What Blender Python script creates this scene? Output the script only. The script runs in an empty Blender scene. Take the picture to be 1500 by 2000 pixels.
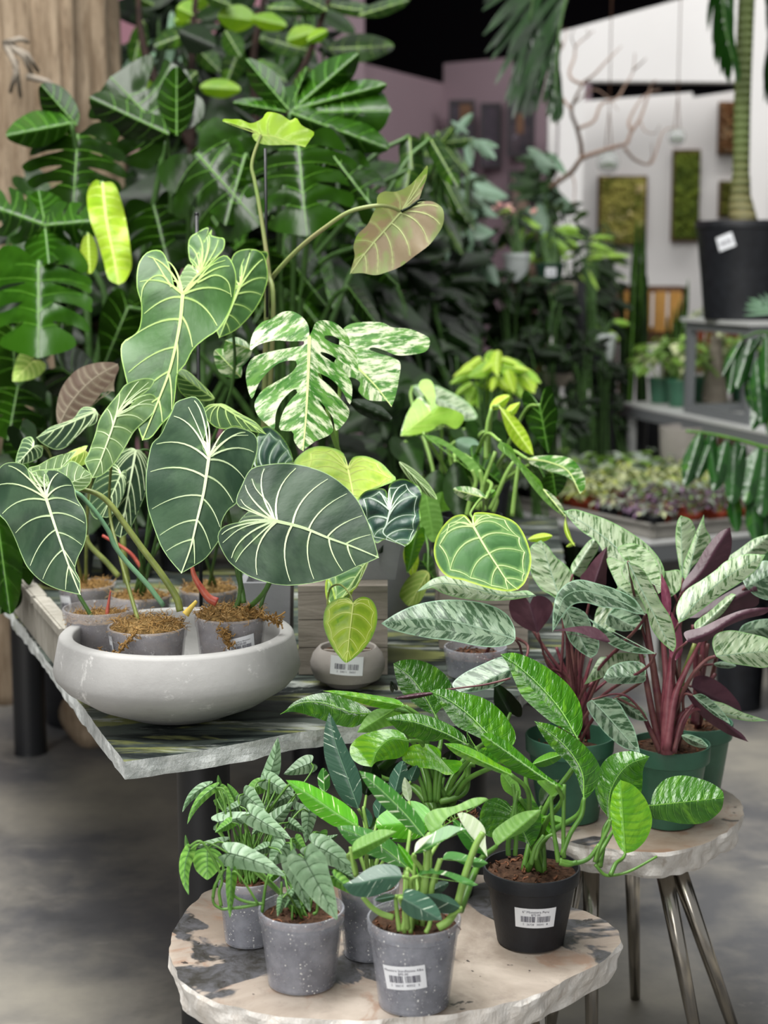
import bpy, bmesh, math, random
import numpy as np
from mathutils import Vector, noise
from mathutils.geometry import delaunay_2d_cdt
C = bpy.context.scene.collection
S = bpy.context.scene
R = random.Random(7)
PI = math.pi
F = 3100.0; TH = math.radians(8.7); CT, ST_ = math.cos(TH), math.sin(TH); CZ = 1.5
# ---------------------------------------------------------------- camera
cam = bpy.data.cameras.new('camera'); co = bpy.data.objects.new('camera', cam); C.objects.link(co)
co.location = (0, 0, CZ); co.rotation_euler = (PI/2-TH, 0, 0)
cam.sensor_fit = 'HORIZONTAL'; cam.sensor_width = 36; cam.lens = F/1500*36; cam.clip_end = 100
cam.dof.use_dof = True; cam.dof.focus_distance = 2.6; cam.dof.aperture_fstop = 4.6
S.camera = co
# ---------------------------------------------------------------- light
S.view_settings.view_transform = 'Standard'; S.view_settings.look = 'None'
S.view_settings.gamma = 1; S.view_settings.exposure = 0.8
w = bpy.data.worlds.new('daylight'); S.world = w; w.use_nodes = True
w.node_tree.nodes['Background'].inputs[0].default_value = (.96, .98, 1, 1)
w.node_tree.nodes['Background'].inputs[1].default_value = .24
def area(name, loc, rot, sx, sy, p, col=(1, 1, 1)):
    l = bpy.data.lights.new(name, 'AREA'); l.shape = 'RECTANGLE'; l.size = sx; l.size_y = sy; l.energy = p; l.color = col
    o = bpy.data.objects.new(name, l); C.objects.link(o); o.location = loc
    o.rotation_euler = rot; return o
area('skylight', (-.9, 2.6, 4.6), (0, math.radians(-12), 0), 2.2, 4.2, 250, (1, .99, .96))
area('shopfront_window', (-2.6, -3.0, 2.6), (math.radians(66), 0, math.radians(-28)), 3.2, 2.4, 105, (1, .98, .95))
area('rear_added_light', (1.2, 7.4, 4.4), (0, 0, 0), 3.5, 2.4, 30, (1, 1, 1))  # unseen area light added to light the rear walls
area('gallery_added_light', (2.6, 6.9, 4.6), (math.radians(52), 0, 0), 2.6, .5, 36, (1, .98, .95))  # unseen lamp added to brighten the white gallery wall
area('inner_wall_added_light', (2.4, 9.75, 3.7), (math.radians(40), 0, 0), 2.6, .2, 14, (1, .98, .95))  # unseen lamp added behind the opening to brighten the inner wall
# ---------------------------------------------------------------- mapping
def P(px, py, d):
    k, u = (py-1000)/F, (px-750)/F
    return Vector((d*u, d*(CT-k*ST_), CZ+d*(-ST_-k*CT)))
def PH(px, py, z):
    k = (py-1000)/F
    return P(px, py, (CZ-z)/(ST_+k*CT))
def zat(py, Y):
    k = (py-1000)/F
    return CZ+(-ST_-k*CT)/(CT-k*ST_)*Y
def dep(v): return v.y*CT-(v.z-CZ)*ST_
def pix(v):
    d = dep(v); return (750+v.x/d*F, 1000-(v.y*ST_+(v.z-CZ)*CT)/d*F)
CR = {'A': (0, 0, 3), 'B': (450, 0, 3), 'C': (900, 0, 2.5), 'D': (0, 450, 3), 'E': (450, 550, 3), 'F': (900, 550, 2.5), 'G': (0, 950, 2.5),
      'H': (550, 1000, 3), 'I': (950, 1000, 1500/550), 'J': (300, 1350, 2.5), 'K': (850, 1350, 1500/650), 'L': (0, 1100, 1/.45),
      'M': (780, 740, 1500/380), 'N': (620, 1350, 1500/340), 'O': (560, 1030, 5), 'Q': (1180, 540, 1500/320), 'R': (0, 1040, 1500/340),
      'T': (880, 380, 1500/340), 'X': (0, 0, 1)}
cur = [0, 0, 1]
def crop(c): cur[:] = CR[c]
def q(p): return (cur[0]+p[0]/cur[2], cur[1]+p[1]/cur[2])
# ---------------------------------------------------------------- objects
def thing(name, label, cat, loc=(0, 0, 0), group=None):
    o = bpy.data.objects.new(name, None); C.objects.link(o); o.empty_display_size = .05
    o.location = loc; o['label'] = label; o['category'] = cat
    if group: o['group'] = group
    return o
def tag(o, label, cat, group=None, kind=None):
    o['label'] = label; o['category'] = cat
    if group: o['group'] = group
    if kind: o['kind'] = kind
    return o
def struct(o): o['kind'] = 'structure'; return o
def mesh(name, vs, fs, mats, parent=None, mi=None, smooth=True, origin=None):
    """one mesh object; vs in world coordinates"""
    if parent is not None: off = Vector(parent['_w']) if '_w' in parent else world_loc(parent)
    elif origin is not None: off = Vector(origin)
    else: off = Vector((0, 0, 0))
    me = bpy.data.meshes.new(name)
    vs = np.asarray(vs, dtype=float)-np.array(off)
    me.from_pydata(vs.tolist(), [], fs)
    for m in (mats if isinstance(mats, (list, tuple)) else [mats]): me.materials.append(m)
    if mi is not None: me.polygons.foreach_set('material_index', mi)
    if smooth: me.polygons.foreach_set('use_smooth', [True]*len(me.polygons))
    o = bpy.data.objects.new(name, me); C.objects.link(o)
    if parent is not None: o.parent = parent
    else: o.location = off
    return o
def world_loc(o):
    v = Vector(o.location)
    while o.parent: o = o.parent; v = v+Vector(o.location)
    return v
class MB:
    def __init__(s): s.v, s.f, s.m = [], [], []
    def add(s, v, f, m=0):
        n = len(s.v); s.v += [tuple(x) for x in v]; s.f += [[i+n for i in g] for g in f]; s.m += [m]*len(f); return s
    def box(s, c, sz, rz=0, m=0, rot=None):
        c = Vector(c); vs = []
        for x in (-.5, .5):
            for y in (-.5, .5):
                for z in (-.5, .5):
                    p = Vector((x*sz[0], y*sz[1], z*sz[2]))
                    if rot is not None: p = rot @ p
                    elif rz: p = Vector((p.x*math.cos(rz)-p.y*math.sin(rz), p.x*math.sin(rz)+p.y*math.cos(rz), p.z))
                    vs.append(c+p)
        return s.add(vs, [(0, 1, 3, 2), (4, 6, 7, 5), (0, 4, 5, 1), (2, 3, 7, 6), (0, 2, 6, 4), (1, 5, 7, 3)], m)
    def tube(s, pts, rad, n=8, m=0, cap=True):
        pts = [Vector(p) for p in pts]; k = len(pts)
        rad = [rad]*k if not isinstance(rad, (list, tuple)) else rad
        if len(rad) == 2 and k != 2: rad = [rad[0]+(rad[1]-rad[0])*i/(k-1) for i in range(k)]
        vs = []; up = None
        for i in range(k):
            t = (pts[min(i+1, k-1)]-pts[max(i-1, 0)])
            if t.length < 1e-9: t = Vector((0, 0, 1))
            t.normalize()
            if up is None: up = t.orthogonal().normalized()
            up = (up-t*up.dot(t))
            up = up.normalized() if up.length > 1e-6 else t.orthogonal().normalized()
            b = t.cross(up)
            for j in range(n):
                a = 2*PI*j/n; vs.append(pts[i]+(up*math.cos(a)+b*math.sin(a))*rad[i])
        fs = [(i*n+j, i*n+(j+1) % n, (i+1)*n+(j+1) % n, (i+1)*n+j) for i in range(k-1) for j in range(n)]
        if cap: fs += [tuple(range(n))[::-1], tuple((k-1)*n+j for j in range(n))]
        return s.add(vs, fs, m)
    def lathe(s, prof, c, n=40, m=0, sx=1, sy=1):
        c = Vector(c); vs = []
        for r, z in prof:
            for j in range(n):
                a = 2*PI*j/n; vs.append((c.x+r*sx*math.cos(a), c.y+r*sy*math.sin(a), c.z+z))
        k = len(prof)
        fs = [(i*n+j, i*n+(j+1) % n, (i+1)*n+(j+1) % n, (i+1)*n+j) for i in range(k-1) for j in range(n)]
        if prof[0][0] > 1e-4: fs.append(tuple(range(n))[::-1])
        if prof[-1][0] > 1e-4: fs.append(tuple((k-1)*n+j for j in range(n)))
        return s.add(vs, fs, m)
    def build(s, name, mats, parent=None, smooth=False, origin=None):
        o = mesh(name, s.v, s.f, mats, parent, s.m, smooth, origin); return o
def flat_shade_by_angle(o, ang=.6):
    me = o.data
    try: me.set_sharp_from_angle(angle=ang)
    except Exception: pass
    return o
def catmull(p, n=6):
    p = np.asarray(p, float)
    if len(p) < 3: return np.linspace(p[0], p[-1], n+1)
    e = np.vstack([2*p[0]-p[1], p, 2*p[-1]-p[-2]]); out = []
    for i in range(1, len(e)-2):
        a, b, c, d = e[i-1], e[i], e[i+1], e[i+2]
        for k in range(n):
            t = k/n
            out.append(.5*((2*b)+(c-a)*t+(2*a-5*b+4*c-d)*t*t+(3*b-a-3*c+d)*t**3))
    out.append(e[-2]); return np.array(out)
# ---------------------------------------------------------------- materials
def lin(h):
    h = h.lstrip('#'); r = []
    for i in (0, 2, 4):
        c = int(h[i:i+2], 16)/255; r.append(c/12.92 if c <= .04045 else ((c+.055)/1.055)**2.4)
    return (*r, 1)
class N:
    def __init__(s, name):
        s.m = bpy.data.materials.new(name); s.m.use_nodes = True; s.t = s.m.node_tree; s.t.nodes.clear()
        s.out = s.t.nodes.new('ShaderNodeOutputMaterial')
    def n(s, ty, **kw):
        nd = s.t.nodes.new('ShaderNode'+ty)
        for k, v in kw.items():
            if k in ('operation', 'blend_type', 'data_type', 'attribute_name', 'noise_dimensions', 'feature', 'wave_type', 'bands_direction', 'distance'): setattr(nd, k, v)
        return nd
    def l(s, a, b): s.t.links.new(a, b)
    def sset(s, sock, v):
        if hasattr(v, 'is_linked') or isinstance(v, bpy.types.NodeSocket): s.l(v, sock)
        else: sock.default_value = v
    def math(s, op, a, b=0.0, c=None):
        nd = s.n('Math', operation=op); s.sset(nd.inputs[0], a); s.sset(nd.inputs[1], b)
        if c is not None: s.sset(nd.inputs[2], c)
        return nd.outputs[0]
    def mix(s, f, a, b, bt='MIX'):
        nd = s.n('Mix', data_type='RGBA', blend_type=bt); s.sset(nd.inputs[0], f); s.sset(nd.inputs[6], a); s.sset(nd.inputs[7], b); return nd.outputs[2]
    def ramp(s, f, a, b):
        nd = s.n('MapRange'); s.sset(nd.inputs[0], f); nd.inputs[1].default_value = a; nd.inputs[2].default_value = b; return nd.outputs[0]
    def noise(s, vec, sc, det=3, rough=.5, dist=0):
        nd = s.n('TexNoise'); s.l(vec, nd.inputs['Vector']); nd.inputs['Scale'].default_value = sc
        nd.inputs['Detail'].default_value = det; nd.inputs['Roughness'].default_value = rough; nd.inputs['Distortion'].default_value = dist; return nd.outputs[0]
    def vor(s, vec, sc, feature='F1'):
        nd = s.n('TexVoronoi', feature=feature); s.l(vec, nd.inputs['Vector']); nd.inputs['Scale'].default_value = sc; return nd
    def obj(s, sc=(1, 1, 1), rot=(0, 0, 0)):
        tc = s.n('TexCoord'); mp = s.n('Mapping'); s.l(tc.outputs['Object'], mp.inputs[0]); mp.inputs['Scale'].default_value = sc; mp.inputs['Rotation'].default_value = rot; return mp.outputs[0]
    def attr(s, name):
        nd = s.n('Attribute', attribute_name=name); return nd
    def bump(s, h, st=.3, dist=.01):
        nd = s.n('Bump'); s.l(h, nd.inputs['Height']); nd.inputs['Strength'].default_value = st; nd.inputs['Distance'].default_value = dist; return nd.outputs[0]
    def bsdf(s, col, rough=.5, spec=.5, metal=0, normal=None, trans=0, tcol=None, alpha=None, coat=0, emit=None):
        b = s.n('BsdfPrincipled'); s.sset(b.inputs['Base Color'], col); s.sset(b.inputs['Roughness'], rough)
        b.inputs['Specular IOR Level'].default_value = spec; s.sset(b.inputs['Metallic'], metal)
        if coat: b.inputs['Coat Weight'].default_value = coat; b.inputs['Coat Roughness'].default_value = .12
        if normal is not None: s.l(normal, b.inputs['Normal'])
        o = b.outputs[0]
        if trans:
            t = s.n('BsdfTranslucent'); s.sset(t.inputs[0], tcol if tcol is not None else col)
            mx = s.n('MixShader'); mx.inputs[0].default_value = trans; s.l(o, mx.inputs[1]); s.l(t.outputs[0], mx.inputs[2]); o = mx.outputs[0]
        if alpha is not None:
            t = s.n('BsdfTransparent'); mx = s.n('MixShader'); s.sset(mx.inputs[0], alpha); s.l(t.outputs[0], mx.inputs[1]); s.l(o, mx.inputs[2]); o = mx.outputs[0]
        s.l(o, s.out.inputs[0]); return s.m
def plain(name, c, rough=.5, spec=.5, metal=0, c2=None, sc=8, bump=0, coat=0, trans=0):
    k = N(name); v = k.obj(); n_ = k.noise(v, sc, 5, .6); col = k.mix(k.ramp(n_, .35, .65), lin(c), lin(c2 or c))
    nm = k.bump(k.noise(v, sc*6, 4), bump, .004) if bump else None
    return k.bsdf(col, rough, spec, metal, nm, coat=coat, trans=trans)
def leafmat(name, c1, c2, c3=None, pat='plain', sc=14, st=1.0, k_=.7, thr=(.45, .55), thr3=(.6, .64), halo=None, hw=.7, edge=None, ew=.5, rough=.42, spec=.45, tr=.22, bump=.25, bs=60, coat=0, bd=.004):
    k = N(name); uv = k.n('UVMap'); uv.uv_map = 'leafuv'
    sp = k.n('SeparateXYZ'); k.l(uv.outputs[0], sp.inputs[0])
    au = k.math('ABSOLUTE', sp.outputs[0]); lat = k.math('SUBTRACT', sp.outputs[1], k.math('MULTIPLY', au, k_))
    oi = k.n('ObjectInfo'); rnd = oi.outputs['Random']; side = k.math('MULTIPLY', k.math('SIGN', sp.outputs[0]), 3.3)
    cb = k.n('CombineXYZ'); k.l(k.math('MULTIPLY', au, 1/st), cb.inputs[0]); k.l(k.math('MULTIPLY', lat, st), cb.inputs[1])
    k.l(k.math('ADD', k.math('MULTIPLY', rnd, 40.0), side), cb.inputs[2]); V = cb.outputs[0]
    n1 = k.noise(V, sc, 4, .6)
    col = k.mix(k.ramp(n1, *thr), lin(c1), lin(c2))
    if c3:
        cb2 = k.n('VectorMath', operation='ADD'); k.l(V, cb2.inputs[0]); cb2.inputs[1].default_value = (7, 3, 9)
        n3 = k.noise(cb2.outputs[0], sc*1.15, 4, .65); col = k.mix(k.ramp(n3, *thr3), col, lin(c3))
    vd = k.attr('vd').outputs['Fac']
    if halo: col = k.mix(k.ramp(vd, hw, .05), col, lin(halo))
    if edge:
        ed = k.attr('ed').outputs['Fac']; col = k.mix(k.ramp(ed, ew, .1), col, lin(edge))
    hs = k.n('HueSaturation'); k.l(col, hs.inputs['Color']); k.l(k.math('ADD', k.math('MULTIPLY', rnd, .28), .86), hs.inputs['Value']); col = hs.outputs[0]
    geo = k.n('NewGeometry')
    hb = k.n('HueSaturation'); k.l(col, hb.inputs['Color']); hb.inputs['Saturation'].default_value = 1.25; hb.inputs['Value'].default_value = 1.3
    nb = k.noise(V, bs, 3, .5)
    nm = k.bump(nb, bump, bd) if bump else None
    return k.bsdf(col, rough, spec, 0, nm, tr, hb.outputs[0], coat=coat)
# ---------------------------------------------------------------- leaf builder
TPL = {
 'heart': [(.06, -.06), (.17, -.19), (.33, -.22), (.46, -.10), (.5, .08), (.46, .28), (.36, .5), (.22, .74), (.08, .93)],
 'heartlance': [(.07, -.05), (.2, -.13), (.38, -.13), (.48, 0), (.5, .14), (.44, .36), (.33, .58), (.19, .8), (.06, .95)],
 'arrow': [(.08, -.12), (.2, -.3), (.36, -.34), (.44, -.2), (.44, 0), (.44, .2), (.36, .45), (.2, .75), (.06, .95)],
 'ellip': [(.1, .02), (.28, .12), (.44, .3), (.5, .48), (.46, .66), (.32, .84), (.13, .97)],
 'lance': [(.12, .04), (.32, .16), (.47, .34), (.5, .48), (.42, .66), (.25, .84), (.08, .96)],
 'ovate': [(.16, .0), (.38, .1), (.5, .28), (.48, .48), (.36, .7), (.18, .88), (.05, .97)],
 'strap': [(.3, .03), (.46, .15), (.5, .4), (.5, .6), (.42, .8), (.2, .94)],
}
def fingers(n, inner=.25, g=.03):
    """split-leaf outline: n lobes a side, slits running in from the margin"""
    o = [(.05, -.04), (.16, -.15)]
    def wid(v): return .5*math.sin(PI*min(1, max(0, (v+.3)/1.36)))**.55
    for i in range(n):
        a, b = -.12+i/n*1.02+.05, -.12+(i+1)/n*1.02+.05
        w = wid((a+b)/2)
        if i: o += [(w*.62, a+g*.4-.06), (w*.95, a+g)]
        else: o += [(w*.75, a-.1), (w*.97, a+.02)]
        o += [(w*1.04, (a+b)/2+.02)]
        if i < n-1: o += [(w*.96, b-g*.6), (w*.62, b-g-.07), (inner*w*2*.5, b-.13), (inner*w*2*.46, b-.12)]
        else: o += [(w*.7, .93)]
    o += [(.1, .97)]
    return o
TPL['mon5'] = fingers(5, inner=.3)
TPL['mon4'] = fingers(4, inner=.35)
K = {}
def kind(name, mat, vmat, lat=(), mw=5, lw=2.5, quilt=.0015, qs=8, fold=.02, loops=False, half=None, res=26):
    K[name] = dict(mat=mat, vmat=vmat, lat=lat, mw=mw, lw=lw, quilt=quilt, qs=qs, fold=fold, loops=loops, half=half, res=res)
def arc_pts(poly, s):
    seg = np.hypot(*np.diff(poly, axis=0).T); c = np.concatenate([[0], np.cumsum(seg)]); t = s*c[-1]
    return np.array([np.interp(t, c, poly[:, 0]), np.interp(t, c, poly[:, 1])]).T
def inside(pts, poly):
    x, y = pts[:, 0], pts[:, 1]; r = np.zeros(len(pts), bool); j = len(poly)-1
    for i in range(len(poly)):
        xi, yi = poly[i]; xj, yj = poly[j]
        if yi != yj:
            c = ((yi > y) != (yj > y)) & (x < (xj-xi)*(y-yi)/(yj-yi)+xi); r ^= c
        j = i
    return r
def mdist(p, q_):
    out = np.full(len(p), 1e9)
    if not len(q_): return out
    for i in range(0, len(p), 400):
        d = np.hypot(p[i:i+400, None, 0]-q_[None, :, 0], p[i:i+400, None, 1]-q_[None, :, 1]); out[i:i+400] = d.min(1)
    return out
LEAFN = [0]
def leafcore(pl, kd, A, T, Lp, Rp, d, dt=0., dx=0., fold=None, arch=0., wav=0., curl=0., mid=None, name='leaf', label=None, lobes=None, res=None, sm=5, veins=True, gy=None):
    """A,T,Lp,Rp pixel points (already in frame coordinates); d metres at the petiole, dt extra depth at the tip"""
    k = K[kd]; A, T = np.array(A, float), np.array(T, float)
    LEAFN[0] += 1; rr = random.Random(LEAFN[0]); ph = rr.random()*6
    L = catmull(np.vstack([A, np.array(Lp), T]), sm); Rr = catmull(np.vstack([A, np.array(Rp), T]), sm)
    poly = np.vstack([L, Rr[-2:0:-1]])
    ln = np.hypot(*(T-A)); dr = (T-A)/ln; nr = np.array([-dr[1], dr[0]])
    size = max(np.ptp(poly[:, 0]), np.ptp(poly[:, 1])); sp = size/(res or k['res'])
    # resample boundary
    seg = np.hypot(*np.diff(np.vstack([poly, poly[:1]]), axis=0).T); keep = [0]; acc = 0
    for i in range(len(poly)-1):
        acc += seg[i]
        if acc > sp*.45: keep.append(i+1); acc = 0
    poly = poly[keep]
    if mid is not None: mr = catmull(np.vstack([A, np.array(mid), T]), 6)
    else: mr = np.array([A+(T-A)*t for t in np.linspace(0, 1, 9)])
    # veins
    V = [(mr, k['mw'])]
    if veins and k['lat']:
        for sd, side in ((1, L), (-1, Rr)):
            prev = None
            for (t0, s1, bow) in k['lat']:
                if t0 > .05: t0 += rr.uniform(-.025, .025); s1 = min(.97, s1+rr.uniform(-.02, .02))
                a = arc_pts(mr, t0); e0 = arc_pts(side, s1); e = a+(e0-a)*(.86 if k['loops'] else .93); m = (a+e)/2-dr*bow*np.hypot(*(e-a))
                ts = np.linspace(0, 1, 9)[:, None]; c = (1-ts)**2*a+2*ts*(1-ts)*m+ts**2*e
                V.append((c, k['lw']*(1.25 if t0 < .2 else 1)))
                if k['loops'] and prev is not None:
                    mm = (prev+e)/2+(prev+e-2*a)*-.06; ts = np.linspace(0, 1, 6)[:, None]
                    V.append(((1-ts)**2*prev+2*ts*(1-ts)*mm+ts**2*e, k['lw']*.7))
                prev = e
        if lobes:
            for c in lobes: V.append((catmull(np.array(c), 4), k['lw']))
    vq = np.vstack([catmull(v, 2) if len(v) > 2 else v for v, _ in V]) if veins else mr
    x0, y0 = poly.min(0); x1, y1 = poly.max(0)
    gx, gg = np.meshgrid(np.arange(x0, x1, sp), np.arange(y0, y1, sp*.87)); gx = gx+(np.arange(gx.shape[0]) % 2)[:, None]*sp/2
    g = np.vstack([gx.ravel(), gg.ravel()]).T
    g = g[inside(g, poly)]
    if len(g): g = g[mdist(g, poly) > sp*.45]
    allp = np.vstack([poly, g]) if len(g) else poly; n = len(poly)
    r = delaunay_2d_cdt([Vector(p) for p in allp.tolist()], [], [list(range(n))], 1, 1e-4)
    vs, fs = np.array([tuple(v) for v in r[0]]), [list(f) for f in r[2]]
    if not fs: return None
    used = sorted({i for f in fs for i in f}); mp = {o: i for i, o in enumerate(used)}
    vs = vs[used]; fs = [[mp[i] for i in f][::-1] for f in fs]
    fo = k['fold'] if fold is None else fold
    gy_ = k.get('gy', -.45) if gy is None else gy
    def uvof(p):
        rel = p-A; return rel @ nr/ln, rel @ dr/ln
    if mid is not None:
        mu, mv = uvof(mr)
        order = np.argsort(mv)
    hw = max(abs(uvof(L)[0]).max(), abs(uvof(Rr)[0]).max(), 1e-3)
    def depth(p, q=True):
        u, v = uvof(p)
        uu = u-np.interp(v, mv[order], mu[order]) if mid is not None else u
        a = np.abs(uu)/hw
        dd = d+dt*v+gy_*(p[:, 1]-A[1])*d/F+dx*uu/hw*.5+arch*4*np.clip(v, -.3, 1.3)*(1-v)+fo*(np.sqrt(a*a+.0012)-.035)+curl*a**3+wav*np.sin(v*11+ph+np.sign(uu)*1.3)*a**2
        if q and k['quilt']:
            vdd = mdist(p, vq); dd = dd-k['quilt']*(1-np.exp(-(vdd/k['qs'])**1.5))
        return dd
    def to3(p, dd):
        kk = (p[:, 1]-1000)/F; u = (p[:, 0]-750)/F
        return np.stack([dd*u, dd*(CT-kk*ST_), CZ+dd*(-ST_-kk*CT)], 1)
    V3 = to3(vs, depth(vs)); vd = mdist(vs, vq); ed = mdist(vs, poly)
    sc = d/F; u_, v_ = uvof(vs); UV = np.stack([u_*ln*sc, v_*ln*sc], 1)
    nv = len(vs); mi = [0]*len(fs); allv = [V3]; cnt = nv; uvs = [UV]; vds = [vd]; eds = [ed]
    if k['vmat'] is not None:
        for ci, (c, wd) in enumerate(V):
            if ci == 0: c = catmull(c, 3)
            else: c = catmull(c, 1)
            t = np.gradient(c, axis=0); t = t/np.maximum(np.hypot(t[:, 0], t[:, 1])[:, None], 1e-6); nn = np.stack([-t[:, 1], t[:, 0]], 1)
            ww = (wd/2*np.linspace(1, .3, len(c)))[:, None]*(size/300 if size < 300 else 1)**.6
            a, b = c+nn*ww, c-nn*ww; dc = depth(c)-.0012-k['quilt']*.55-(.0006 if ci == 0 else 0)
            pa, pb = to3(a, dc+.0003), to3(b, dc+.0003); m = len(c)
            allv += [pa, pb]; fs += [[cnt+i, cnt+i+1, cnt+m+i+1, cnt+m+i] for i in range(m-1)]; mi += [1]*(m-1); cnt += 2*m
            for arr, z in ((uvs, np.zeros((2*m, 2))), (vds, np.zeros(2*m)), (eds, np.full(2*m, 50.))): arr.append(z)
    allv = np.vstack(allv); UV = np.vstack(uvs); vd = np.concatenate(vds); ed = np.concatenate(eds)
    o = mesh(name, allv, fs, [k['mat']]+([k['vmat']] if k['vmat'] else []), pl['root'], mi, True)
    me = o.data
    ul = me.uv_layers.new(name='leafuv'); idx = np.empty(len(me.loops), int); me.loops.foreach_get('vertex_index', idx)
    ul.data.foreach_set('uv', UV[idx].ravel())
    for nm, ar in (('vd', vd), ('ed', ed)):
        at = me.attributes.new(nm, 'FLOAT', 'POINT'); at.data.foreach_set('value', (ar/10).astype(np.float32))
    if label: o['label'] = label
    return Vector(to3(A[None], depth(A[None]))[0])
def lf(pl, kd, A, T, L, Rr, d, dt=0., **kw):
    st = kw.pop('st', 1); sr = kw.pop('sr', None); via = kw.pop('via', None); back = kw.pop('back', .5); so = kw.pop('so', None)
    dr = (q(T)[0]-q(A)[0], q(T)[1]-q(A)[1])
    if kw.get('mid') is not None: kw['mid'] = [q(p) for p in kw['mid']]
    if kw.get('lobes'): kw['lobes'] = [[q(p) for p in c] for c in kw['lobes']]
    a = leafcore(pl, kd, q(A), q(T), [q(p) for p in L], [q(p) for p in Rr], d, dt, **kw)
    if st and a is not None: petiole(pl, a, kd, sr, via, dr, back, so, d)
    return a
def tf(pl, kd, A, T, w, d, dt=0., shape='heart', bend=0., asym=0., **kw):
    """template leaf: petiole A, tip T, w = width/length as seen"""
    A_, T_ = np.array(q(A)), np.array(q(T)); D = T_-A_; ln = np.hypot(*D); dr = D/ln; nr = np.array([-dr[1], dr[0]])
    st = kw.pop('st', 1); sr = kw.pop('sr', None); via = kw.pop('via', None); back = kw.pop('back', .5); so = kw.pop('so', None)
    def mp(u, v): return tuple(A_+dr*v*ln+nr*(u*w*ln+bend*ln*4*v*(1-v)))
    rr = random.Random(LEAFN[0]*3+1)
    Lq = [mp(u*(1+asym)*rr.uniform(.93, 1.07), v) for u, v in TPL[shape]]; Rq = [mp(-u*(1-asym)*rr.uniform(.93, 1.07), v) for u, v in TPL[shape]]
    md = [mp(0, .25), mp(0, .5), mp(0, .75)] if bend else None
    if shape.startswith('mon'): kw.setdefault('sm', 3)
    a = leafcore(pl, kd, tuple(A_), tuple(T_), Lq, Rq, d, dt, mid=md, **kw)
    if st and a is not None: petiole(pl, a, kd, sr, via, tuple(D), back, so, d)
    return a
def petiole(pl, a, kd, sr, via, dr, back, so, d):
    b = Vector(pl['base']); rr = random.Random(LEAFN[0]+99)
    if so is not None: b = so if isinstance(so, Vector) else P(*q(so[:2]), so[2] if len(so) > 2 else pl['d'])
    else: b = b+Vector((rr.uniform(-1, 1), rr.uniform(-1, 1), 0))*pl['sr']
    if via:
        pts = [b]+[P(*q(v[:2]), v[2] if len(v) > 2 else d) for v in via]+[a]
    else:
        Ln = (a-b).length; m = b+(a-b)*.5+Vector((0, 0, Ln*.16)); dn = math.hypot(*dr) or 1
        bk = a-Vector((dr[0]/dn, 0, -dr[1]/dn))*min(.03, Ln*.15)*back*2
        pts = [b, b*.72+m*.28+Vector((0, 0, Ln*.05)), m*.75+bk*.25, bk, a]
        pts = [b, m*.7+b*.3, bk*.6+m*.4, a]
    c = [Vector(p) for p in catmull(np.array([tuple(p) for p in pts]), 6)]
    r0 = sr or pl['stem_r']
    mb = MB().tube(c, (r0*1.25, r0*.75), 7)
    mb.build('stem', pl['smat'], pl['root'], True)
def plant(name, label, cat, base, smat, soil=None, group=None, sr=.02, stem_r=.003):
    """base = where the pot (or trunk) stands, soil = where stems start"""
    root = thing(name, label, cat, tuple(base), group)
    s = Vector(soil) if soil is not None else Vector(base)
    return dict(root=root, base=s, d=dep(s), smat=smat, sr=sr, stem_r=stem_r)
# ---------------------------------------------------------------- pots
def lathe_part(name, prof, loc, mat, parent, n=44, ang=.6):
    mb = MB(); mb.lathe(prof, loc, n); o = mb.build(name, mat, parent, True); return flat_shade_by_angle(o, ang)
def potprof(rt, rb, h, lip=.004, liph=.018, th=.0025):
    return [(rb*.9, 0), (rb, .002), (rb+(rt-rb)*.86*(1-liph/h), h-liph-.003), (rt-.0015, h-liph), (rt, h-.002), (rt-.001, h), (rt-th-.001, h), (rt-th-.002, h-.004), (rb-th, .004)]
def soilmesh(name, r, loc, mat, parent, bump=.004, mound=.003, n=15, seed=0, kind_=True):
    vs, fs = [], []; rings = 9; m = 34
    vs.append((loc[0], loc[1], loc[2]+mound))
    for i in range(1, rings+1):
        for j in range(m):
            a = 2*PI*j/m; rr = r*i/rings; x, y = loc[0]+rr*math.cos(a), loc[1]+rr*math.sin(a)
            z = loc[2]+mound*(1-(i/rings)**2)+(bump*noise.noise(Vector((x*140+seed, y*140, seed)))+bump*.6*noise.noise(Vector((x*320, y*320+seed, 2)))) * (1 if i < rings else .3)
            vs.append((x, y, z))
    fs += [(0, 1+j, 1+(j+1) % m) for j in range(m)]
    for i in range(rings-1):
        for j in range(m):
            a, b = 1+i*m+j, 1+i*m+(j+1) % m; fs.append((a, a+m, b+m, b))
    return mesh(name, vs, fs, mat, parent)
def strands(name, r, loc, mat, parent, n, seed, h=.012, ln=.02, th=.0007):
    rr = random.Random(seed); mb = MB()
    for i in range(n):
        a, t = rr.uniform(0, 2*PI), math.sqrt(rr.random())*r
        p = Vector((loc[0]+t*math.cos(a), loc[1]+t*math.sin(a), loc[2]+rr.uniform(0, h)*(1.1-t/r*.5))); pts = [p]
        dv = Vector((rr.uniform(-1, 1), rr.uniform(-1, 1), rr.uniform(-.2, .7))).normalized()
        for k in range(4):
            dv = (dv+Vector((rr.uniform(-1, 1), rr.uniform(-1, 1), rr.uniform(-.9, .5)))*.8).normalized(); p = p+dv*ln*.25
            pts.append(Vector((p.x, p.y, max(p.z, loc[2]-.006))))
        mb.tube(pts, (th*rr.uniform(.8, 1.8), th*.5), 4, rr.randint(0, 2), cap=False)
    return mb.build(name, mat, parent, True)
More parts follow.
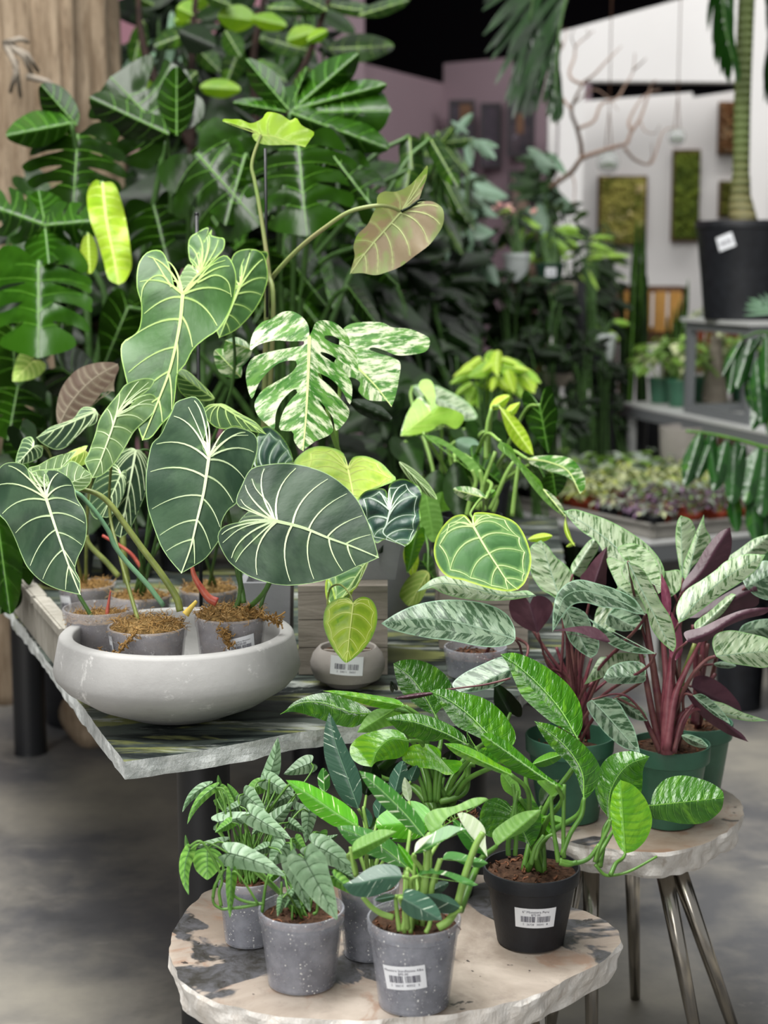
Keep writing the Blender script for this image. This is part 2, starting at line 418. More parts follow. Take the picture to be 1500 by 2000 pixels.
def textmesh(txt, size):
    cu = bpy.data.curves.new('t', 'FONT'); cu.body = txt; cu.size = size; cu.align_x = 'CENTER'; cu.resolution_u = 2
    ob = bpy.data.objects.new('t', cu); C.objects.link(ob)
    dg = bpy.context.evaluated_depsgraph_get(); me = bpy.data.meshes.new_from_object(ob.evaluated_get(dg))
    v = [tuple(x.co) for x in me.vertices]; f = [tuple(p.vertices) for p in me.polygons]
    bpy.data.objects.remove(ob); bpy.data.curves.remove(cu); bpy.data.meshes.remove(me); return v, f
def price_label(parent, center, r_at, W, H, ang0, tilt, l1, l2, l3, rt_slope=0., flat=False, seed=1, fz=1.0):
    """white barcode sticker bent round the pot; center = pot axis point at label mid height; r_at(z) outer radius"""
    rr = random.Random(seed); ct, st = math.cos(tilt), math.sin(tilt)
    def mapp(x, y, off):
        x, y = x*ct-y*st, x*st+y*ct; r = r_at(y)+off; a = ang0+x/max(r_at(0), .01)
        return (center[0]+r*math.cos(a), center[1]+r*math.sin(a), center[2]+y)
    mb = MB(); nx, ny = 14, 4; vs = [mapp(-W/2+W*i/nx, -H/2+H*j/ny, .0008) for j in range(ny+1) for i in range(nx+1)]
    mb.add(vs, [(j*(nx+1)+i, j*(nx+1)+i+1, (j+1)*(nx+1)+i+1, (j+1)*(nx+1)+i) for j in range(ny) for i in range(nx)], 0)
    x = -W*.36
    while x < W*.36:
        bw = W*rr.choice([.006, .01, .016]);
        if abs(x) > W*.02: mb.add([mapp(x, -H*.2, .0012), mapp(x+bw, -H*.2, .0012), mapp(x+bw, H*.1, .0012), mapp(x, H*.1, .0012)], [(0, 1, 2, 3)], 1)
        x += bw+W*rr.choice([.006, .01, .014])
    for t, y, s in ((l1, H*.27, H*.17*fz), (l2, H*.13, H*.15), (l3, -H*.36, H*.14)):
        if not t: continue
        v, f = textmesh(t, s); mb.add([mapp(a, b+y, .0013) for a, b, c in v], f, 1)
    lo = mb.build('price_label', [M['paper'], M['ink']], parent); lo['label'] = 'white barcode price sticker'; return lo
def pot(name, label, kindp, cx, by, z, rim_y, rimw, basew, smat=None, soil=True, group=None, soil_drop=.018, cat='potted plant', stem_r=.003, sr=.02, liph=.018, moss=False, mr=1.0):
    b = PH(cx, by, z); d = dep(b); h = zat(rim_y, b.y)-z; rt = rimw/2*dep(Vector((b.x, b.y, z+h)))/F; rb = basew/2*d/F
    soilz = z+h-soil_drop; sl = Vector((b.x, b.y, soilz))
    pl = plant(name, label, cat, b, smat or M['stem'], sl, group, sr, stem_r); pl.update(h=h, rt=rt, rb=rb, loc=b, z=z)
    lathe_part('pot', potprof(rt, rb, h, liph=liph), b, M['clearpot_plain' if (moss and kindp == 'clearpot') else kindp], pl['root'])
    if soil:
        ri = rb+(rt-rb)*(h-soil_drop)/h-.004
        if kindp == 'clearpot':
            lathe_part('root_ball', [(.001, .004), (rb-.004, .004), (ri-.0015, h-soil_drop-.004), (.001, h-soil_drop-.003)], b, M['rootball_brown' if moss else 'rootball'], pl['root'])
        if moss:
            soilmesh('moss', ri, sl, M['moss'], pl['root'], .007, .014 if mr > 1 else .006, seed=cx)
            strands('moss_strands', ri*.98, sl, [M['moss'], M['moss2'], M['moss3']], pl['root'], int(340*mr), cx, .02 if mr > 1 else .012)['kind'] = 'stuff'
        else:
            soilmesh('soil', ri, sl, M['soil'], pl['root'], .004, .003, seed=cx)
            strands('bark_chips', ri*.95, (sl.x, sl.y, sl.z+.001), [M['bark'], M['soil'], M['bark']], pl['root'], 50, cx, .004, .012, .0016)['kind'] = 'stuff'
    return pl
def potw(name, label, kindp, cx, ry, zr, zb, rimw, ratio, **kw):
    t = PH(cx, ry, zr); d = dep(t); k = dep(Vector((t.x, t.y, zb))); b = pix(Vector((t.x, t.y, zb)))
    return pot(name, label, kindp, b[0], b[1], zb, ry, rimw, rimw*ratio*k/d, **kw)
def rfun(pl, z0):
    return lambda y: pl['rb']+(pl['rt']-pl['rb'])*.86*((z0+y)/pl['h'])
# ---------------------------------------------------------------- materials used by the place
M = {}
def stem_m(name, a, b, r=.4): M[name] = plain(name, a, r, .4, c2=b, sc=30, trans=.1)
stem_m('stem', '#628c3a', '#49742c'); stem_m('stem_dark', '#4f7438', '#3c5a2c'); stem_m('stem_olive', '#8a9550', '#66733a')
stem_m('stem_red', '#6b2f3c', '#8d545a'); stem_m('stem_maroon', '#5c2a38', '#75504a'); stem_m('stem_pale', '#8fb35c', '#7da24c'); stem_m('stem_teal', '#5d8266', '#6f9a70')
M['paper'] = plain('paper', '#e9ebef', .6, .3); M['ink'] = plain('ink', '#4a4858', .7, .2)
M['soil'] = plain('soil', '#2e211a', .95, .1, c2='#5a4335', sc=120, bump=.5)
M['bark'] = plain('bark', '#8a5f48', .9, .1, c2='#4c3022', sc=60)
M['moss'] = plain('moss', '#8f7448', .95, .1, c2='#5f4a2e', sc=90, bump=.6); M['moss2'] = plain('moss2', '#b3976a', .9, .1, c2='#94713f', sc=50); M['moss3'] = plain('moss3', '#7d6038', .9, .1, c2='#a3804e', sc=50)
M['blackpot'] = plain('blackpot', '#1f2126', .5, .4, c2='#17181c', sc=30, bump=.1)
M['greenpot'] = plain('greenpot', '#3c6b54', .4, .5, c2='#345f49', sc=20)
M['darkgreen_pot'] = plain('darkgreen_pot', '#1d3a2c', .45, .4)
M['whitepot'] = plain('whitepot', '#c9cfce', .4, .4, c2='#b4bab8', sc=15)
M['terracotta'] = plain('terracotta', '#8d3a26', .8, .2, c2='#a34a33', sc=20)
def clear_pot():
    k = N('clearpot'); v = k.obj(); n1 = k.noise(v, 26, 5, .65); sp = k.vor(v, 150); dot = k.ramp(sp.outputs['Distance'], .26, .16)
    pk = k.ramp(k.noise(v, 60, 2), .5, .56); dt_ = k.math('MULTIPLY', dot, pk)
    col = k.mix(k.ramp(n1, .35, .7), lin('#c3c5cf'), lin('#a3a5b0')); col = k.mix(dt_, col, lin('#e6e6e4'))
    al = k.math('ADD', k.math('MULTIPLY', k.ramp(n1, .35, .7), -.14), .46); al = k.math('MAXIMUM', al, dt_)
    M['clearpot'] = k.bsdf(col, .3, .5, 0, None, .15, alpha=al)
    k = N('rootball'); v = k.obj(); n1 = k.noise(v, 45, 6, .7); col = k.mix(k.ramp(n1, .38, .62), lin('#34363e'), lin('#77767e'))
    n2 = k.noise(v, 14, 3, .5); col = k.mix(k.ramp(n2, .45, .62), col, lin('#3a352f'))
    sp = k.vor(v, 120); col = k.mix(k.math('MULTIPLY', k.ramp(sp.outputs['Distance'], .26, .18), k.ramp(k.noise(v, 50, 2), .52, .6)), col, lin('#d9d8d4'))
    M['rootball'] = k.bsdf(col, .9, .1)
clear_pot()
k = N('rootball_brown'); v = k.obj(); n1 = k.noise(v, 55, 7, .75); col = k.mix(k.ramp(n1, .38, .62), lin('#3d332d'), lin('#8a7a6c')); col = k.mix(k.ramp(k.noise(v, 20, 4), .5, .65), col, lin('#5d5560')); M['rootball_brown'] = k.bsdf(col, .9, .1)
k = N('clearpot_plain'); v = k.obj(); n1 = k.noise(v, 26, 5, .65); n2 = k.noise(k.obj((1, 1, 1)), 60, 6, .8); col = k.mix(k.ramp(n1, .35, .7), lin('#cfcdd0'), lin('#a9a6ac')); fr = k.math('MULTIPLY', k.ramp(n2, .58, .66), .5); M['clearpot_plain'] = k.bsdf(k.mix(fr, col, lin('#e8e8e6')), .25, .5, 0, None, .15, alpha=k.math('ADD', fr, .36))
def concrete(name, a, b, white, rough=.75, bs=40):
    k = N(name); v = k.obj(); n1 = k.noise(v, 7, 6, .6); col = k.mix(k.ramp(n1, .3, .7), lin(a), lin(b))
    n2 = k.noise(v, 11, 8, .75, .4); col = k.mix(k.math('MULTIPLY', k.ramp(n2, .60, .68), .75), col, lin(white))
    st = k.noise(k.obj((3, 3, 60)), 1, 3, .6); col = k.mix(k.math('MULTIPLY', k.ramp(st, .5, .8), .25), col, lin(a))
    M[name] = k.bsdf(col, rough, .3, 0, k.bump(k.noise(v, bs, 6, .65), .25, .004))
concrete('bowl', '#9a9997', '#adacaa', '#e2e1de')
concrete('taupe_pot', '#8b8580', '#a19b96', '#b3ada8', .7)
concrete('grey_planter', '#85868a', '#97989c', '#a9aaad', .7)
def floor_m():
    k = N('floor'); v = k.obj(); n1 = k.noise(v, .9, 7, .62); col = k.mix(k.ramp(n1, .42, .6), lin('#5c5c5e'), lin('#979287'))
    n2 = k.noise(v, 3.1, 8, .7, .6); col = k.mix(k.math('MULTIPLY', k.ramp(n2, .5, .75), .55), col, lin('#9a948a'))
    n3 = k.noise(k.obj((1, 5, 1)), 2.2, 6, .7, 1.2); col = k.mix(k.math('MULTIPLY', k.ramp(n3, .62, .72), .5), col, lin('#b0aca4'))
    n4 = k.noise(v, 1.6, 6, .6, .3); col = k.mix(k.math('MULTIPLY', k.ramp(n4, .56, .66), .6), col, lin('#3a3b3d'))
    M['floor'] = k.bsdf(col, k.math('ADD', k.math('MULTIPLY', n2, .3), .35), .4, 0, k.bump(n2, .1, .004))
floor_m()
def slate():
    k = N('green_marble'); v = k.obj((1, 1, 1), (0, 0, .75)); vs = k.obj((2.0, 9, 8), (0, 0, 1.25))
    n1 = k.noise(vs, 1.0, 7, .62, 1.4); col = k.mix(k.ramp(n1, .44, .56), lin('#141b1b'), lin('#4b544e'))
    n2 = k.noise(vs, .8, 5, .6, 2.0); col = k.mix(k.ramp(n2, .54, .6), col, lin('#777c4c'))
    n3 = k.noise(vs, 1.6, 7, .7, 1.0); col = k.mix(k.math('MULTIPLY', k.ramp(n3, .56, .64), .9), col, lin('#a3a8a2'))
    n4 = k.noise(v, 9, 6, .7); col = k.mix(k.math('MULTIPLY', k.ramp(n4, .52, .7), .4), col, lin('#15191a'))
    M['marble'] = k.bsdf(col, .42, .3, 0, k.bump(n1, .08, .004))
    k = N('marble_edge'); v = k.obj(); n1 = k.noise(v, 30, 7, .7); n2 = k.noise(v, 8, 4); col = k.mix(k.ramp(n1, .35, .65), lin('#a2a7a5'), lin('#dcdfdd')); col = k.mix(k.math('MULTIPLY', k.ramp(n2, .55, .7), .5), col, lin('#74775f'))
    M['marble_edge'] = k.bsdf(col, .8, .3, 0, k.bump(n1, .7, .01))
slate()
def petrified(name, seed, dark, lightc, mid):
    k = N(name); tc = k.obj((1, 1, 1)); mp = k.n('Mapping'); k.l(tc, mp.inputs[0]); mp.inputs['Location'].default_value = (seed, seed*.37, 0); v = mp.outputs[0]
    n1 = k.noise(v, 5, 8, .62, .8); col = k.mix(k.ramp(n1, .38, .64), lin(mid), lin(lightc))
    n2 = k.noise(v, 8, 6, .6, 1.5); col = k.mix(k.math('MULTIPLY', k.ramp(n2, .55, .63), .6), col, lin('#8d6b55'))
    n5 = k.noise(v, 22, 7, .75, .5); col = k.mix(k.math('MULTIPLY', k.ramp(n5, .56, .7), .45), col, lin('#6d625b'))
    n3 = k.noise(v, 4.2, 5, .5, .7); col = k.mix(k.ramp(n3, .545, .562), col, k.mix(k.ramp(n5, .4, .6), lin(dark), lin('#5c5c60')))
    n4 = k.noise(v, 14, 4, .6, 2); col = k.mix(k.math('MULTIPLY', k.ramp(n4, .66, .68), .9), col, lin('#2e2a2a'))
    M[name] = k.bsdf(col, .32, .5, 0, k.bump(n5, .05, .003))
petrified('petrified_top', 3.1, '#35332f', '#b9ada1', '#8d8074'); petrified('petrified_top2', 8.2, '#302c29', '#b3a89c', '#8d7a69')
k = N('petrified_side'); v = k.obj((1, 1, .5)); n1 = k.noise(v, 24, 8, .7, .5); n2 = k.noise(k.obj((1, 1, .25)), 60, 4, .6); col = k.mix(k.ramp(n1, .3, .6), lin('#cfc7bd'), lin('#f0ece6')); col = k.mix(k.math('MULTIPLY', k.ramp(n2, .58, .72), .5), col, lin('#a08c78')); n3 = k.noise(v, 6, 3, .6); col = k.mix(k.math('MULTIPLY', k.ramp(n3, .62, .7), .7), col, lin('#b98a66'))
M['petrified_side'] = k.bsdf(col, .8, .3, 0, k.bump(n1, .7, .012))
M['steel'] = plain('steel', '#b6b0a6', .2, .5, 1.0, c2='#a29c92', sc=6)
M['black_metal'] = plain('black_metal', '#17181b', .45, .5)
def wood(name, a, b, c, rot=(0, 0, 0), sc=(1, 1, 1), rough=.8):
    k = N(name); v = k.obj(sc, rot); n1 = k.noise(v, 6, 7, .65, .6); col = k.mix(k.ramp(n1, .35, .65), lin(a), lin(b)); n2 = k.noise(v, 15, 5, .7, .3); col = k.mix(k.math('MULTIPLY', k.ramp(n2, .55, .7), .6), col, lin(c))
    M[name] = k.bsdf(col, rough, .2, 0, k.bump(n1, .35, .01))
wood('crate_wood', '#8d857c', '#a39a90', '#6f675f', sc=(1, 1, 9)); wood('slat_wood', '#a39f96', '#8b877d', '#6c6a62', sc=(4, 4, 1))
wood('old_trunk', '#6d5d4b', '#948470', '#3a2e22', sc=(5, 5, .8)); wood('orange_wood', '#c99a58', '#b88746', '#96682e', sc=(6, 1, 1)); wood('brown_wood', '#5d4434', '#6f5341', '#3f2c20', sc=(1, 1, 6)); wood('branch', '#a08878', '#8c7264', '#745c52', sc=(3, 3, 3)); wood('grey_log', '#7f766b', '#928a7e', '#5d564d', sc=(1, 8, 8))
M['mauve'] = plain('mauve', '#948088', .8, .2, c2='#8b7880', sc=.6); M['pinkwall_lit'] = plain('pinkwall_lit', '#c08d9b', .8, .2)
M['white'] = plain('white', '#e6e4e3', .8, .2, c2='#dfdddc', sc=.7); M['darkceil'] = plain('darkceil', '#0d0b0f', .95, .05)
M['frame_dark'] = plain('frame_dark', '#1c131c', .5, .4); M['greymetal'] = plain('greymetal', '#6f7274', .5, .4, .1); M['lightmetal'] = plain('lightmetal', '#b9bab8', .5, .4)
M['tray'] = plain('tray', '#8f8c86', .5, .4, c2='#7d7a74', sc=4)
M['darkwall'] = plain('darkwall', '#3a3b3a', .9, .1)
# leaves
L_ = leafmat
g = {}
g['glor'] = L_('gloriosum', '#263e2b', '#374f38', None, halo='#557348', hw=.4, edge='#8fae74', ew=.2, rough=.5, spec=.3, tr=.12, sc=9)
g['glor_v'] = plain('pale_vein', '#d6e6bd', .5, .3, c2='#c4dba4')
g['glorg'] = L_('gloriosum_green', '#2e5322', '#3f6631', None, halo='#5f8642', hw=.55, edge='#93ba58', ew=.28, rough=.45, tr=.22, sc=10)
g['glorg_v'] = plain('lime_vein', '#c3dd8e', .5, .3, c2='#aed072')
g['glorp'] = L_('gloriosum_pale', '#4c6e3f', '#5f7f4e', None, halo='#7b9a5e', hw=.8, edge='#a9cb80', ew=.3, rough=.5, tr=.25, sc=12)
g['under'] = L_('underside', '#94a266', '#a08f72', '#8ba85a', halo='#b8bd84', hw=.5, rough=.55, tr=.35, sc=9)
g['under_v'] = plain('under_vein', '#b3bf80', .5, .3)
g['undergreen'] = L_('underside_green', '#93b457', '#a3c065', None, halo='#bcd488', hw=.5, rough=.5, tr=.4, sc=10)
g['brownunder'] = L_('brown_underside', '#7d6a5d', '#8b7a6a', None, halo='#a29582', hw=.5, rough=.6, tr=.2, sc=10)
g['brown_v'] = plain('brown_vein', '#a59a86', .6, .3)
g['yell'] = L_('yellow_heart', '#9ac02e', '#b0d238', '#7fb033', halo='#c4dc55', hw=.7, edge='#86b53c', ew=.5, rough=.4, tr=.3, sc=22)
g['yell_v'] = plain('yellow_vein', '#dcea86', .5, .3)
g['lime'] = L_('lime_heart', '#82ab3e', '#94bb4b', '#6d9a3e', halo='#b3cf6a', hw=.7, rough=.45, tr=.3, sc=14)
g['anth'] = L_('anthurium', '#44703d', '#507c48', None, halo='#84ac64', hw=.6, edge='#b3cf4a', ew=.55, rough=.4, tr=.2, sc=10)
g['anth_v'] = plain('anthurium_vein', '#cfe5a0', .5, .3)
g['anthd'] = L_('anthurium_dark', '#2b463d', '#38564a', None, halo='#5c8060', hw=.5, edge='#6b9440', ew=.4, rough=.35, tr=.12, sc=10)
g['anthd_v'] = plain('silver_vein', '#cfe0cf', .45, .3)
g['albo'] = L_('albo', '#3b7426', '#6a9c48', '#dfe8c4', pat='streak', sc=42, st=1.5, thr=(.4, .6), thr3=(.47, .60), rough=.32, tr=.25, halo=None)
g['albo_v'] = plain('albo_vein', '#c6d98a', .45, .3)
g['del'] = L_('monstera_dark', '#122703', '#1b3706', None, rough=.27, spec=.3, tr=.12, sc=5, halo='#24480c', hw=.4, bump=1, bs=9, bd=.007)
g['del_v'] = plain('monstera_vein', '#4f7a24', .4, .3)
g['del2'] = L_('monstera_mid', '#1c3d07', '#274c0c', None, rough=.27, spec=.32, tr=.18, sc=5, halo='#37651a', hw=.4, bump=1, bs=9, bd=.007)
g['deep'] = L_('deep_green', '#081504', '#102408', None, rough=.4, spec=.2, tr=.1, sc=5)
g['ficus'] = L_('ficus', '#1a330b', '#294911', '#47701a', rough=.35, tr=.3, sc=6)
g['ficus_v'] = plain('ficus_vein', '#7d9a48', .5, .3)
g['fresh'] = L_('fresh_leaf', '#9cc62e', '#b5d83c', None, rough=.35, tr=.4, sc=12, halo='#c4e04f', hw=.6)
g['fresh_v'] = plain('fresh_vein', '#cfe37c', .5, .3)
g['peru'] = L_('peru', '#316612', '#447d17', '#629a26', halo='#286014', hw=.35, rough=.24, spec=.6, tr=.22, sc=30, st=1.5, bump=.9, bs=75, coat=.4, thr=(.4, .6), thr3=(.55, .66))
g['peru_v'] = plain('peru_vein', '#7fb548', .35, .5)
g['perul'] = L_('peru_light', '#66a81a', '#7cb726', '#539618', halo='#4f9420', hw=.35, rough=.28, spec=.55, tr=.3, sc=24, bump=.7, bs=60, coat=.25)
g['peruu'] = L_('peru_under', '#7fae55', '#8cb864', None, rough=.5, tr=.35, sc=16, halo='#6a9a45', hw=.6)
g['sil'] = L_('siltepecana', '#7f9b7a', '#6c8a68', '#98b290', halo='#4a6a42', hw=.22, rough=.38, tr=.15, sc=30, thr=(.35, .65), thr3=(.5, .7), bump=.2)
g['sil_v'] = plain('dark_vein', '#2f4a2c', .5, .3)
g['silg'] = L_('siltepecana_green', '#7fb04e', '#90bd5e', '#6ea045', halo='#5a8c3c', hw=.6, rough=.38, tr=.25, sc=30)
g['stan'] = L_('standleyana', '#2f5140', '#3d604c', '#c4d4c0', pat='f', sc=60, st=3.0, k_=.9, thr=(.3, .7), thr3=(.625, .655), rough=.35, tr=.15, bump=.15)
g['stan_v'] = plain('stan_vein', '#5e8468', .4, .3)
g['stang'] = L_('standleyana_bright', '#4d9a1c', '#5fae25', '#dbe8b0', sc=60, st=3.0, k_=.9, thr=(.3, .7), thr3=(.62, .65), rough=.3, tr=.25, bump=.15)
g['stanm'] = L_('standleyana_mid', '#3c7530', '#4a8638', '#dfe9cc', sc=60, st=3.0, k_=.9, thr=(.3, .7), thr3=(.60, .63), rough=.3, tr=.2, bump=.15)
g['stang_v'] = plain('stang_vein', '#86b95a', .4, .3)
g['cream'] = L_('cream_leaf', '#e3ecd2', '#d3e2bc', '#8fb374', sc=40, st=3, thr3=(.66, .7), rough=.4, tr=.3)
g['agl'] = L_('silver_leaf', '#a6b396', '#8ba07b', '#48653a', sc=60, st=1.7, k_=.9, thr=(.35, .65), thr3=(.53, .57), edge='#7fa66c', ew=.35, rough=.33, spec=.5, tr=.12, bump=.45, bs=45)
g['agl_v'] = plain('silver_mid', '#86a187', .45, .3)
g['agd'] = L_('silver_dark_leaf', '#889c82', '#6b826a', '#385238', sc=52, st=1.6, k_=.9, thr=(.35, .65), thr3=(.49, .53), edge='#86a88c', ew=.3, rough=.3, tr=.1, bump=.4, bs=45)
g['burg'] = L_('burgundy', '#422630', '#50323c', None, rough=.4, tr=.15, sc=14, halo='#4a2c3a', hw=.4)
g['burg_v'] = plain('burg_vein', '#4a2836', .5, .3)
g['pink'] = L_('pink_leaf', '#b06a80', '#8f4a62', None, rough=.4, tr=.25, sc=14)
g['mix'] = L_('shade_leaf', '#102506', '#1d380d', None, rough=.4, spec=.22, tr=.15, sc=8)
g['greyg'] = L_('grey_green', '#5f7d62', '#74917a', None, rough=.4, tr=.15, sc=8)
g['bright'] = L_('bright_bg', '#86b43a', '#9cc84a', None, rough=.4, tr=.3, sc=8)
g['purple'] = L_('purple_leaf', '#6f5068', '#8a6a80', '#a9b59c', rough=.45, tr=.15, sc=60)
g['limew'] = L_('lime_white', '#a9b86a', '#c6d08e', '#7f9a55', rough=.45, tr=.2, sc=60)
g['coffee'] = L_('coffee_leaf', '#183c14', '#24501c', '#3d6b22', rough=.22, tr=.12, sc=10, coat=.2)
GL = [(.0, .07, .35), (.0, .15, .3), (.0, .25, .3), (.0, .36, .3), (.02, .49, .3), (.16, .61, .25), (.33, .73, .22), (.52, .84, .2), (.7, .92, .15)]
AL = [(.0, .1, .2), (.0, .22, .3), (.0, .38, .4), (.16, .55, .35), (.38, .7, .3), (.6, .84, .25), (.78, .93, .2)]
PL = [(t, min(.97, t*.86+.12), .22) for t in (.05, .14, .24, .34, .44, .54, .64, .74, .84)]
SL = [(0, .14, .2), (.04, .28, .3), (.14, .42, .3), (.28, .56, .3), (.42, .68, .28), (.57, .79, .25), (.72, .89, .2)]
FL = [(.05, .2, .15), (.2, .35, .15), (.36, .5, .15), (.52, .66, .15), (.68, .8, .15)]
GX = [(t, t*.9+.08, .15) for t in (.05, .12, .19, .26, .33, .4, .47, .54, .61, .68, .75, .82, .9)]
kind('glor', g['glor'], g['glor_v'], GL, 6.5, 3.4, .003, 13, .02)
kind('glorg', g['glorg'], g['glorg_v'], GL, 7, 3.8, .003, 13, .02)
kind('glorp', g['glorp'], g['glor_v'], GL, 5, 3.0, .003, 10, .02)
kind('under', g['under'], g['under_v'], GL, 4, 2.2, .003, 10, -.02)
kind('undergreen', g['undergreen'], g['fresh_v'], GL, 3, 1.5, .002, 10, -.01)
kind('brown', g['brownunder'], g['brown_v'], PL, 4, 2.4, .003, 8, .01)
kind('yell', g['yell'], g['yell_v'], AL, 4.5, 2.6, .0025, 8, .015, loops=True)
kind('lime', g['lime'], g['yell_v'], GL, 4, 2.4, .002, 8, .015)
kind('anth', g['anth'], g['anth_v'], AL, 5.5, 4, .003, 10, .015, loops=True)
kind('anthd', g['anthd'], g['anthd_v'], AL, 6, 4.2, .006, 10, .015, loops=True)
kind('albo', g['albo'], g['albo_v'], (), 7, 2, .0, 8, .02, res=34)
kind('del', g['del'], g['del_v'], FL, 4, 1.8, .012, 18, .09, res=26)
kind('del2', g['del2'], g['del_v'], FL, 4, 1.8, .012, 18, .09, res=26)
kind('deep', g['deep'], None, (), quilt=0, fold=.04, res=10)
kind('ficus', g['ficus'], g['ficus_v'], PL[::2], 3.5, 1.6, .004, 12, .03, res=14)
kind('fresh', g['fresh'], g['fresh_v'], PL, 5, 2, .006, 8, .02)
kind('peru', g['peru'], g['peru_v'], PL, 3, .8, .0011, 5, .025, res=36)
kind('perul', g['perul'], g['peru_v'], PL, 3, .8, .001, 5, .025, res=32)
kind('peruu', g['peruu'], g['peru_v'], PL, 3, 1.2, .002, 6, .02)
kind('sil', g['sil'], g['sil_v'], SL, 2.6, 1.4, .0018, 6, .012, res=30)
kind('silg', g['silg'], g['sil_v'], SL, 2.5, 1.3, .003, 6, .012)
kind('stan', g['stan'], g['stan_v'], (), 2.6, 1, 0, 6, .012)
kind('stang', g['stang'], g['stang_v'], (), 2.4, 1, 0, 6, .012)
kind('stanm', g['stanm'], g['stang_v'], (), 2.4, 1, 0, 6, .012)
kind('cream', g['cream'], None, (), quilt=0, fold=.01)
kind('agl', g['agl'], g['agl_v'], GX[::2], 3.2, .7, .002, 7, .02)
kind('agd', g['agd'], g['agl_v'], GX[::2], 3.2, .7, .002, 7, .02)
kind('burg', g['burg'], g['burg_v'], (), 3, 1, 0, 6, .02)
kind('pink', g['pink'], None, (), quilt=0, fold=.01, res=14)
for nm in ('mix', 'greyg', 'bright', 'purple', 'limew'): kind(nm, g[nm], None, (), quilt=0, fold=.02, res=8)
kind('brightv', g['bright'], g['fresh_v'], PL[::2], 3, 1.2, .003, 8, .02, res=14)
kind('coffee', g['coffee'], None, PL, quilt=.003, qs=7, fold=.02, res=20)

for nm in ('under', 'undergreen', 'brown', 'peruu'): K[nm]['gy'] = .25
# ================================================================= THE SETTING
HT = .72; H1 = .46; H2 = .46
def slab(name, pts, z0, z1, mats, parent=None, rough=0., edge_n=0, origin=None, seed=0, layers=4, inset=0.):
    """slab from a world outline (ccw or cw), top mats[0], side mats[1]"""
    pts = [Vector((p[0], p[1], 0)) for p in pts]; out = []
    if edge_n:
        seg = [(pts[(i+1) % len(pts)]-pts[i]).length for i in range(len(pts))]; tot = sum(seg)
        for i, p in enumerate(pts):
            k = max(1, round(edge_n*seg[i]/tot)); out += [p.lerp(pts[(i+1) % len(pts)], j/k) for j in range(k)]
    else: out = pts
    n = len(out); c = sum(out, Vector())/n; vs, fs, mi = [], [], []
    for L in range(layers+1):
        z = z1+(z0-z1)*L/layers
        for p in out:
            dr = (p-c).normalized(); f = rough*(noise.noise(Vector((p.x*9+seed, p.y*9, z*20)))+.7*noise.noise(Vector((p.x*34+seed, p.y*34, z*45))))
            if L == 0: f *= .55
            ins = inset*(L/layers)**2
            vs.append((p.x+dr.x*(f-ins), p.y+dr.y*(f-ins), z+(rough*.25*noise.noise(Vector((p.x*30, p.y*30, seed+5.)))*(L > 0))))
        if L: fs += [((L-1)*n+j, (L-1)*n+(j+1) % n, L*n+(j+1) % n, L*n+j) for j in range(n)]; mi += [1]*n
    fs += [tuple(range(n))[::-1], tuple(layers*n+j for j in range(n))]; mi += [0, 1]
    return mesh(name, vs, fs, mats, parent, mi, False, origin)
mb = MB(); mb.box((0, 8, -.05), (12, 24, .1)); struct(mb.build('floor', M['floor']))
def wall(name, x0, x1, y, z0, z1, mat, th=.12, y1=None):
    y1 = y if y1 is None else y1; mb = MB()
    mb.add([(x0, y, z0), (x1, y1, z0), (x1, y1, z1), (x0, y, z1), (x0, y+th, z0), (x1, y1+th, z0), (x1, y1+th, z1), (x0, y+th, z1)],
           [(0, 1, 2, 3), (7, 6, 5, 4), (0, 4, 5, 1), (1, 5, 6, 2), (2, 6, 7, 3), (3, 7, 4, 0)])
    return struct(mb.build(name, mat))
X = lambda px, Y: (px-750)/F*(Y/1.0)*1.01
# tall mauve wall behind the big foliage, pink section further left with stronger light in its colour
wall('wall_left', -6, X(520, 10), 9.0, 0, 5, M['pinkwall_lit'], y1=10.05)
wall('wall_centre', X(520, 10), X(713, 10.1), 10.05, 0, 5, M['mauve'], y1=10.1)
Yb = 11.6; zt = zat(124, Yb)
wall('wall_alcove', X(700, 10.4), X(862, Yb), 10.4, 0, zat(127, 10.4)+.02, M['mauve'], y1=Yb)
wall('wall_back', X(862, Yb), X(1140, 10.9), Yb, 0, zt, M['mauve'], y1=10.9)
# white gallery wall with an opening
Yw = 9.4; Yi = 10.6
def prism(name, pxs, Y, th, mat):
    pts = [(X(px, Y), zat(py, Y)) for px, py in pxs]; n = len(pts)
    vs = [(x, Y, z) for x, z in pts]+[(x, Y+th, z) for x, z in pts]
    fs = [tuple(range(n)), tuple(n+i for i in range(n))[::-1]]+[(i, n+i, n+(i+1) % n, (i+1) % n) for i in range(n)]
    return mesh(name, vs, fs, mat, None, None, False)
struct(prism('wall_white_header', [(1080, 62), (1345, -14), (1700, -110), (1700, 160), (1414, 160), (1127, 158), (1080, 158)], Yw, .12, M['white']))
struct(prism('wall_white_left', [(1080, 158), (1127, 158), (1127, 1080), (1080, 1080)], Yw, .12, M['white']))
struct(prism('wall_white_right', [(1437, 160), (1700, 160), (1700, 1080), (1437, 1080)], Yw, .12, M['white']))
struct(prism('wall_gallery', [(1060, 203), (1330, 180), (1331, 190), (1480, 166), (1480, 1030), (1060, 1030)], Yi, .1, M['white']))
wall('wall_far', -7, 7, 14, 0, 5.2, M['darkceil'])
wall('wall_right', 5.9, 6.0, 3.0, 0, 5.2, M['darkwall'], th=11)
wall('wall_side', -6.0, -5.9, 1.5, 0, 5.2, M['darkwall'], th=12.5)
mb = MB(); mb.box((0, 11.6, 5.15), (13, 7.6, .1)); struct(mb.build('ceiling', M['darkceil']))
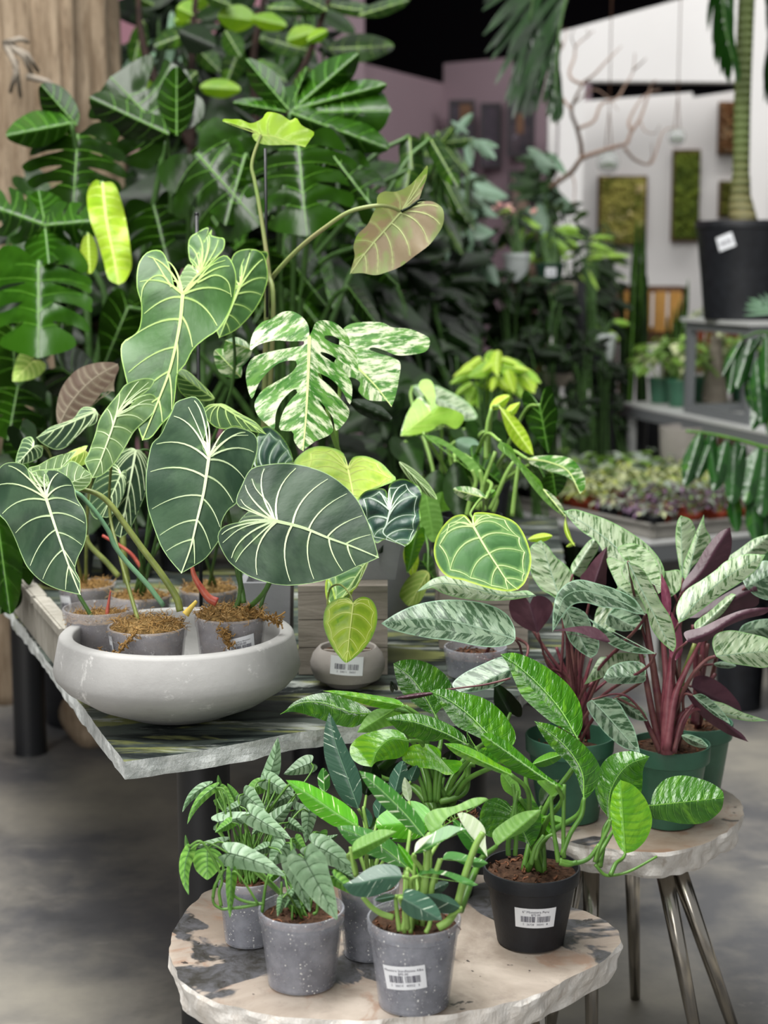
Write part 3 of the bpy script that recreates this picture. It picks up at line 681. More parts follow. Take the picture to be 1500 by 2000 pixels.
# dim roof over the shop, open where the skylight is
mb = MB(); mb.box((4.6, 4.0, 5.15), (5.4, 9.0, .1)); mb.box((-5.3, 4.0, 5.15), (5.2, 9.0, .1)); struct(mb.build('ceiling_roof_sides', M['darkwall']))
# ---------------------------------------------------------------- marble table
FLc = PH(242, 1488, HT); FRc = PH(1008, 1366, HT)
dl = Vector((-.867+.416, 1.15, 0)).normalized()
BL = FLc+dl*2.55; BR = Vector((.55, BL.y+.15, 0))
tb = thing('marble_bench', 'low bench with a dark green veined marble top on round black legs', 'bench', (0, 3.6, 0))
out = [FLc]+[FLc.lerp(FRc, t) for t in (.15, .3, .42, .5, .58, .7, .85)]+[FRc, Vector((.42, 3.4, 0)), BR, BL]
for i, dz in zip(range(1, 8), (.006, .0, -.012, -.004, .01, -.012, .005)): out[i] = out[i]+Vector((.3*dz, -dz, 0))
slab('marble_top', out, HT-.031, HT, [M['marble'], M['marble_edge']], tb, .008, 300, layers=3)
for px, py, d in ((397, 1500, 2.98), (53, 1260, 4.93), (905, 1400, 3.25), (600, 1000, 4.7)):
    p = P(px, py, d); mb = MB(); mb.lathe([(.052, 0), (.052, .004), (.05, .006), (.05, HT-.0315)], (p.x, p.y, 0), 28)
    flat_shade_by_angle(mb.build('leg', M['black_metal'], tb, True))
# ---------------------------------------------------------------- petrified wood stools
def stool(label, outpx, h, th, mat, legs, origin_px, nm='wood_slice_table'):
    pts = [PH(x, y, h) for x, y in outpx]; c = PH(*origin_px, h); t = thing(nm, label, 'table', (c.x, c.y, 0))
    pts = [Vector(p) for p in catmull(np.array([tuple(p) for p in pts+[pts[0]]]), 5)[:-1]]
    slab('table_top', pts, h-th, h, [mat, M['petrified_side']], t, .012, 260, layers=8, inset=.018, seed=h*10+th*100)
    for (a, b) in legs:
        A_ = Vector((c.x+a[0], c.y+a[1], h-th-.001)); B_ = Vector((c.x+b[0], c.y+b[1], 0.0))
        B2 = A_.lerp(B_, .994); mb = MB(); mb.tube([A_, A_.lerp(B2, .5), B2], (.017, .0105), 16); mb.build('leg', M['steel'], t, True)
    return t
stool('round petrified wood slice table in front, holding six nursery pots', [(330, 1850), (335, 1815), (350, 1790), (372, 1765), (398, 1742), (440, 1730), (520, 1722), (640, 1712), (760, 1706), (900, 1706), (1010, 1718), (1070, 1742), (1105, 1768), (1150, 1783), (1185, 1800), (1209, 1822), (1209, 1838), (1195, 1858), (1160, 1885), (1120, 1905), (1060, 1935), (1000, 1956), (930, 1972), (850, 1984), (760, 1991), (660, 1993), (560, 1988), (500, 1978), (432, 1960), (380, 1932), (344, 1902)],
      H1, .058, M['petrified_top'], [((.22, .02), (.25, .1)), ((-.12, .1), (-.2, .16)), ((-.1, -.12), (-.18, -.2)), ((.2, -.06), (.25, -.16)), ((.17, .1), (.24, .2))], (770, 1850))
stool('round petrified wood slice table at right, holding green plastic pots', [(1452, 1592), (1449, 1575), (1440, 1560), (1420, 1545), (1390, 1533), (1340, 1525), (1250, 1520), (1160, 1526), (1100, 1540), (1060, 1560), (1045, 1585), (1055, 1610), (1085, 1632), (1127, 1649), (1180, 1657), (1223, 1661), (1283, 1663), (1348, 1655), (1385, 1643), (1413, 1627), (1440, 1610)],
      H2, .056, M['petrified_top2'], [((.03, -.08), (.11, -.13)), ((.055, -.06), (.2, -.06)), ((-.1, -.05), (-.1, -.13)), ((-.115, -.01), (-.17, .0)), ((.0, .1), (.03, .18))], (1250, 1594))
# ---------------------------------------------------------------- concrete bowl
bc = PH(349, 1390, HT); 
bw = tag(MB().lathe([(.001, 0), (.08, 0), (.095, .003), (.155, .028), (.198, .056), (.214, .074), (.2175, .086), (.215, .1), (.206, .143), (.202, .147), (.184, .148), (.181, .144), (.184, .12), (.183, .09), (.165, .055), (.12, .03), (.001, .026)], bc, 96).build('concrete_bowl', M['bowl'], None, True, bc),
        'wide grey concrete bowl with white scuffs, filled with clear nursery pots', 'bowl')
# ---------------------------------------------------------------- slatted planter along the left edge, crates, grey planters
pe = thing('slatted_planter', 'grey wooden planter with upright slats along the left edge of the marble bench', 'planter', tuple(FLc+dl*1.5))
nrm = Vector((dl.y, -dl.x, 0)); base = FLc+nrm*.016
z0 = HT+.001
sx = [1.02, 1.30, 1.48, 1.62, 1.74, 1.85, 1.95, 2.05]
w_ = [.27, .16, .12, .10, .09, .08, .08, .08]
a_ = math.atan2(dl.y, dl.x)
s_ = .55
for i in range(9):
    wd = [.34, .17, .13, .11, .1, .1, .1, .1, .1][i]; hh = .098-.001*i
    c = base+dl*(s_+wd/2); mb = MB(); mb.box((c.x, c.y, z0+hh/2), (wd-.008, .022, hh), a_); mb.box((c.x-nrm.x*.0, c.y, z0+hh-.01), (wd-.03, .034, .016), a_)
    mb.build('slat', M['slat_wood'], pe); s_ += wd
mb = MB(); c = base+dl*1.1+nrm*.027; mb.box((c.x, c.y, z0+.012), (1.2, .03, .024), a_); mb.build('bottom_board', M['slat_wood'], pe)
def crate(label, px0, px1, d, h, depth, group=None, boards=3):
    a, b = P(px0, 1300, d), P(px1, 1300, d); W = b.x-a.x; cx = (a.x+b.x)/2; y = a.y
    # stand it on the bench
    t = thing('wooden_crate', label, 'crate', (cx, y+depth/2, HT), group); bh = h/boards
    for side, (sx_, sy_, ww, dd) in {'front_board': (0, .009, W, .018), 'back_board': (0, depth-.009, W, .018), 'side_board': (0, 0, 0, 0)}.items():
        for k in range(boards):
            z = HT+.0005+bh*(k+.5)
            if side == 'side_board':
                for sg in (-1, 1):
                    mb = MB(); mb.box((cx+sg*(W/2-.009), y+depth/2, z), (.018, depth-.04, bh-.002)); mb.build(side, M['crate_wood'], t)
            else: mb = MB(); mb.box((cx, y+sy_, z), (ww, dd, bh-.002)); mb.build(side, M['crate_wood'], t)
    mb = MB(); mb.box((cx, y+depth/2, HT+h+.006), (W, depth, .012)); mb.build('top_board', M['crate_wood'], t)
    for sg in (-1, 1):
        mb = MB(); mb.box((cx+sg*(W/2-.013), y+.03, HT+h/2), (.02, .022, h-.004)); mb.build('corner_post', M['brown_wood'], t)
    return (cx, y+depth/2, HT+h+.0125)
cz1 = HT+.168
c1 = crate('grey wooden crate behind the round taupe pot', 583, 757, 3.08, .165, .26)
c2 = crate('grey wooden crate behind the clear pot, right of the marble bench', 858, 1030, 3.3, .14, .3)
def boxplanter(label, cx, cy, z, W, D, H, mat, taper=.02, round_=False, nm='grey_planter'):
    o = MB(); o.add([(cx-W/2+taper, cy-D/2+taper, z), (cx+W/2-taper, cy-D/2+taper, z), (cx+W/2-taper, cy+D/2-taper, z), (cx-W/2+taper, cy+D/2-taper, z),
           (cx-W/2, cy-D/2, z+H), (cx+W/2, cy-D/2, z+H), (cx+W/2, cy+D/2, z+H), (cx-W/2, cy+D/2, z+H),
           (cx-W/2+.012, cy-D/2+.012, z+H), (cx+W/2-.012, cy-D/2+.012, z+H), (cx+W/2-.012, cy+D/2-.012, z+H), (cx-W/2+.012, cy+D/2-.012, z+H),
           (cx-W/2+.03, cy-D/2+.03, z+.03), (cx+W/2-.03, cy-D/2+.03, z+.03), (cx+W/2-.03, cy+D/2-.03, z+.03), (cx-W/2+.03, cy+D/2-.03, z+.03)],
          [(3, 2, 1, 0)]+[(i, (i+1) % 4, 4+(i+1) % 4, 4+i) for i in range(4)]+[(4+i, 4+(i+1) % 4, 8+(i+1) % 4, 8+i) for i in range(4)]+[(8+i, 8+(i+1) % 4, 12+(i+1) % 4, 12+i) for i in range(4)]+[(12, 13, 14, 15)])
    return o
gp = boxplanter('', c1[0]+.012, c1[1]+.02, c1[2], .22, .22, .135, None)
gpl = plant('grey_planter', 'square grey planter on top of the crate, variegated split leaves above', 'potted plant', (c1[0]+.012, c1[1]+.02, c1[2]), M['stem'], (c1[0]+.012, c1[1]+.02, c1[2]+.12), sr=.05, stem_r=.0035)
gp.build('planter_box', M['grey_planter'], gpl['root'])
soilmesh('soil', .085, (c1[0]+.012, c1[1]+.02, c1[2]+.115), M['soil'], gpl['root'])
p_ = P(520, 1300, 3.15)
gq = boxplanter('', p_.x, p_.y+.06, HT+.001, .10, .14, .17, None, .004)
tag(gq.build('grey_block_planter', M['grey_planter'], None, False, (p_.x, p_.y+.06, HT)), 'tall square grey planter between the concrete bowl and the crate', 'planter')
p_ = P(756, 1200, 3.62)
rp = MB().lathe([(.001, 0), (.06, 0), (.075, .02), (.1, .14), (.105, .25), (.102, .254), (.095, .25), (.09, .14), (.06, .03), (.001, .03)], (p_.x, p_.y, HT+.001), 48)
rpl = plant('round_planter', 'tall round grey planter behind the square planter with dark silver-veined and trailing leaves', 'potted plant', (p_.x, p_.y, HT+.001), M['stem'], (p_.x, p_.y, HT+.24), sr=.05, stem_r=.003)
flat_shade_by_angle(rp.build('planter_body', M['grey_planter'], rpl['root'], True)); soilmesh('soil', .092, (p_.x, p_.y, HT+.225), M['soil'], rpl['root'])
# ================================================================= REAR BENCHES
def bench(name, label, poly, h, th, top, leg, legs, cat='bench', grp=None):
    c = sum((Vector((p[0], p[1], 0)) for p in poly), Vector())/len(poly); t = thing(name, label, cat, (c.x, c.y, 0), grp)
    slab('bench_top', poly, h-.012, h, [M[top], M[top]], t, layers=1); n = len(poly)
    for i in range(n):
        a, b = Vector((*poly[i], 0)), Vector((*poly[(i+1) % n], 0)); m = (a+b)/2; dv = b-a; inn = (c-m); inn.z = 0; inn = inn.normalized()*.012
        mb = MB(); mb.box((m.x+inn.x, m.y+inn.y, h-.012-th/2), (dv.length-.02, .02, th), math.atan2(dv.y, dv.x)); mb.build('apron_rail', M[leg], t)
    for x, y in legs:
        mb = MB(); mb.box((x, y, (h-.013)/2), (.04, .04, h-.013)); mb.box((x, y, .012), (.06, .06, .024)); mb.build('leg', M['lightmetal'], t)
    return t
ZB = .53
a, b, c_ = PH(1000, 1000, ZB), PH(1270, 1060, ZB), PH(1500, 1040, ZB)
e1 = (a-b).normalized(); e2 = (c_-b).normalized()
A1 = b+e1*1.7; B1 = b; C1 = b+e2*1.6; D1 = A1+e2*1.6
bench('rear_bench', 'long light grey metal bench with a plant tray on it', [(A1.x, A1.y), (B1.x, B1.y), (C1.x, C1.y), (D1.x, D1.y)], ZB, .06, 'lightmetal', 'greymetal', [((B1+(D1-B1)*.06).x, (B1+(D1-B1)*.06).y), ((A1+(C1-A1)*.05).x, (A1+(C1-A1)*.05).y), ((D1+(B1-D1)*.05).x, (D1+(B1-D1)*.05).y)])
# tray
TO = b+e1*.05+e2*.05; tw, tl = 1.25, 1.15
tc = [TO, TO+e2*tw, TO+e2*tw+e1*tl, TO+e1*tl]
tr = thing('plant_tray', 'large grey metal plant tray full of small potted plants', 'tray', tuple((tc[0]+tc[2])/2+Vector((0, 0, ZB))))
slab('tray_bottom', [(p.x, p.y) for p in tc], ZB+.001, ZB+.006, [M['tray'], M['tray']], tr, layers=1)
for i in range(4):
    p0, p1 = tc[i], tc[(i+1) % 4]; m = (p0+p1)/2; dv = p1-p0; mb = MB()
    mb.box((m.x, m.y, ZB+.028), (dv.length+.03, .012, .045), math.atan2(dv.y, dv.x)); mb.box((m.x, m.y, ZB+.052), (dv.length+.04, .032, .006), math.atan2(dv.y, dv.x)); mb.build('tray_side', M['tray'], tr)
# upper bench with the palm stand
ZU = .86
u1, u2 = PH(1207, 785, ZU), PH(1500, 845, ZU); ev = (u2-u1).normalized(); en = Vector((-ev.y, ev.x, 0))
if en.y < 0: en = -en
U = [u1, u2+ev*.5, u2+ev*.5+en*1.0, u1+en*1.0]
bench('upper_bench', 'grey steel bench behind the tray carrying small potted plants and the palm stand', [(p.x, p.y) for p in U], ZU, .05, 'lightmetal', 'greymetal', [(p.x, p.y) for p in [U[0].lerp(U[2], .04), U[1].lerp(U[3], .04), U[3].lerp(U[1], .04)]])
# palm stand: open steel frame
s1 = PH(1333, 806, ZU)+en*.03; s2 = PH(1450, 830, ZU)+en*.03; sl_ = (s2-s1).length; sv = (s2-s1).normalized(); ZS = zat(628, s1.y)
stn = thing('steel_stand', 'open square steel stand under the large black palm pot', 'stand', tuple((s1+s2)/2+en*.14))
for cnr in (s1, s2, s1+en*.28, s2+en*.28):
    mb = MB(); mb.box((cnr.x, cnr.y, (ZU+ZS)/2), (.036, .036, ZS-ZU-.002), math.atan2(sv.y, sv.x)); mb.build('leg', M['greymetal'], stn)
for zz in (ZU+.02, ZS-.02):
    for p0, p1 in ((s1, s2), (s1+en*.28, s2+en*.28), (s1, s1+en*.28), (s2, s2+en*.28)):
        m = (p0+p1)/2; dv = p1-p0; mb = MB(); mb.box((m.x, m.y, zz), (dv.length-.036, .034, .034), math.atan2(dv.y, dv.x)); mb.build('rail', M['greymetal'], stn)
m = (s1+s2)/2+en*.14; mb = MB(); mb.box((m.x, m.y, ZS+.009), (sl_+.07, .35, .018), math.atan2(sv.y, sv.x)); mb.build('stand_top', M['lightmetal'], stn)
# palm pot and palm
pc = (s1+s2)/2+en*.15; pc = Vector(((1452-750)/F*dep(Vector((pc.x, pc.y, 1.4))), pc.y, 0)); pz = ZS+.0185; dP = dep(Vector((pc.x, pc.y, pz)))
hP = zat(432, pc.y)-pz
palm = plant('potted_palm', 'tall palm with ringed trunk in a large black pot on the steel stand', 'potted plant', (pc.x, pc.y, pz), M['stem_dark'], (pc.x, pc.y, pz+hP-.03))
lathe_part('pot', potprof(.215, .165, hP, liph=.03), (pc.x, pc.y, pz), M['blackpot'], palm['root'])
soilmesh('soil', .19, (pc.x, pc.y, pz+hP-.03), M['soil'], palm['root'])
price_label(palm['root'], (pc.x, pc.y, pz+hP-.09), lambda y: .206, .075, .06, -PI/2-.62, .35, '', '', '', seed=4)
k = N('palm_trunk'); v = k.obj((1, 1, 1)); wv = k.n('TexWave', wave_type='BANDS', bands_direction='Z'); k.l(v, wv.inputs[0]); wv.inputs['Scale'].default_value = 9; wv.inputs['Distortion'].default_value = 1.5
zz_ = k.n('SeparateXYZ'); k.l(v, zz_.inputs[0]); f_ = k.ramp(zz_.outputs[2], .75, .2)
palmt = k.bsdf(k.mix(f_, lin('#5c6a38'), k.mix(k.ramp(wv.outputs[0], .3, .8), lin('#8d7a58'), lin('#5c4a34'))), .6, .4, 0, k.bump(wv.outputs[0], .5, .02))
tp = [Vector((pc.x, pc.y, pz+hP-.045))]
for px, py in ((1447, 400), (1447, 360), (1448, 300), (1450, 200), (1454, 90), (1458, 0), (1462, -90)):
    tp.append(P(px, py, dP))
mb = MB(); mb.tube([Vector(p) for p in catmull(np.array([tuple(p) for p in tp]), 5)], [.062, .06, .058, .056, .054, .052, .048, .045, .043, .042, .041, .04]+[.036]*24, 20)
mb.build('trunk', palmt, palm['root'], True)
g['palm'] = leafmat('palm_leaflet', '#142f0f', '#1e4414', None, sc=4, rough=.3, spec=.5, tr=.25)
def frond(pl, pts, d, n, lmin, lmax, ang, seed, side=(-1, 1), w=.016, droop=.6, d2=None):
    """pts px polyline of the rachis, leaflets as one mesh part"""
    rr = random.Random(seed); c = catmull(np.array(pts), 8); m = len(c); d2 = d if d2 is None else d2
    ds = np.linspace(d, d2, m); c3 = [P(x, y, dd) for (x, y), dd in zip(c, ds)]
    fr = MB(); fr.tube(c3, (.009, .003), 7); fo = fr.build('frond', M['stem_dark'], pl['root'], True); mb = MB()
    for i in range(n):
        t = (i+.5)/n; k_ = t*(m-1); j = min(int(k_), m-2); p = c3[j].lerp(c3[j+1], k_-j); tg = (c3[j+1]-c3[j]).normalized()
        pr = tg.cross(Vector((0, 1, 0))).normalized()
        for s in side:
            L = lmin+(lmax-lmin)*math.sin(PI*min(1, t*.85+.15)); dv = (tg*math.cos(ang)+pr*s*math.sin(ang)+Vector((0, rr.uniform(-.35, .35), 0))).normalized()
            wd = Vector((0, 1, 0)).cross(dv).normalized(); pts_ = []; q_ = Vector(p); K_ = 7; vs = []
            for a in range(K_+1):
                f = a/K_; ww = w*(math.sin(PI*(f*.9+.07))**.6)*.5*(1 if a < K_ else .1)
                wdn = (wd+Vector((0, .6*s, 0))).normalized(); vs += [q_+wdn*ww, q_+Vector((0, .25*ww, 0)), q_-wdn*ww]
                dv = (dv+Vector((0, 0, -droop/K_*1.6))).normalized(); q_ = q_+dv*L/K_
            mb.add(vs, [(3*a+b_, 3*a+b_+1, 3*a+b_+4, 3*a+b_+3) for a in range(K_) for b_ in (0, 1)])
    o = mb.build('leaflets', [g['palm']], fo, True)
    return o
crop('X'); K['palm'] = dict(mat=g['palm'], vmat=None, lat=(), mw=1, lw=1, quilt=0, qs=5, fold=.03, loops=False, res=10)
def drop_frond(pts, tips, w):
    c = catmull(np.array(pts), 5); MB().tube([P(x, y, dP-.35) for x, y in c], (.012, .004), 7).build('frond', M['stem_dark'], palm['root'], True)
    for i, (x, y) in enumerate(tips):
        o = c[int(len(c)*(.35+.6*i/len(tips)))]; tf(palm, 'palm', (o[0], o[1]), (x, y), w*180/math.hypot(x-o[0], y-o[1]), dP-.35+.02*(i % 3), shape='strap', st=0, gy=0, bend=.05 if x < 1060 else -.03, name='leaflet')
drop_frond([(1462, -95), (1330, -150), (1200, -120), (1130, -50), (1100, 20), (1088, 110), (1086, 190)], [(960, -20), (938, 24), (948, 62), (940, 72), (945, 106), (956, 122), (966, 168), (975, 150), (985, 204), (1000, 236), (992, 215), (1012, 228), (1022, 236), (1034, 232), (1046, 222), (1060, 205), (1040, 200), (1068, 232), (1078, 242), (1086, 246), (1075, 210), (1094, 236)], .085)
drop_frond([(1462, -95), (1360, -160), (1220, -150), (1110, -90), (1050, -30), (1035, 40)], [(930, -40), (940, 10), (955, 50), (962, 96), (985, 130), (1000, 150), (1010, 175), (1020, 160), (1035, 180), (1060, 160), (1050, 130)], .08)
frond(palm, [(1462, -95), (1440, -130), (1415, -60), (1415, 40), (1432, 120)], dP, 22, .1, .26, .5, 7, droop=1.5, w=.03, d2=dP-.2)
frond(palm, [(1462, -95), (1500, -140), (1530, -60), (1530, 60), (1515, 160)], dP, 24, .12, .34, .6, 8, droop=1.5, w=.03, d2=dP-.4)
# ---------------------------------------------------------------- pictures and art
def picture(label, x0, x1, y0, y1, Y, inner, grp=None, nm='framed_picture', cat='picture', split=None, fr='frame_dark', border=6):
    cx = (X(x0, Y)+X(x1, Y))/2; W = X(x1, Y)-X(x0, Y); za, zb = zat(y1, Y), zat(y0, Y); t = thing(nm, label, cat, (cx, Y-.02, (za+zb)/2), grp); bd = border/F*Y
    mb = MB()
    for c, s in (((cx, Y-.02, zb-bd/2), (W, .03, bd)), ((cx, Y-.02, za+bd/2), (W, .03, bd)), ((X(x0, Y)+bd/2, Y-.02, (za+zb)/2), (bd, .03, zb-za-2*bd)), ((X(x1, Y)-bd/2, Y-.02, (za+zb)/2), (bd, .03, zb-za-2*bd))): mb.box(c, s)
    mb.build('frame', M[fr], t); mb = MB(); mb.box((cx, Y-.014, (za+zb)/2), (W-2*bd, .012, zb-za-2*bd)); mb.build('print', inner, t)
    if split:
        for (a0, b0, a1, b1, mt) in split:
            mb = MB(); mb.box((X(a0, Y)/2+X(a1, Y)/2, Y-.021, zat(b0, Y)/2+zat(b1, Y)/2), (X(a1, Y)-X(a0, Y), .004, zat(b0, Y)-zat(b1, Y))); mb.build('print_detail', mt, t)
    return t
def abstract(name, a, b, c, sc=4):
    k = N(name); v = k.obj(); n1 = k.noise(v, sc, 4, .6, 1); n2 = k.noise(v, sc*2.3, 4, .6); col = k.mix(k.ramp(n1, .42, .58), lin(a), lin(b)); return k.bsdf(k.mix(k.ramp(n2, .6, .66), col, lin(c)), .5, .3)
a1, a2_, a3 = abstract('print_tan', '#7d6a62', '#9a8272', '#4c3f48'), abstract('print_plum', '#241a28', '#3a2c3a', '#5f5262'), abstract('print_dark', '#14101c', '#33262f', '#7d7684', 7)
pm = lambda px: 11.5-.6*max(0, (px-862)/280)
picture('dark framed picture, leftmost on the mauve wall, half tan', 872, 921, 196, 370, pm(920)-.02, a2_, split=[(892, 204, 915, 240, M['brown_wood'])], grp=None)
picture('narrow dark framed picture second from left on the mauve wall', 931, 970, 202, 328, pm(970), a2_)
picture('dark framed picture with a small gold centre beside the white wall corner', 982, 1033, 172, 306, pm(1033), a3, split=[(999, 222, 1013, 262, M['brown_wood'])])
picture('small framed picture low on the mauve wall beside the white corner', 986, 1030, 334, 430, pm(1030), a1)
def mossart(label, x0, x1, y0, y1, Y, c1, c2_, c3_, frame, seed, nm='moss_panel'):
    cx = (X(x0, Y)+X(x1, Y))/2; W = X(x1, Y)-X(x0, Y); za, zb = zat(y1, Y), zat(y0, Y); H = zb-za; t = thing(nm, label, 'wall art', (cx, Y-.03, (za+zb)/2))
    mb = MB(); mb.box((cx, Y-.03, (za+zb)/2), (W, .05, H)); mb.build('backing', M[frame], t)
    n = 46; m = int(n*H/W) if H > W else n; vs = []
    for j in range(m+1):
        for i in range(n+1):
            x, z = X(x0, Y)+W*(.04+.92*i/n), za+H*(.03+.94*j/m); e = 0 if i in (0, n) or j in (0, m) else 1
            vs.append((x, Y-.056-e*(.022+.05*abs(noise.noise(Vector((x*16, z*16, seed))))+.02*noise.noise(Vector((x*50, z*50, seed)))), z))
    k = N('moss_art'); v = k.obj(); n1 = k.noise(v, 9, 6, .7, .5); col = k.mix(k.ramp(n1, .42, .58), lin(c1), lin(c2_)); n2 = k.noise(v, 6, 6, .7, 1); col = k.mix(k.ramp(n2, .55, .62), col, lin(c3_)); mt = k.bsdf(col, .9, .1)
    mesh('moss_relief', vs, [(j*(n+1)+i, j*(n+1)+i+1, (j+1)*(n+1)+i+1, (j+1)*(n+1)+i) for j in range(m) for i in range(n)], mt, t)
mossart('wide framed moss and bark panel on the white wall', 1155, 1247, 344, 480, Yi, '#a9a257', '#5c6428', '#dcc79c', 'brown_wood', 1)
mossart('tall narrow dark green moss panel on the white wall', 1295, 1346, 293, 472, Yi, '#4c5c26', '#6f7e30', '#333d18', 'brown_wood', 2)
mossart('brown bark relief panel left of the palm trunk', 1379, 1441, 200, 303, Yi, '#6b4a30', '#8a6a48', '#b3a488', 'brown_wood', 3, 'bark_panel')
mossart('small green moss panel left of the palm trunk', 1384, 1438, 354, 425, Yi, '#4a4f22', '#6a6a2e', '#32301a', 'brown_wood', 4)
mossart('green moss panel at the right edge', 1488, 1540, 330, 420, Yw, '#5c6a24', '#7d8432', '#3a421c', 'brown_wood', 5)
mossart('round edged moss wreath panel at the top right edge', 1492, 1540, 222, 286, Yw, '#5c6a4a', '#7d847a', '#3a423c', 'brown_wood', 6, 'moss_panel')
# hanging glass terrariums
kg = N('orb_glass'); M['orb'] = kg.bsdf(lin('#cdd6d2'), .08, .6, 0, None, alpha=.3)
def orb(label, px, py, r, d, grp=None):
    c = P(px, py, d); t = thing('hanging_terrarium', label, 'terrarium', tuple(c), grp); rm = r/F*d
    MB().lathe([(rm*.02+rm*math.sin(PI*i/20), -rm*math.cos(PI*i/20)) for i in range(18)], c, 28).build('glass_globe', M['orb'], t, True)
    for s in (-1, 1): MB().tube([c+Vector((s*rm*.3, 0, rm*.93)), c+Vector((0, 0, rm*4.5)), Vector((c.x, c.y, 5.098))], .003, 5).build('string', M['brown_wood'], t)
    soilmesh('moss_fill', rm*.86, (c.x, c.y, c.z-rm*.35), M['mossgreen'], t, rm*.2, rm*.3)
M['mossgreen'] = plain('mossgreen', '#5a6a3c', .9, .1, c2='#39472a', sc=20)
orb('clear glass globe terrarium hanging in front of the white wall', 1188, 318, 22, 8.6); orb('small glass globe terrarium hanging right of the bare branch', 1322, 268, 17, 8.8)
# bare branch
crop('C'); br = [([(380, 960), (450, 905), (540, 840), (590, 775), (680, 740), (760, 715), (810, 700), (830, 650), (870, 590), (890, 540), (930, 420), (950, 395)], 9, 3), ([(590, 775), (585, 700), (565, 620), (540, 550), (555, 490), (600, 400)], 8, 4),
  ([(545, 540), (490, 470), (458, 380), (455, 300), (500, 220), (520, 140)], 5, 1.5), ([(590, 410), (545, 390), (530, 350), (555, 280), (560, 230), (600, 190), (650, 150)], 5, 1.5), ([(600, 400), (650, 365), (710, 300), (750, 260), (785, 225)], 4, 1.2),
  ([(580, 625), (650, 590), (685, 510), (760, 480), (800, 420), (840, 350), (850, 260)], 5, 1.5), ([(840, 345), (880, 310), (905, 285)], 3, 1.2), ([(800, 725), (850, 780), (925, 800), (960, 720), (990, 640), (1060, 620)], 5, 1.5), ([(835, 640), (820, 600), (850, 530), (900, 465), (975, 432)], 5, 1.5),
  ([(560, 500), (640, 440), (700, 460), (770, 540)], 3, 1), ([(500, 230), (480, 180), (500, 130)], 2.5, 1), ([(560, 235), (540, 180), (555, 140)], 2.5, 1), ([(875, 590), (900, 640), (950, 650), (970, 610)], 2.5, 1), ([(600, 190), (625, 170), (610, 140)], 2, 1), ([(455, 300), (440, 240)], 2, 1), ([(920, 800), (935, 760), (930, 700)], 2.5, 1), ([(540, 845), (556, 900), (552, 1000)], 3, 1.5)]
mb = MB(); dB = 7.9
for pts, r0, r1 in br:
    c = catmull(np.array([q(p) for p in pts]), 5); rr = random.Random(len(pts))
    mb.tube([P(x, y, dB+.25*math.sin(i*.11+r0)) for i, (x, y) in enumerate(c)], (r0/2.2/F*dB*1.35, r1/2.2/F*dB*1.3), 8)
basep = P(*q((380, 960)), dB); fl = Vector((basep.x-.02, basep.y, 0))
mb.tube([basep, basep+Vector((-.03, 0, -.4)), fl+Vector((0, 0, .004))], (.02, .03), 10)
tag(mb.build('bare_branch', M['branch'], None, True, fl), 'leafless forked branch standing in front of the white wall', 'branch')
# ---------------------------------------------------------------- old tree trunk
TD = 5.55; tc_ = P(85, 500, TD); tcx = tc_.x-.07; vs, fs = [], []; n, m = 110, 80
for j in range(m+1):
    z = 3.1*j/m
    for i in range(n):
        a = 2*PI*i/n; r = .30*(1+.12*math.exp(-z*2.2)); f = .055*noise.noise(Vector((math.cos(a)*2.3, math.sin(a)*2.3, z*.35)))*2+.05*abs(noise.noise(Vector((math.cos(a)*6, math.sin(a)*6, z*.5))))*-1.6+.012*noise.noise(Vector((math.cos(a)*18, math.sin(a)*18, z*3)))
        cleft = -.09*math.exp(-((a-(1.5*PI-.45+.1*math.sin(z*2)))/.10)**2)-.06*math.exp(-((a-(1.5*PI+.33))/.06)**2)
        rr_ = r+f+cleft; vs.append((tcx+rr_*math.cos(a)*1.05, tc_.y+.1+rr_*math.sin(a), z))
    if j: fs += [((j-1)*n+i, (j-1)*n+(i+1) % n, j*n+(i+1) % n, j*n+i) for i in range(n)]
fs += [tuple(m*n+i for i in range(n)), tuple(range(n))[::-1]]
tk = thing('dead_tree_trunk', 'weathered grey-brown dead tree trunk at the top left', 'tree trunk', (tcx, tc_.y+.1, 0)); mesh('trunk', vs, fs, M['old_trunk'], tk)
mb = MB(); rr = random.Random(3)
for x0, y0, x1, y1 in ((10, 85, 55, 82), (15, 85, 65, 150), (12, 88, 40, 190), (20, 90, 75, 140), (55, 150, 120, 185), (30, 120, 20, 180)):
    mb.tube([P(x0, y0, TD-.42), P((x0+x1)/2+6, (y0+y1)/2-8, TD-.46), P(x1, y1, TD-.38)], (.012, .006), 7)
mb.build('broken_twigs', M['grey_log'], tk, True)
# logs and stones on the floor behind the bench
for i, (px, py, d, rx, rz) in enumerate(((190, 1375, 5.1, .12, .10), (285, 1345, 5.35, .1, .08), (395, 1340, 5.5, .1, .1))):
    p = P(px, py, d); mb = MB(); vs, fs = [], []
    o = MB(); o.lathe([(.001+rx*math.sin(PI*j/10)*(1+.0*j), rz*(1-math.cos(PI*j/10))) for j in range(11)], (p.x, p.y, -.02), 18)
    o.v = [(x+.03*noise.noise(Vector((x*9, y*9, z*9))), y+.03*noise.noise(Vector((x*9, y*9, z*9+5))), z+.02*noise.noise(Vector((x*8, y*8, z*8+9)))) for x, y, z in o.v]
    tag(o.build('driftwood_stump', M['old_trunk'], None, True, (p.x, p.y, 0)), ['lumpy brown driftwood stump behind the far left bench leg', 'smaller brown stump right of the far bench leg', 'brown stump at the left edge under the bench'][i], 'stump')
# ================================================================= FOREGROUND PLANTS
ZP = HT+.052
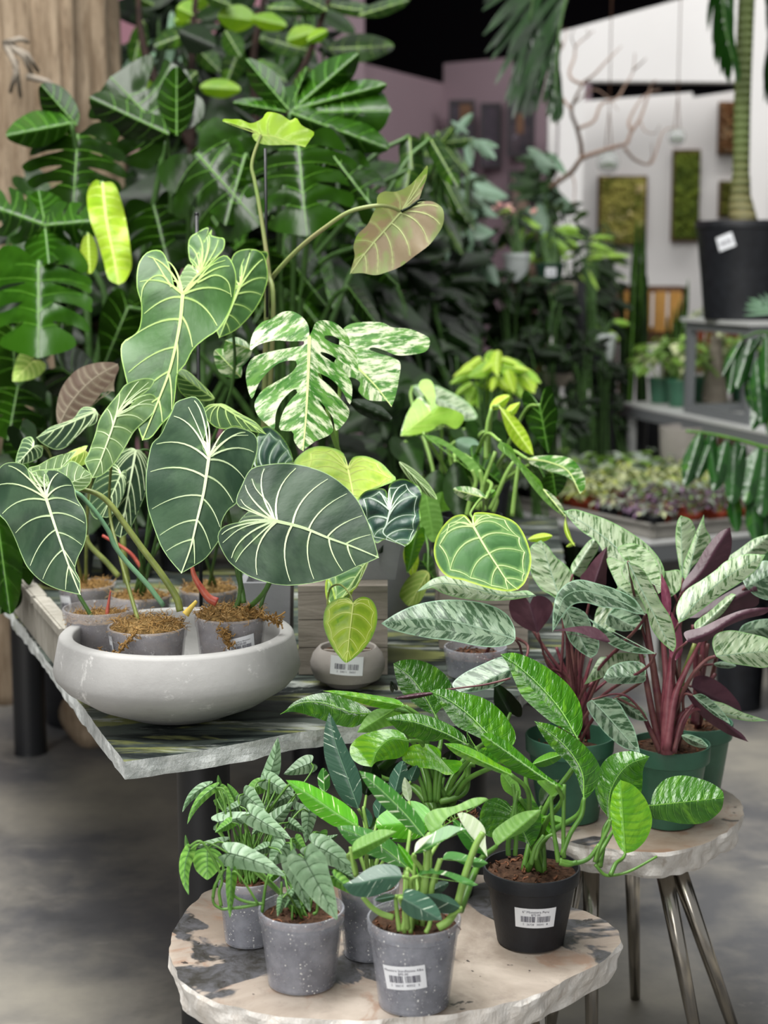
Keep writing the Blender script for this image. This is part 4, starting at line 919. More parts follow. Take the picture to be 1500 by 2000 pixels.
# ---- pots standing in and behind the bowl
crop('X')
pB = potw('potted_philodendron', 'clear pot at the front of the bowl heaped with pale moss, long bent green stems', 'clearpot', 288, 1222, ZP+.113, ZP, 156, .8, moss=True, mr=1.6, soil_drop=.004, smat=M['stem_olive'])
pA = potw('potted_philodendron', 'clear pot at the left of the bowl with one red shoot in brown moss', 'clearpot', 196, 1186, ZP+.118, ZP, 148, .78, moss=True, soil_drop=.02, smat=M['stem_dark'])
pC = potw('potted_philodendron', 'clear pot at the right of the bowl with price sticker and big round leaf', 'clearpot', 450, 1200, ZP+.125, ZP, 142, .78, moss=True, mr=1.8, soil_drop=.004, smat=M['stem_dark'])
pD = potw('potted_philodendron', 'clear pot behind the bowl with a thin black stake and the tallest lime-veined leaf', 'clearpot', 275, 1160, HT+.113, HT+.001, 122, .8, moss=True, soil_drop=.006, smat=M['stem_dark'])
pE = potw('potted_philodendron', 'clear pot behind the right half of the bowl with a bent red stem in moss', 'clearpot', 408, 1148, HT+.113, HT+.001, 118, .8, moss=True, mr=1.3, soil_drop=.006, smat=M['stem_dark'])
pF = potw('potted_philodendron', 'clear pot furthest left behind the bowl, mossy, beside the slatted planter', 'clearpot', 170, 1140, HT+.113, HT+.001, 112, .8, moss=True, soil_drop=.006, smat=M['stem_olive'])
price_label(pC['root'], (pC['loc'].x, pC['loc'].y, ZP+.078), rfun(pC, .078), .052, .038, -PI/2+.42, .16, 'Philodendron Gloriosum', '$150.00', '2   26112   26716', seed=2, fz=.55)
price_label(pB['root'], (pB['loc'].x, pB['loc'].y, ZP+.08), rfun(pB, .08), .036, .04, -PI/2-1.25, .1, '', '', '', seed=5)
price_label(pF['root'], (pF['loc'].x, pF['loc'].y, HT+.075), rfun(pF, .075), .04, .04, -PI/2-.8, .1, '', '', '', seed=6)
# moss trailing over the rim
def curl(pl, pts, d, r=.0022, n=26, seed=1):
    rr = random.Random(seed); mb = MB(); c = catmull(np.array([q(p) for p in pts]), 6)
    for k_ in range(n):
        i = rr.randrange(len(c)-1); p = P(c[i][0], c[i][1], d+rr.uniform(-.004, .004)); o = [p]
        for _ in range(4): p = p+Vector((rr.uniform(-1, 1), rr.uniform(-.5, .5), rr.uniform(-1, 1)))*.006; o.append(p)
        mb.tube(o, r*rr.uniform(.3, .7), 4, 0, False)
    mb.tube([P(x, y, d) for x, y in c], (r, r*.6), 5); mb.build('moss_tendril', M['moss3'], pl['root'], True)
crop('G'); curl(pB, [(660, 720), (620, 760), (590, 800), (560, 835), (520, 845), (490, 810), (500, 850)], dep(pB['base'])-.085, .0022, 70)
curl(pC, [(1200, 600), (1280, 640), (1340, 650), (1360, 690)], dep(pC['base'])-.03, .003, 60, 2); curl(pC, [(1080, 690), (1110, 740), (1120, 790)], dep(pC['base'])-.067, .0026, 50, 3)
# thick red stem, shoots
def tubepart(pl, pts, r, mat, d, name='stem', label=None, n=9, kd='red'):
    c = catmull(np.array([q(p[:2]) for p in pts]), 6); ds = np.interp(np.linspace(0, 1, len(c)), np.linspace(0, 1, len(pts)), [p[2] if len(p) > 2 else d for p in pts])
    mb = MB(); mb.tube([P(x, y, dd) for (x, y), dd in zip(c, ds)], r, n); o = mb.build(name, mat, pl['root'], True)
    if label: o['label'] = label
    return o
M['redstem'] = plain('redstem', '#c46a54', .4, .4, c2='#a8403c', sc=40, trans=.15); M['yellstem'] = plain('yellstem', '#e0c95a', .4, .4, c2='#c9a850', sc=30)
dC = dep(pC['base'])
tubepart(pE, [(935, 380), (950, 440), (985, 500), (1020, 545), (1060, 565)], (.0035, .0085), M['redstem'], dC-.02, 'red_sheath', 'salmon red sheathed stem')
tubepart(pA, [(522, 630), (530, 570), (540, 510)], (.0042, .0012), M['redstem'], dep(pA['base'])-.01, 'red_shoot', 'red leaf shoot')
tubepart(pA, [(450, 640), (420, 590), (390, 540), (385, 520)], (.004, .0035), M['stem_dark'], dep(pA['base'])-.02)
tubepart(pD, [(620, 470), (610, 400), (600, 250), (610, 100), (625, -30), (640, -120)], (.008, .004), M['stem_olive'], pD['d'])
tubepart(pD, [(690, 400), (640, 330), (570, 280), (500, 240)], (.004, .003), M['redstem'], pD['d']-.02)
tubepart(pD, [(580, 440), (520, 370), (440, 290), (420, 240)], (.006, .005), M['stem_olive'], pD['d']-.03)
tubepart(pB, [(905, 625), (925, 600), (960, 560)], (.007, .003), M['yellstem'], dep(pB['base'])-.01, 'yellow_bud', 'yellow growing tip')
tubepart(pB, [(880, 610), (860, 540), (790, 430), (700, 310), (620, 200), (540, 90), (470, 35), (370, 10), (330, 0)], (.0065, .0042), M['stem_olive'], pB['d'], n=10)
tubepart(pB, [(800, 585), (720, 480), (620, 370), (560, 290), (530, 220), (470, 130), (400, 50), (360, 25)], (.0045, .0038), M['stem_teal'], pB['d']-.04, n=10)
tubepart(pC, [(1190, 570), (1180, 500), (1160, 420), (1150, 330), (1160, 200)], (.005, .0038), M['stem_dark'], dC-.0)
tubepart(pC, [(1270, 600), (1290, 530), (1320, 470), (1400, 300)], (.0035, .003), M['stem_dark'], dC-.0)
# ---- big veined heart leaves
crop('X')
lf(pD, 'glorg', (357, 575), (278, 860), [(341, 560), (334, 530), (323, 500), (310, 488), (287, 493), (270, 517), (267, 560), (276, 598), (270, 645), (240, 668), (236, 692), (243, 728), (252, 765), (262, 810)],
   [(372, 562), (398, 530), (428, 502), (447, 502), (461, 535), (458, 578), (445, 615), (425, 645), (403, 660), (378, 682), (362, 712), (347, 730), (343, 765), (336, 805), (315, 830), (295, 855)], 2.92, -.02, wav=.012, mid=[(350, 640), (332, 720), (310, 780)], gy=-.3, st=0,
   lobes=[[(357, 575), (330, 552), (310, 520), (298, 502)], [(357, 575), (382, 552), (410, 520), (440, 508)], [(335, 560), (320, 540), (300, 540), (280, 560), (275, 590)], [(385, 552), (420, 537), (445, 550), (452, 580)]])
crop('D')
lf(pD, 'glorg', (1165, 260), (1020, 390), [(1150, 220), (1110, 170), (1105, 60), (1150, 15), (1220, 10)], [(1200, 200), (1260, 160), (1310, 110), (1315, 50), (1280, 40), (1240, 30), (1225, 15)], 3.1, .0, gy=-.2)
lf(pD, 'glorp', (1165, 260), (1030, 380), [(1140, 230), (1100, 200), (1050, 280), (1035, 340)], [(1200, 260), (1180, 310), (1130, 350), (1080, 385)], 3.09, .0, gy=-.2, st=0)
crop('X')
lf(pD, 'glorg', (462, 560), (428, 658), [(458, 540), (450, 520), (458, 495), (482, 486), (505, 490), (520, 510)], [(448, 570), (430, 590), (420, 620), (422, 645)], 3.07, gy=-.2, veins=False, st=0)
lf(pD, 'glorg', (468, 560), (428, 660), [(460, 545), (450, 560), (430, 590), (420, 630)], [(470, 520), (490, 488), (515, 498), (523, 540), (512, 580), (490, 615), (460, 645)], 3.06, gy=-.3, via=[(440, 800, 3.15), (455, 620, 3.1)])
crop('D')
lf(pB, 'glorp', (680, 1085), (540, 1452), [(698, 1050), (740, 1010), (800, 985), (870, 935), (905, 885), (890, 868), (830, 868), (740, 900), (690, 960), (625, 1040), (580, 1110), (555, 1200), (515, 1310), (495, 1350), (515, 1400)],
   [(720, 1068), (780, 1010), (830, 968), (890, 958), (922, 995), (908, 1055), (860, 1110), (790, 1175), (740, 1260), (690, 1340), (640, 1400), (590, 1440)], 2.82, .0, wav=.006, mid=[(650, 1180), (610, 1290), (575, 1380)], gy=-.25, via=[(700, 1900, 2.84), (640, 1600, 2.9)],
   lobes=[[(680, 1085), (720, 1020), (790, 960), (870, 890)], [(680, 1085), (760, 1050), (840, 1000), (900, 990)]])
crop('X')
lf(pB, 'glor', (90, 973), (157, 1162), [(75, 955), (60, 935), (52, 912), (32, 903), (8, 906), (-8, 925), (-15, 960), (-5, 1000), (12, 1020), (28, 1050), (42, 1085), (55, 1110), (80, 1135), (110, 1150), (140, 1158)],
   [(96, 950), (92, 930), (86, 918), (110, 918), (134, 932), (145, 950), (150, 972), (166, 1000), (170, 1030), (165, 1062), (152, 1090), (147, 1112), (156, 1132)], 2.64, .0, wav=.01, fold=.03, mid=[(105, 1020), (122, 1070), (142, 1125)], gy=-.35, st=0)
lf(pB, 'glorp', (110, 955), (178, 925), [(85, 935), (60, 925), (70, 918), (95, 916), (120, 913), (142, 900)], [(115, 965), (140, 962), (165, 955), (178, 940)], 2.74, gy=-.3, st=0, fold=.01)
lf(pB, 'glorp', (85, 950), (150, 880), [(60, 935), (55, 915), (75, 908), (105, 892)], [(100, 950), (115, 930), (135, 900)], 2.78, gy=-.3, st=0, fold=.005)
lf(pC, 'glor', (408, 893), (354, 1120), [(396, 872), (402, 845), (406, 825), (398, 795), (382, 775), (362, 778), (343, 786), (336, 803), (326, 823), (313, 850), (297, 866), (290, 893), (285, 927), (285, 957), (288, 990), (296, 1018), (306, 1046), (316, 1070), (332, 1094)],
   [(420, 888), (424, 868), (434, 844), (453, 834), (478, 838), (497, 848), (503, 862), (502, 885), (492, 915), (481, 945), (470, 968), (460, 985), (446, 996), (433, 1020), (431, 1048), (418, 1070), (400, 1092), (375, 1108)], 2.66, .0, wav=.006, fold=.045, mid=[(398, 960), (385, 1015), (372, 1070)], gy=-.3, sr=.0042,
   lobes=[[(408, 893), (400, 868), (385, 830), (368, 795)], [(408, 893), (430, 868), (455, 852), (485, 850)]], via=[(470, 1140, 2.8), (440, 980, 2.76)])
lf(pC, 'glor', (537, 1017), (740, 1089), [(524, 1012), (498, 1000), (470, 992), (461, 976), (472, 948), (488, 918), (515, 908), (566, 905), (617, 916), (657, 936), (695, 972), (716, 1012), (730, 1052)],
   [(520, 1020), (490, 1018), (455, 1022), (432, 1032), (425, 1052), (436, 1080), (453, 1103), (492, 1128), (550, 1143), (602, 1140), (652, 1128), (700, 1106), (725, 1096)], 2.62, .0, fold=.02, wav=.004, mid=[(590, 1030), (640, 1050), (690, 1068)], dx=-.03, sr=.004, gy=-.35,
   lobes=[[(537, 1017), (505, 1002), (480, 988), (470, 975)], [(537, 1017), (525, 985), (500, 955), (492, 935)], [(537, 1017), (500, 1022), (465, 1035), (435, 1060)], [(537, 1017), (505, 1045), (475, 1075), (460, 1098)]], via=[(520, 1150, 2.74), (545, 1060, 2.72)])
crop('E')
lf(pE, 'anthd', (150, 1085), (372, 1062), [(148, 1010), (158, 900), (190, 852), (240, 855), (300, 905), (350, 985)], [(180, 1090), (250, 1075), (320, 1068)], 2.9, gy=-.3, fold=.01)
lf(pE, 'glor', (240, 1360), (60, 1500), [(220, 1330), (150, 1320), (80, 1370), (40, 1430)], [(240, 1400), (200, 1450), (130, 1490)], 2.85, gy=-.3, st=0)
crop('D')
lf(pD, 'glorg', (1255, 985), (1036, 835), [(1200, 995), (1120, 990), (1062, 955), (1038, 900)], [(1225, 940), (1180, 895), (1110, 830), (1060, 812)], 2.98, gy=-.4, fold=.015)
crop('X')
lf(pD, 'glorg', (428, 790), (520, 848), [(410, 792), (395, 800), (405, 820), (420, 834), (440, 838), (460, 833), (490, 842)], [(440, 790), (470, 808), (500, 825)], 2.86, gy=-.35, fold=.01)
crop('D')
lf(pF, 'glor', (560, 1060), (213, 1215), [(540, 1038), (480, 1040), (420, 1110), (300, 1150)], [(575, 1075), (560, 1130), (480, 1170), (400, 1260), (330, 1285), (250, 1250)], 3.05, gy=-.4)
lf(pF, 'brown', (670, 940), (690, 780), [(620, 945), (560, 970), (500, 1040), (420, 1100), (345, 1145), (340, 1130), (350, 1060), (395, 965), (480, 880), (580, 830)], [(668, 900), (680, 850), (690, 820)], 3.25, gy=.1, st=0, mid=[(560, 920), (600, 860)])
tf(pF, 'brown', (345, 1140), (690, 785), .42, 3.24, shape='ellip', st=0, bend=-.1)
crop('G')
lf(pD, 'glor', (590, -60), (500, 150), [(540, -120), (480, -60), (440, 40), (440, 120), (470, 160)], [(615, -80), (610, 20), (570, 110), (530, 150)], 2.98, gy=-.2, dx=.05)
crop('X')
lf(pE, 'glor', (265, 880), (235, 1050), [(240, 880), (215, 930), (200, 980), (205, 1030)], [(285, 890), (290, 940), (270, 1000), (250, 1040)], 3.0, gy=-.2)
lf(pF, 'lime', (165, 880), (95, 920), [(170, 870), (140, 880), (110, 900)], [(175, 890), (170, 905), (130, 918)], 2.95, gy=-.4, st=0)
tf(pF, 'glor', (65, 872), (30, 910), .9, 3.0, shape='heart'); tf(pF, 'deep', (40, 840), (70, 905), .8, 3.3, shape='heart', st=0)
# stake with clips, and the leaves high on long petioles
mb = MB(); sb = PH(386, 1140, HT+.08); top = P(384, 416, 3.16); bot = Vector((P(392, 1140, 3.16).x, P(392, 1140, 3.16).y, HT+.09))
mb.tube([bot, top], .0038, 8); mb.lathe([(.0045, -.006), (.0045, 0), (.003, .001)], top, 8); mb.lathe([(.006, -.004), (.0075, 0), (.006, .004)], P(385, 508, 3.155), 8)
mb.build('support_stake', M['black_metal'], pD['root'], True)
mb = MB(); mb.tube([P(522, 620, 3.18), P(518, 290, 3.14)], .003, 7); mb.build('support_stake', M['black_metal'], pD['root'], True)
M['stem_tall'] = plain('stem_tall', '#7a9450', .5, .3, c2='#8f8a62', sc=8)
s0 = P(498, 1160, 3.15)
pU = plant('tall_philodendron', 'tall plant behind the bowl, two pale leaf undersides on very long green petioles', 'potted plant', (P(520, 1100, 3.3).x, P(520, 1100, 3.3).y, HT+.0), M['stem_tall'], P(508, 1080, 3.35), stem_r=.005, sr=.004)
lathe_part('pot', potprof(.06, .048, .11), (P(520, 1100, 3.5).x, P(520, 1100, 3.5).y, HT+.001), M['greenpot'], pU['root'])
crop('B')
lf(pU, 'undergreen', (180, 790), (438, 862), [(150, 770), (110, 755), (60, 742), (0, 722), (-45, 712), (-40, 696), (0, 698), (60, 700), (120, 722), (185, 695), (215, 657), (290, 668), (350, 705), (385, 690), (420, 735), (490, 775), (470, 815)],
   [(135, 780), (130, 805), (160, 835), (220, 850), (300, 850), (380, 850)], 3.12, gy=.5, wav=.01, mid=[(260, 800), (350, 830)], via=[(250, 1900), (225, 1600), (200, 1400), (165, 1180), (140, 1050), (125, 980), (140, 900)], sr=.0042)
lf(pU, 'under', (1000, 1240), (700, 1605), [(1055, 1205), (1100, 1175), (1125, 1110), (1150, 1040), (1155, 968), (1120, 1010), (1050, 1085), (970, 1122), (900, 1122), (862, 1150), (856, 1205), (830, 1262), (800, 1320), (745, 1375), (722, 1440), (728, 1500), (712, 1560)],
   [(1035, 1215), (1100, 1185), (1180, 1180), (1238, 1215), (1252, 1270), (1240, 1330), (1205, 1385), (1160, 1440), (1080, 1500), (1000, 1560), (930, 1590), (850, 1612), (770, 1600)], 2.98, gy=.15, fold=-.03, wav=.008, mid=[(930, 1320), (840, 1420), (760, 1520)], via=[(215, 1750, 3.2), (225, 1660, 3.15), (300, 1560, 3.1), (420, 1440, 3.05), (560, 1330, 3.0), (700, 1240, 2.97), (860, 1205, 2.96), (950, 1215, 2.97)], sr=.0045)
tubepart(pU, [(1000, 1240), (1050, 1215), (1110, 1172), (1140, 1180), (1100, 1190), (1040, 1225)], (.003, .001), g['deep'], 2.972, 'folded_lobe')
# ---- variegated monstera in the square planter
crop('E')
g['gplstem'] = M['stem_pale']; gpl['smat'] = M['stem_pale']
lf(gpl, 'albo', (462, 320), (425, 992), [(458, 260), (420, 205), (360, 174), (300, 180), (235, 220), (190, 235), (145, 280), (118, 350), (118, 402), (165, 370), (260, 345), (350, 350), (432, 350), (420, 374), (350, 388), (240, 408), (140, 440), (98, 500), (92, 580), (124, 686), (165, 600), (220, 530), (290, 475), (372, 462), (390, 488), (350, 540), (270, 585), (190, 635), (142, 710), (158, 780), (205, 830), (258, 862), (265, 780), (300, 700), (372, 632), (392, 650), (355, 690), (310, 760), (285, 858), (330, 876), (368, 880), (372, 930), (400, 975)],
   [(480, 285), (500, 240), (545, 226), (610, 240), (665, 285), (697, 340), (696, 378), (650, 345), (600, 318), (552, 318), (560, 338), (620, 368), (710, 388), (742, 440), (748, 550), (700, 510), (640, 462), (580, 425), (528, 412), (540, 432), (610, 478), (670, 530), (708, 590), (714, 650), (700, 720), (660, 650), (600, 580), (540, 545), (512, 535), (525, 565), (580, 610), (640, 680), (694, 745), (688, 800), (650, 850), (618, 874), (600, 800), (560, 740), (520, 700), (555, 760), (590, 820), (602, 872), (570, 905), (500, 935), (445, 975)], 2.86, .0, fold=.03, wav=.006, mid=[(458, 480), (450, 660), (440, 830)], gy=-.3, sm=3, via=[(600, 900, 2.98), (560, 700, 2.95), (500, 480, 2.92)], sr=.0042)
lf(gpl, 'albo', (640, 420), (945, 732), [(640, 330), (670, 268), (740, 240), (880, 238), (950, 268), (1040, 275), (1110, 300), (1166, 335), (1155, 400), (1090, 425), (980, 432), (900, 402), (840, 385), (812, 396), (870, 420), (950, 445), (996, 480), (986, 580), (968, 670)], [(600, 500), (640, 600), (700, 560), (760, 590), (750, 640), (800, 690), (860, 700), (920, 702)], 2.98, fold=.02, gy=-.3, sm=4, via=[(620, 900, 3.05), (640, 650, 3.05)], sr=.004, mid=[(740, 500), (850, 610)])
lf(gpl, 'albo', (130, 400), (-30, 345), [(90, 350), (30, 325)], [(110, 450), (60, 500), (0, 490), (-40, 420)], 3.12, gy=-.4, st=0); tf(gpl, 'albo', (60, 560), (-90, 400), .6, 3.14, shape='ellip', st=0)
lf(gpl, 'yell', (690, 1100), (730, 1300), [(672, 1060), (665, 1010), (610, 978), (520, 964), (440, 990), (372, 1060), (400, 1130), (520, 1230), (640, 1290)], [(705, 1050), (730, 1025), (800, 1024), (880, 1060), (940, 1120), (970, 1160), (900, 1195), (820, 1225), (770, 1260)], 2.9, gy=-.6, dt=-.01, lobes=[[(690, 1100), (620, 1060), (520, 1040), (420, 1060)], [(690, 1100), (760, 1080), (850, 1110), (930, 1150)]])
tf(gpl, 'deep', (700, 700), (950, 810), .35, 3.15, shape='ellip', st=0)
crop('O')
tf(gpl, 'anth', (640, 330), (455, 815), .52, 2.88, shape='ellip', bend=.06, gy=-.2, asym=.0, fold=.06)
lf(gpl, 'anth', (800, 300), (458, 812), [(700, 560), (600, 650), (520, 710), (480, 770)], [(560, 380), (410, 490), (430, 560), (455, 660), (470, 740)], 2.87, gy=-.2, st=0)
# dark silver-veined anthurium and long leaf behind it
rpl['smat'] = M['stem']
crop('E')
lf(rpl, 'anthd', (935, 1340), (1025, 1552), [(925, 1290), (915, 1230), (890, 1212), (840, 1215), (785, 1232), (748, 1280), (752, 1340), (778, 1400), (815, 1475), (855, 1532), (905, 1512), (965, 1530)], [(950, 1300), (925, 1240), (940, 1180), (1010, 1155), (1085, 1185), (1122, 1240), (1110, 1320), (1115, 1400), (1090, 1470), (1058, 1525)], 2.78, wav=.012, gy=-.3, via=[(1010, 1500, 3.3), (960, 1400, 3.0)],
   lobes=[[(935, 1340), (915, 1280), (870, 1235)], [(935, 1340), (980, 1270), (1040, 1215)]], mid=[(915, 1420), (900, 1480)])
crop('M')
tf(rpl, 'glorp', (0, 640), (290, 930), .22, 3.0, shape='ellip', gy=-.3, st=0); tf(rpl, 'peruu', (200, 850), (270, 1260), .45, 3.35, shape='ellip', gy=-.2)
tf(rpl, 'perul', (130, 1180), (60, 1500), .45, 3.2, shape='heartlance', st=0, gy=-.2)
crop('O')
tf(rpl, 'fresh', (1200, 60), (1230, 480), .35, 3.32, shape='ellip', st=0, gy=-.1); lf(rpl, 'lime', (1380, 440), (1190, 770), [(1300, 420), (1180, 500), (1100, 650), (1150, 740)], [(1400, 500), (1360, 620), (1290, 740)], 3.2, gy=-.4)
tf(rpl, 'del2', (1330, 330), (1470, 560), .7, 3.35, shape='heart', st=0); tf(rpl, 'deep', (980, 100), (900, 260), .9, 3.1, shape='heart', st=0)
# yellow heart in the round taupe pot
zt_ = HT+.001; tp_ = PH(679, 1340, zt_); tp_ = PH(679, 1336, zt_)
ph = zat(1262, tp_.y)-zt_; rs = 73/F*dep(tp_)
pT = plant('potted_anthurium', 'small round taupe pot with one yellow-green heart leaf and a price tag', 'potted plant', tp_, M['stem_olive'], (tp_.x, tp_.y, zt_+ph*.88), sr=.012, stem_r=.0025)
flat_shade_by_angle(lathe_part('pot', [(.001, 0), (rs*.55, 0), (rs*.62, .004), (rs*.88, ph*.2), (rs*.99, ph*.45), (rs, ph*.6), (rs*.93, ph*.82), (rs*.8, ph*.97), (rs*.77, ph), (rs*.72, ph*.98), (rs*.7, ph*.93), (rs*.7, ph*.8), (rs*.5, ph*.5), (.001, ph*.5)], tp_, M['taupe_pot'], pT['root']))
soilmesh('soil', rs*.7, (tp_.x, tp_.y, zt_+ph*.86), M['soil'], pT['root'])
mb = MB(); cc = (tp_.x, tp_.y, zt_+ph*.9)
for sgn in (-1, 1): mb = MB(); mb.box((cc[0]+sgn*rs*.45, cc[1]-.005, cc[2]), (.026, .006, .004), sgn*.2); mb.build('cork_chip', M['crate_wood'], pT['root'])
crop('O')
lf(pT, 'yell', (648, 750), (580, 1325), [(640, 715), (590, 685), (520, 690), (440, 720), (380, 790), (358, 890), (365, 980), (400, 1080), (450, 1180), (510, 1260), (550, 1305)], [(655, 720), (700, 690), (760, 678), (830, 710), (875, 790), (885, 890), (870, 980), (830, 1080), (770, 1170), (690, 1250), (620, 1305)], 2.68, gy=-.15, via=[(420, 900, 2.86), (415, 620, 2.84), (520, 560, 2.78), (620, 660, 2.72)], sr=.0018, mid=[(630, 900), (612, 1050), (597, 1200)],
   lobes=[[(648, 750), (580, 735), (500, 760)], [(648, 770), (720, 740), (800, 770)]])
price_label(pT['root'], (tp_.x, tp_.y, zt_+ph*.72), lambda y: rs*1.0, .062, .036, -PI/2-.0, -.07, '', '', '2   54011   56021', seed=8)
# ---- clear pot with silver leaves at right of the bench
crop('X')
pR = pot('potted_silver_leaf_plant', 'clear pot of brown soil right of the crate, big silver mottled leaves', 'clearpot', 928, 1318, HT+.001, 1262, 124, 108, smat=M['stem_maroon'])
crop('H')
lf(pR, 'agd', (1370, 745), (583, 652), [(1365, 680), (1320, 600), (1230, 548), (1100, 520), (950, 515), (800, 540), (680, 590)], [(1340, 775), (1250, 792), (1150, 785), (1000, 755), (870, 740), (720, 710), (630, 682)], 2.74, gy=-.5, mid=[(1200, 690), (1000, 640), (800, 625)], via=[(1390, 900, 2.95), (1400, 800, 2.8)], sr=.0025)
lf(pR, 'agl', (1490, 490), (790, 470), [(1440, 460), (1350, 465), (1220, 445), (1150, 420), (1080, 388), (1000, 372), (900, 386), (835, 428)], [(1440, 500), (1340, 515), (1200, 520), (1050, 505), (940, 475), (880, 445)], 2.86, gy=-.5, mid=[(1300, 490), (1100, 440), (930, 420)], st=0)
lf(pR, 'agd', (1430, 880), (1050, 1062), [(1400, 850), (1290, 848), (1180, 890), (1060, 950), (1000, 1012)], [(1420, 920), (1340, 970), (1260, 1020), (1150, 1050)], 2.72, gy=-.5, st=1, label='silver leaf with a brown tip')
tf(pR, 'burg', (900, 1060), (660, 1095), .13, 2.66, shape='ellip', gy=-.5, st=0); tubepart(pR, [(1340, 975), (1200, 1010), (1050, 1030), (900, 1050)], (.002, .0012), M['stem_maroon'], 2.68)
# ---- pale veined anthurium and the group right of it
crop('H')
qA = PH(930, 1180, HT)
pN = plant('potted_anthurium', 'anthurium standing on the rear crate with one round pale-veined leaf hanging forward', 'potted plant', (c2[0]-.02, c2[1]+.02, c2[2]), M['stem_pale'], (c2[0]-.02, c2[1]+.02, c2[2]+.09), sr=.03, stem_r=.0035)
lathe_part('pot', potprof(.07, .055, .105), (c2[0]-.02, c2[1]+.02, c2[2]), M['blackpot'], pN['root']); soilmesh('soil', .06, (c2[0]-.02, c2[1]+.02, c2[2]+.085), M['soil'], pN['root'])
lf(pN, 'anth', (1125, 85), (1385, 455), [(1105, 50), (1065, 15), (1000, 30), (940, 90), (900, 170), (893, 250), (920, 325), (975, 380), (1060, 400), (1140, 425), (1250, 455), (1330, 465)], [(1125, 50), (1128, 6), (1200, 3), (1290, 22), (1375, 65), (1430, 150), (1462, 260), (1455, 340), (1425, 415)], 2.78, gy=-.35, via=[(1180, -80, 3.1), (1110, 0, 2.92), (1120, 40, 2.8)], sr=.0025, mid=[(1190, 200), (1260, 310), (1320, 400)],
   lobes=[[(1125, 85), (1060, 60), (990, 85), (935, 130)], [(1125, 85), (1180, 55), (1250, 60), (1330, 110)]])
crop('M')
pV = plant('potted_monstera', 'cluster of green and cream splashed monstera vines right of centre', 'potted plant', (P(905, 1100, 3.95).x, P(905, 1100, 3.95).y, HT+.001), M['stem_pale'], P(905, 1040, 3.95), sr=.06, stem_r=.0045)
bv = P(905, 1100, 3.95); lathe_part('pot', potprof(.085, .065, .13), (bv.x, bv.y, HT+.001), M['blackpot'], pV['root']); soilmesh('soil', .075, (bv.x, bv.y, HT+.115), M['soil'], pV['root']); pV['base'] = Vector((bv.x, bv.y, HT+.115))
tf(pV, 'albo', (250, 250), (10, 440), .95, 3.7, shape='heart', gy=-.5); lf(pV, 'brightv', (245, 255), (15, 438), [(230, 180), (150, 60), (180, 5), (250, 20), (280, 130), (285, 200), (400, 230), (500, 290), (440, 385), (330, 345), (240, 400), (120, 430)], [(150, 150), (80, 230), (40, 330)], 3.69, gy=-.4, st=0)
lf(pV, 'peruu', (190, 430), (650, 790), [(300, 450), (450, 540), (560, 620), (640, 710)], [(220, 480), (350, 520), (470, 620), (560, 720), (600, 780)], 3.4, gy=-.1); tf(pV, 'del2', (560, 620), (800, 820), .8, 3.45, shape='heart'); tf(pV, 'mix', (430, 640), (470, 1080), .5, 3.4, shape='ellip')
lf(pV, 'fresh', (770, 210), (1035, 590), [(800, 230), (870, 270), (940, 350), (990, 430), (1020, 510)], [(790, 280), (820, 380), (860, 460), (920, 530), (980, 570)], 3.5, gy=-.2)
tf(pV, 'fresh', (700, 230), (850, 130), .5, 3.55, shape='ellip', st=0); tf(pV, 'fresh', (860, 250), (930, 180), .8, 3.5, shape='heart', st=0)
tf(pV, 'del2', (1080, 200), (1150, 570), .75, 3.6, shape='arrow', gy=-.1); tf(pV, 'del2', (1180, 720), (1210, 910), 1.0, 3.5, shape='ovate', gy=-.1); tf(pV, 'del2', (1050, 640), (1120, 760), .8, 3.5, st=0)
lf(pV, 'albo', (985, 615), (1395, 885), [(1050, 595), (1200, 590), (1310, 610), (1380, 670), (1430, 760), (1430, 840)], [(1020, 660), (1150, 710), (1280, 750), (1350, 800)], 3.3, gy=-.4, mid=[(1150, 640), (1300, 710)])
lf(pV, 'peruu', (780, 480), (1290, 1075), [(860, 520), (910, 610), (1000, 700), (1090, 790), (1120, 870), (1200, 960), (1270, 1040)], [(760, 530), (850, 610), (930, 700), (1000, 800), (1080, 900), (1180, 1000)], 3.2, gy=.1, fold=-.02); lf(pV, 'albo', (1110, 850), (1285, 1065), [(1140, 860), (1220, 930), (1270, 1010)], [(1130, 900), (1200, 990), (1260, 1060)], 3.18, st=0)
tf(pV, 'fresh', (1280, 1070), (1355, 1290), .16, 3.17, shape='lance', st=0, bend=.1); tf(pV, 'fresh', (1355, 1265), (1285, 1295), .4, 3.17, shape='lance', st=0)
tf(pV, 'albo', (670, 920), (415, 850), .42, 3.1, shape='ellip', gy=-.6); tf(pV, 'peruu', (670, 910), (740, 860), .8, 3.15, shape='ellip', st=0)
for pts in ([(520, 1060), (545, 940), (590, 800), (560, 700)], [(670, 620), (670, 500), (680, 350), (710, 230)], [(700, 1010), (760, 880), (820, 740), (880, 640)], [(600, 1010), (640, 850), (620, 700)], [(870, 1060), (890, 880), (910, 720), (930, 600)], [(720, 1030), (750, 930), (690, 870)], [(660, 1020), (630, 880), (740, 560)]): tubepart(pV, pts, (.0055, .0042), M['stem_pale'], 3.35)
tf(pV, 'mix', (40, 480), (170, 760), .8, 3.9, shape='heart'); tf(pV, 'mix', (300, 700), (200, 1200), .5, 3.6, shape='ellip', st=0); tf(pV, 'peruu', (330, 870), (250, 1230), .5, 3.5, shape='ellip', st=0)
tf(pV, 'agl', (100, 60), (600, 300), .35, 4.1, shape='ellip', gy=-.6); tf(pV, 'mix', (500, 380), (560, 560), 1.2, 3.9); tf(pV, 'mix', (700, 400), (820, 640), .9, 3.9); tf(pV, 'greyg', (430, 480), (640, 560), .6, 3.85, shape='ellip')
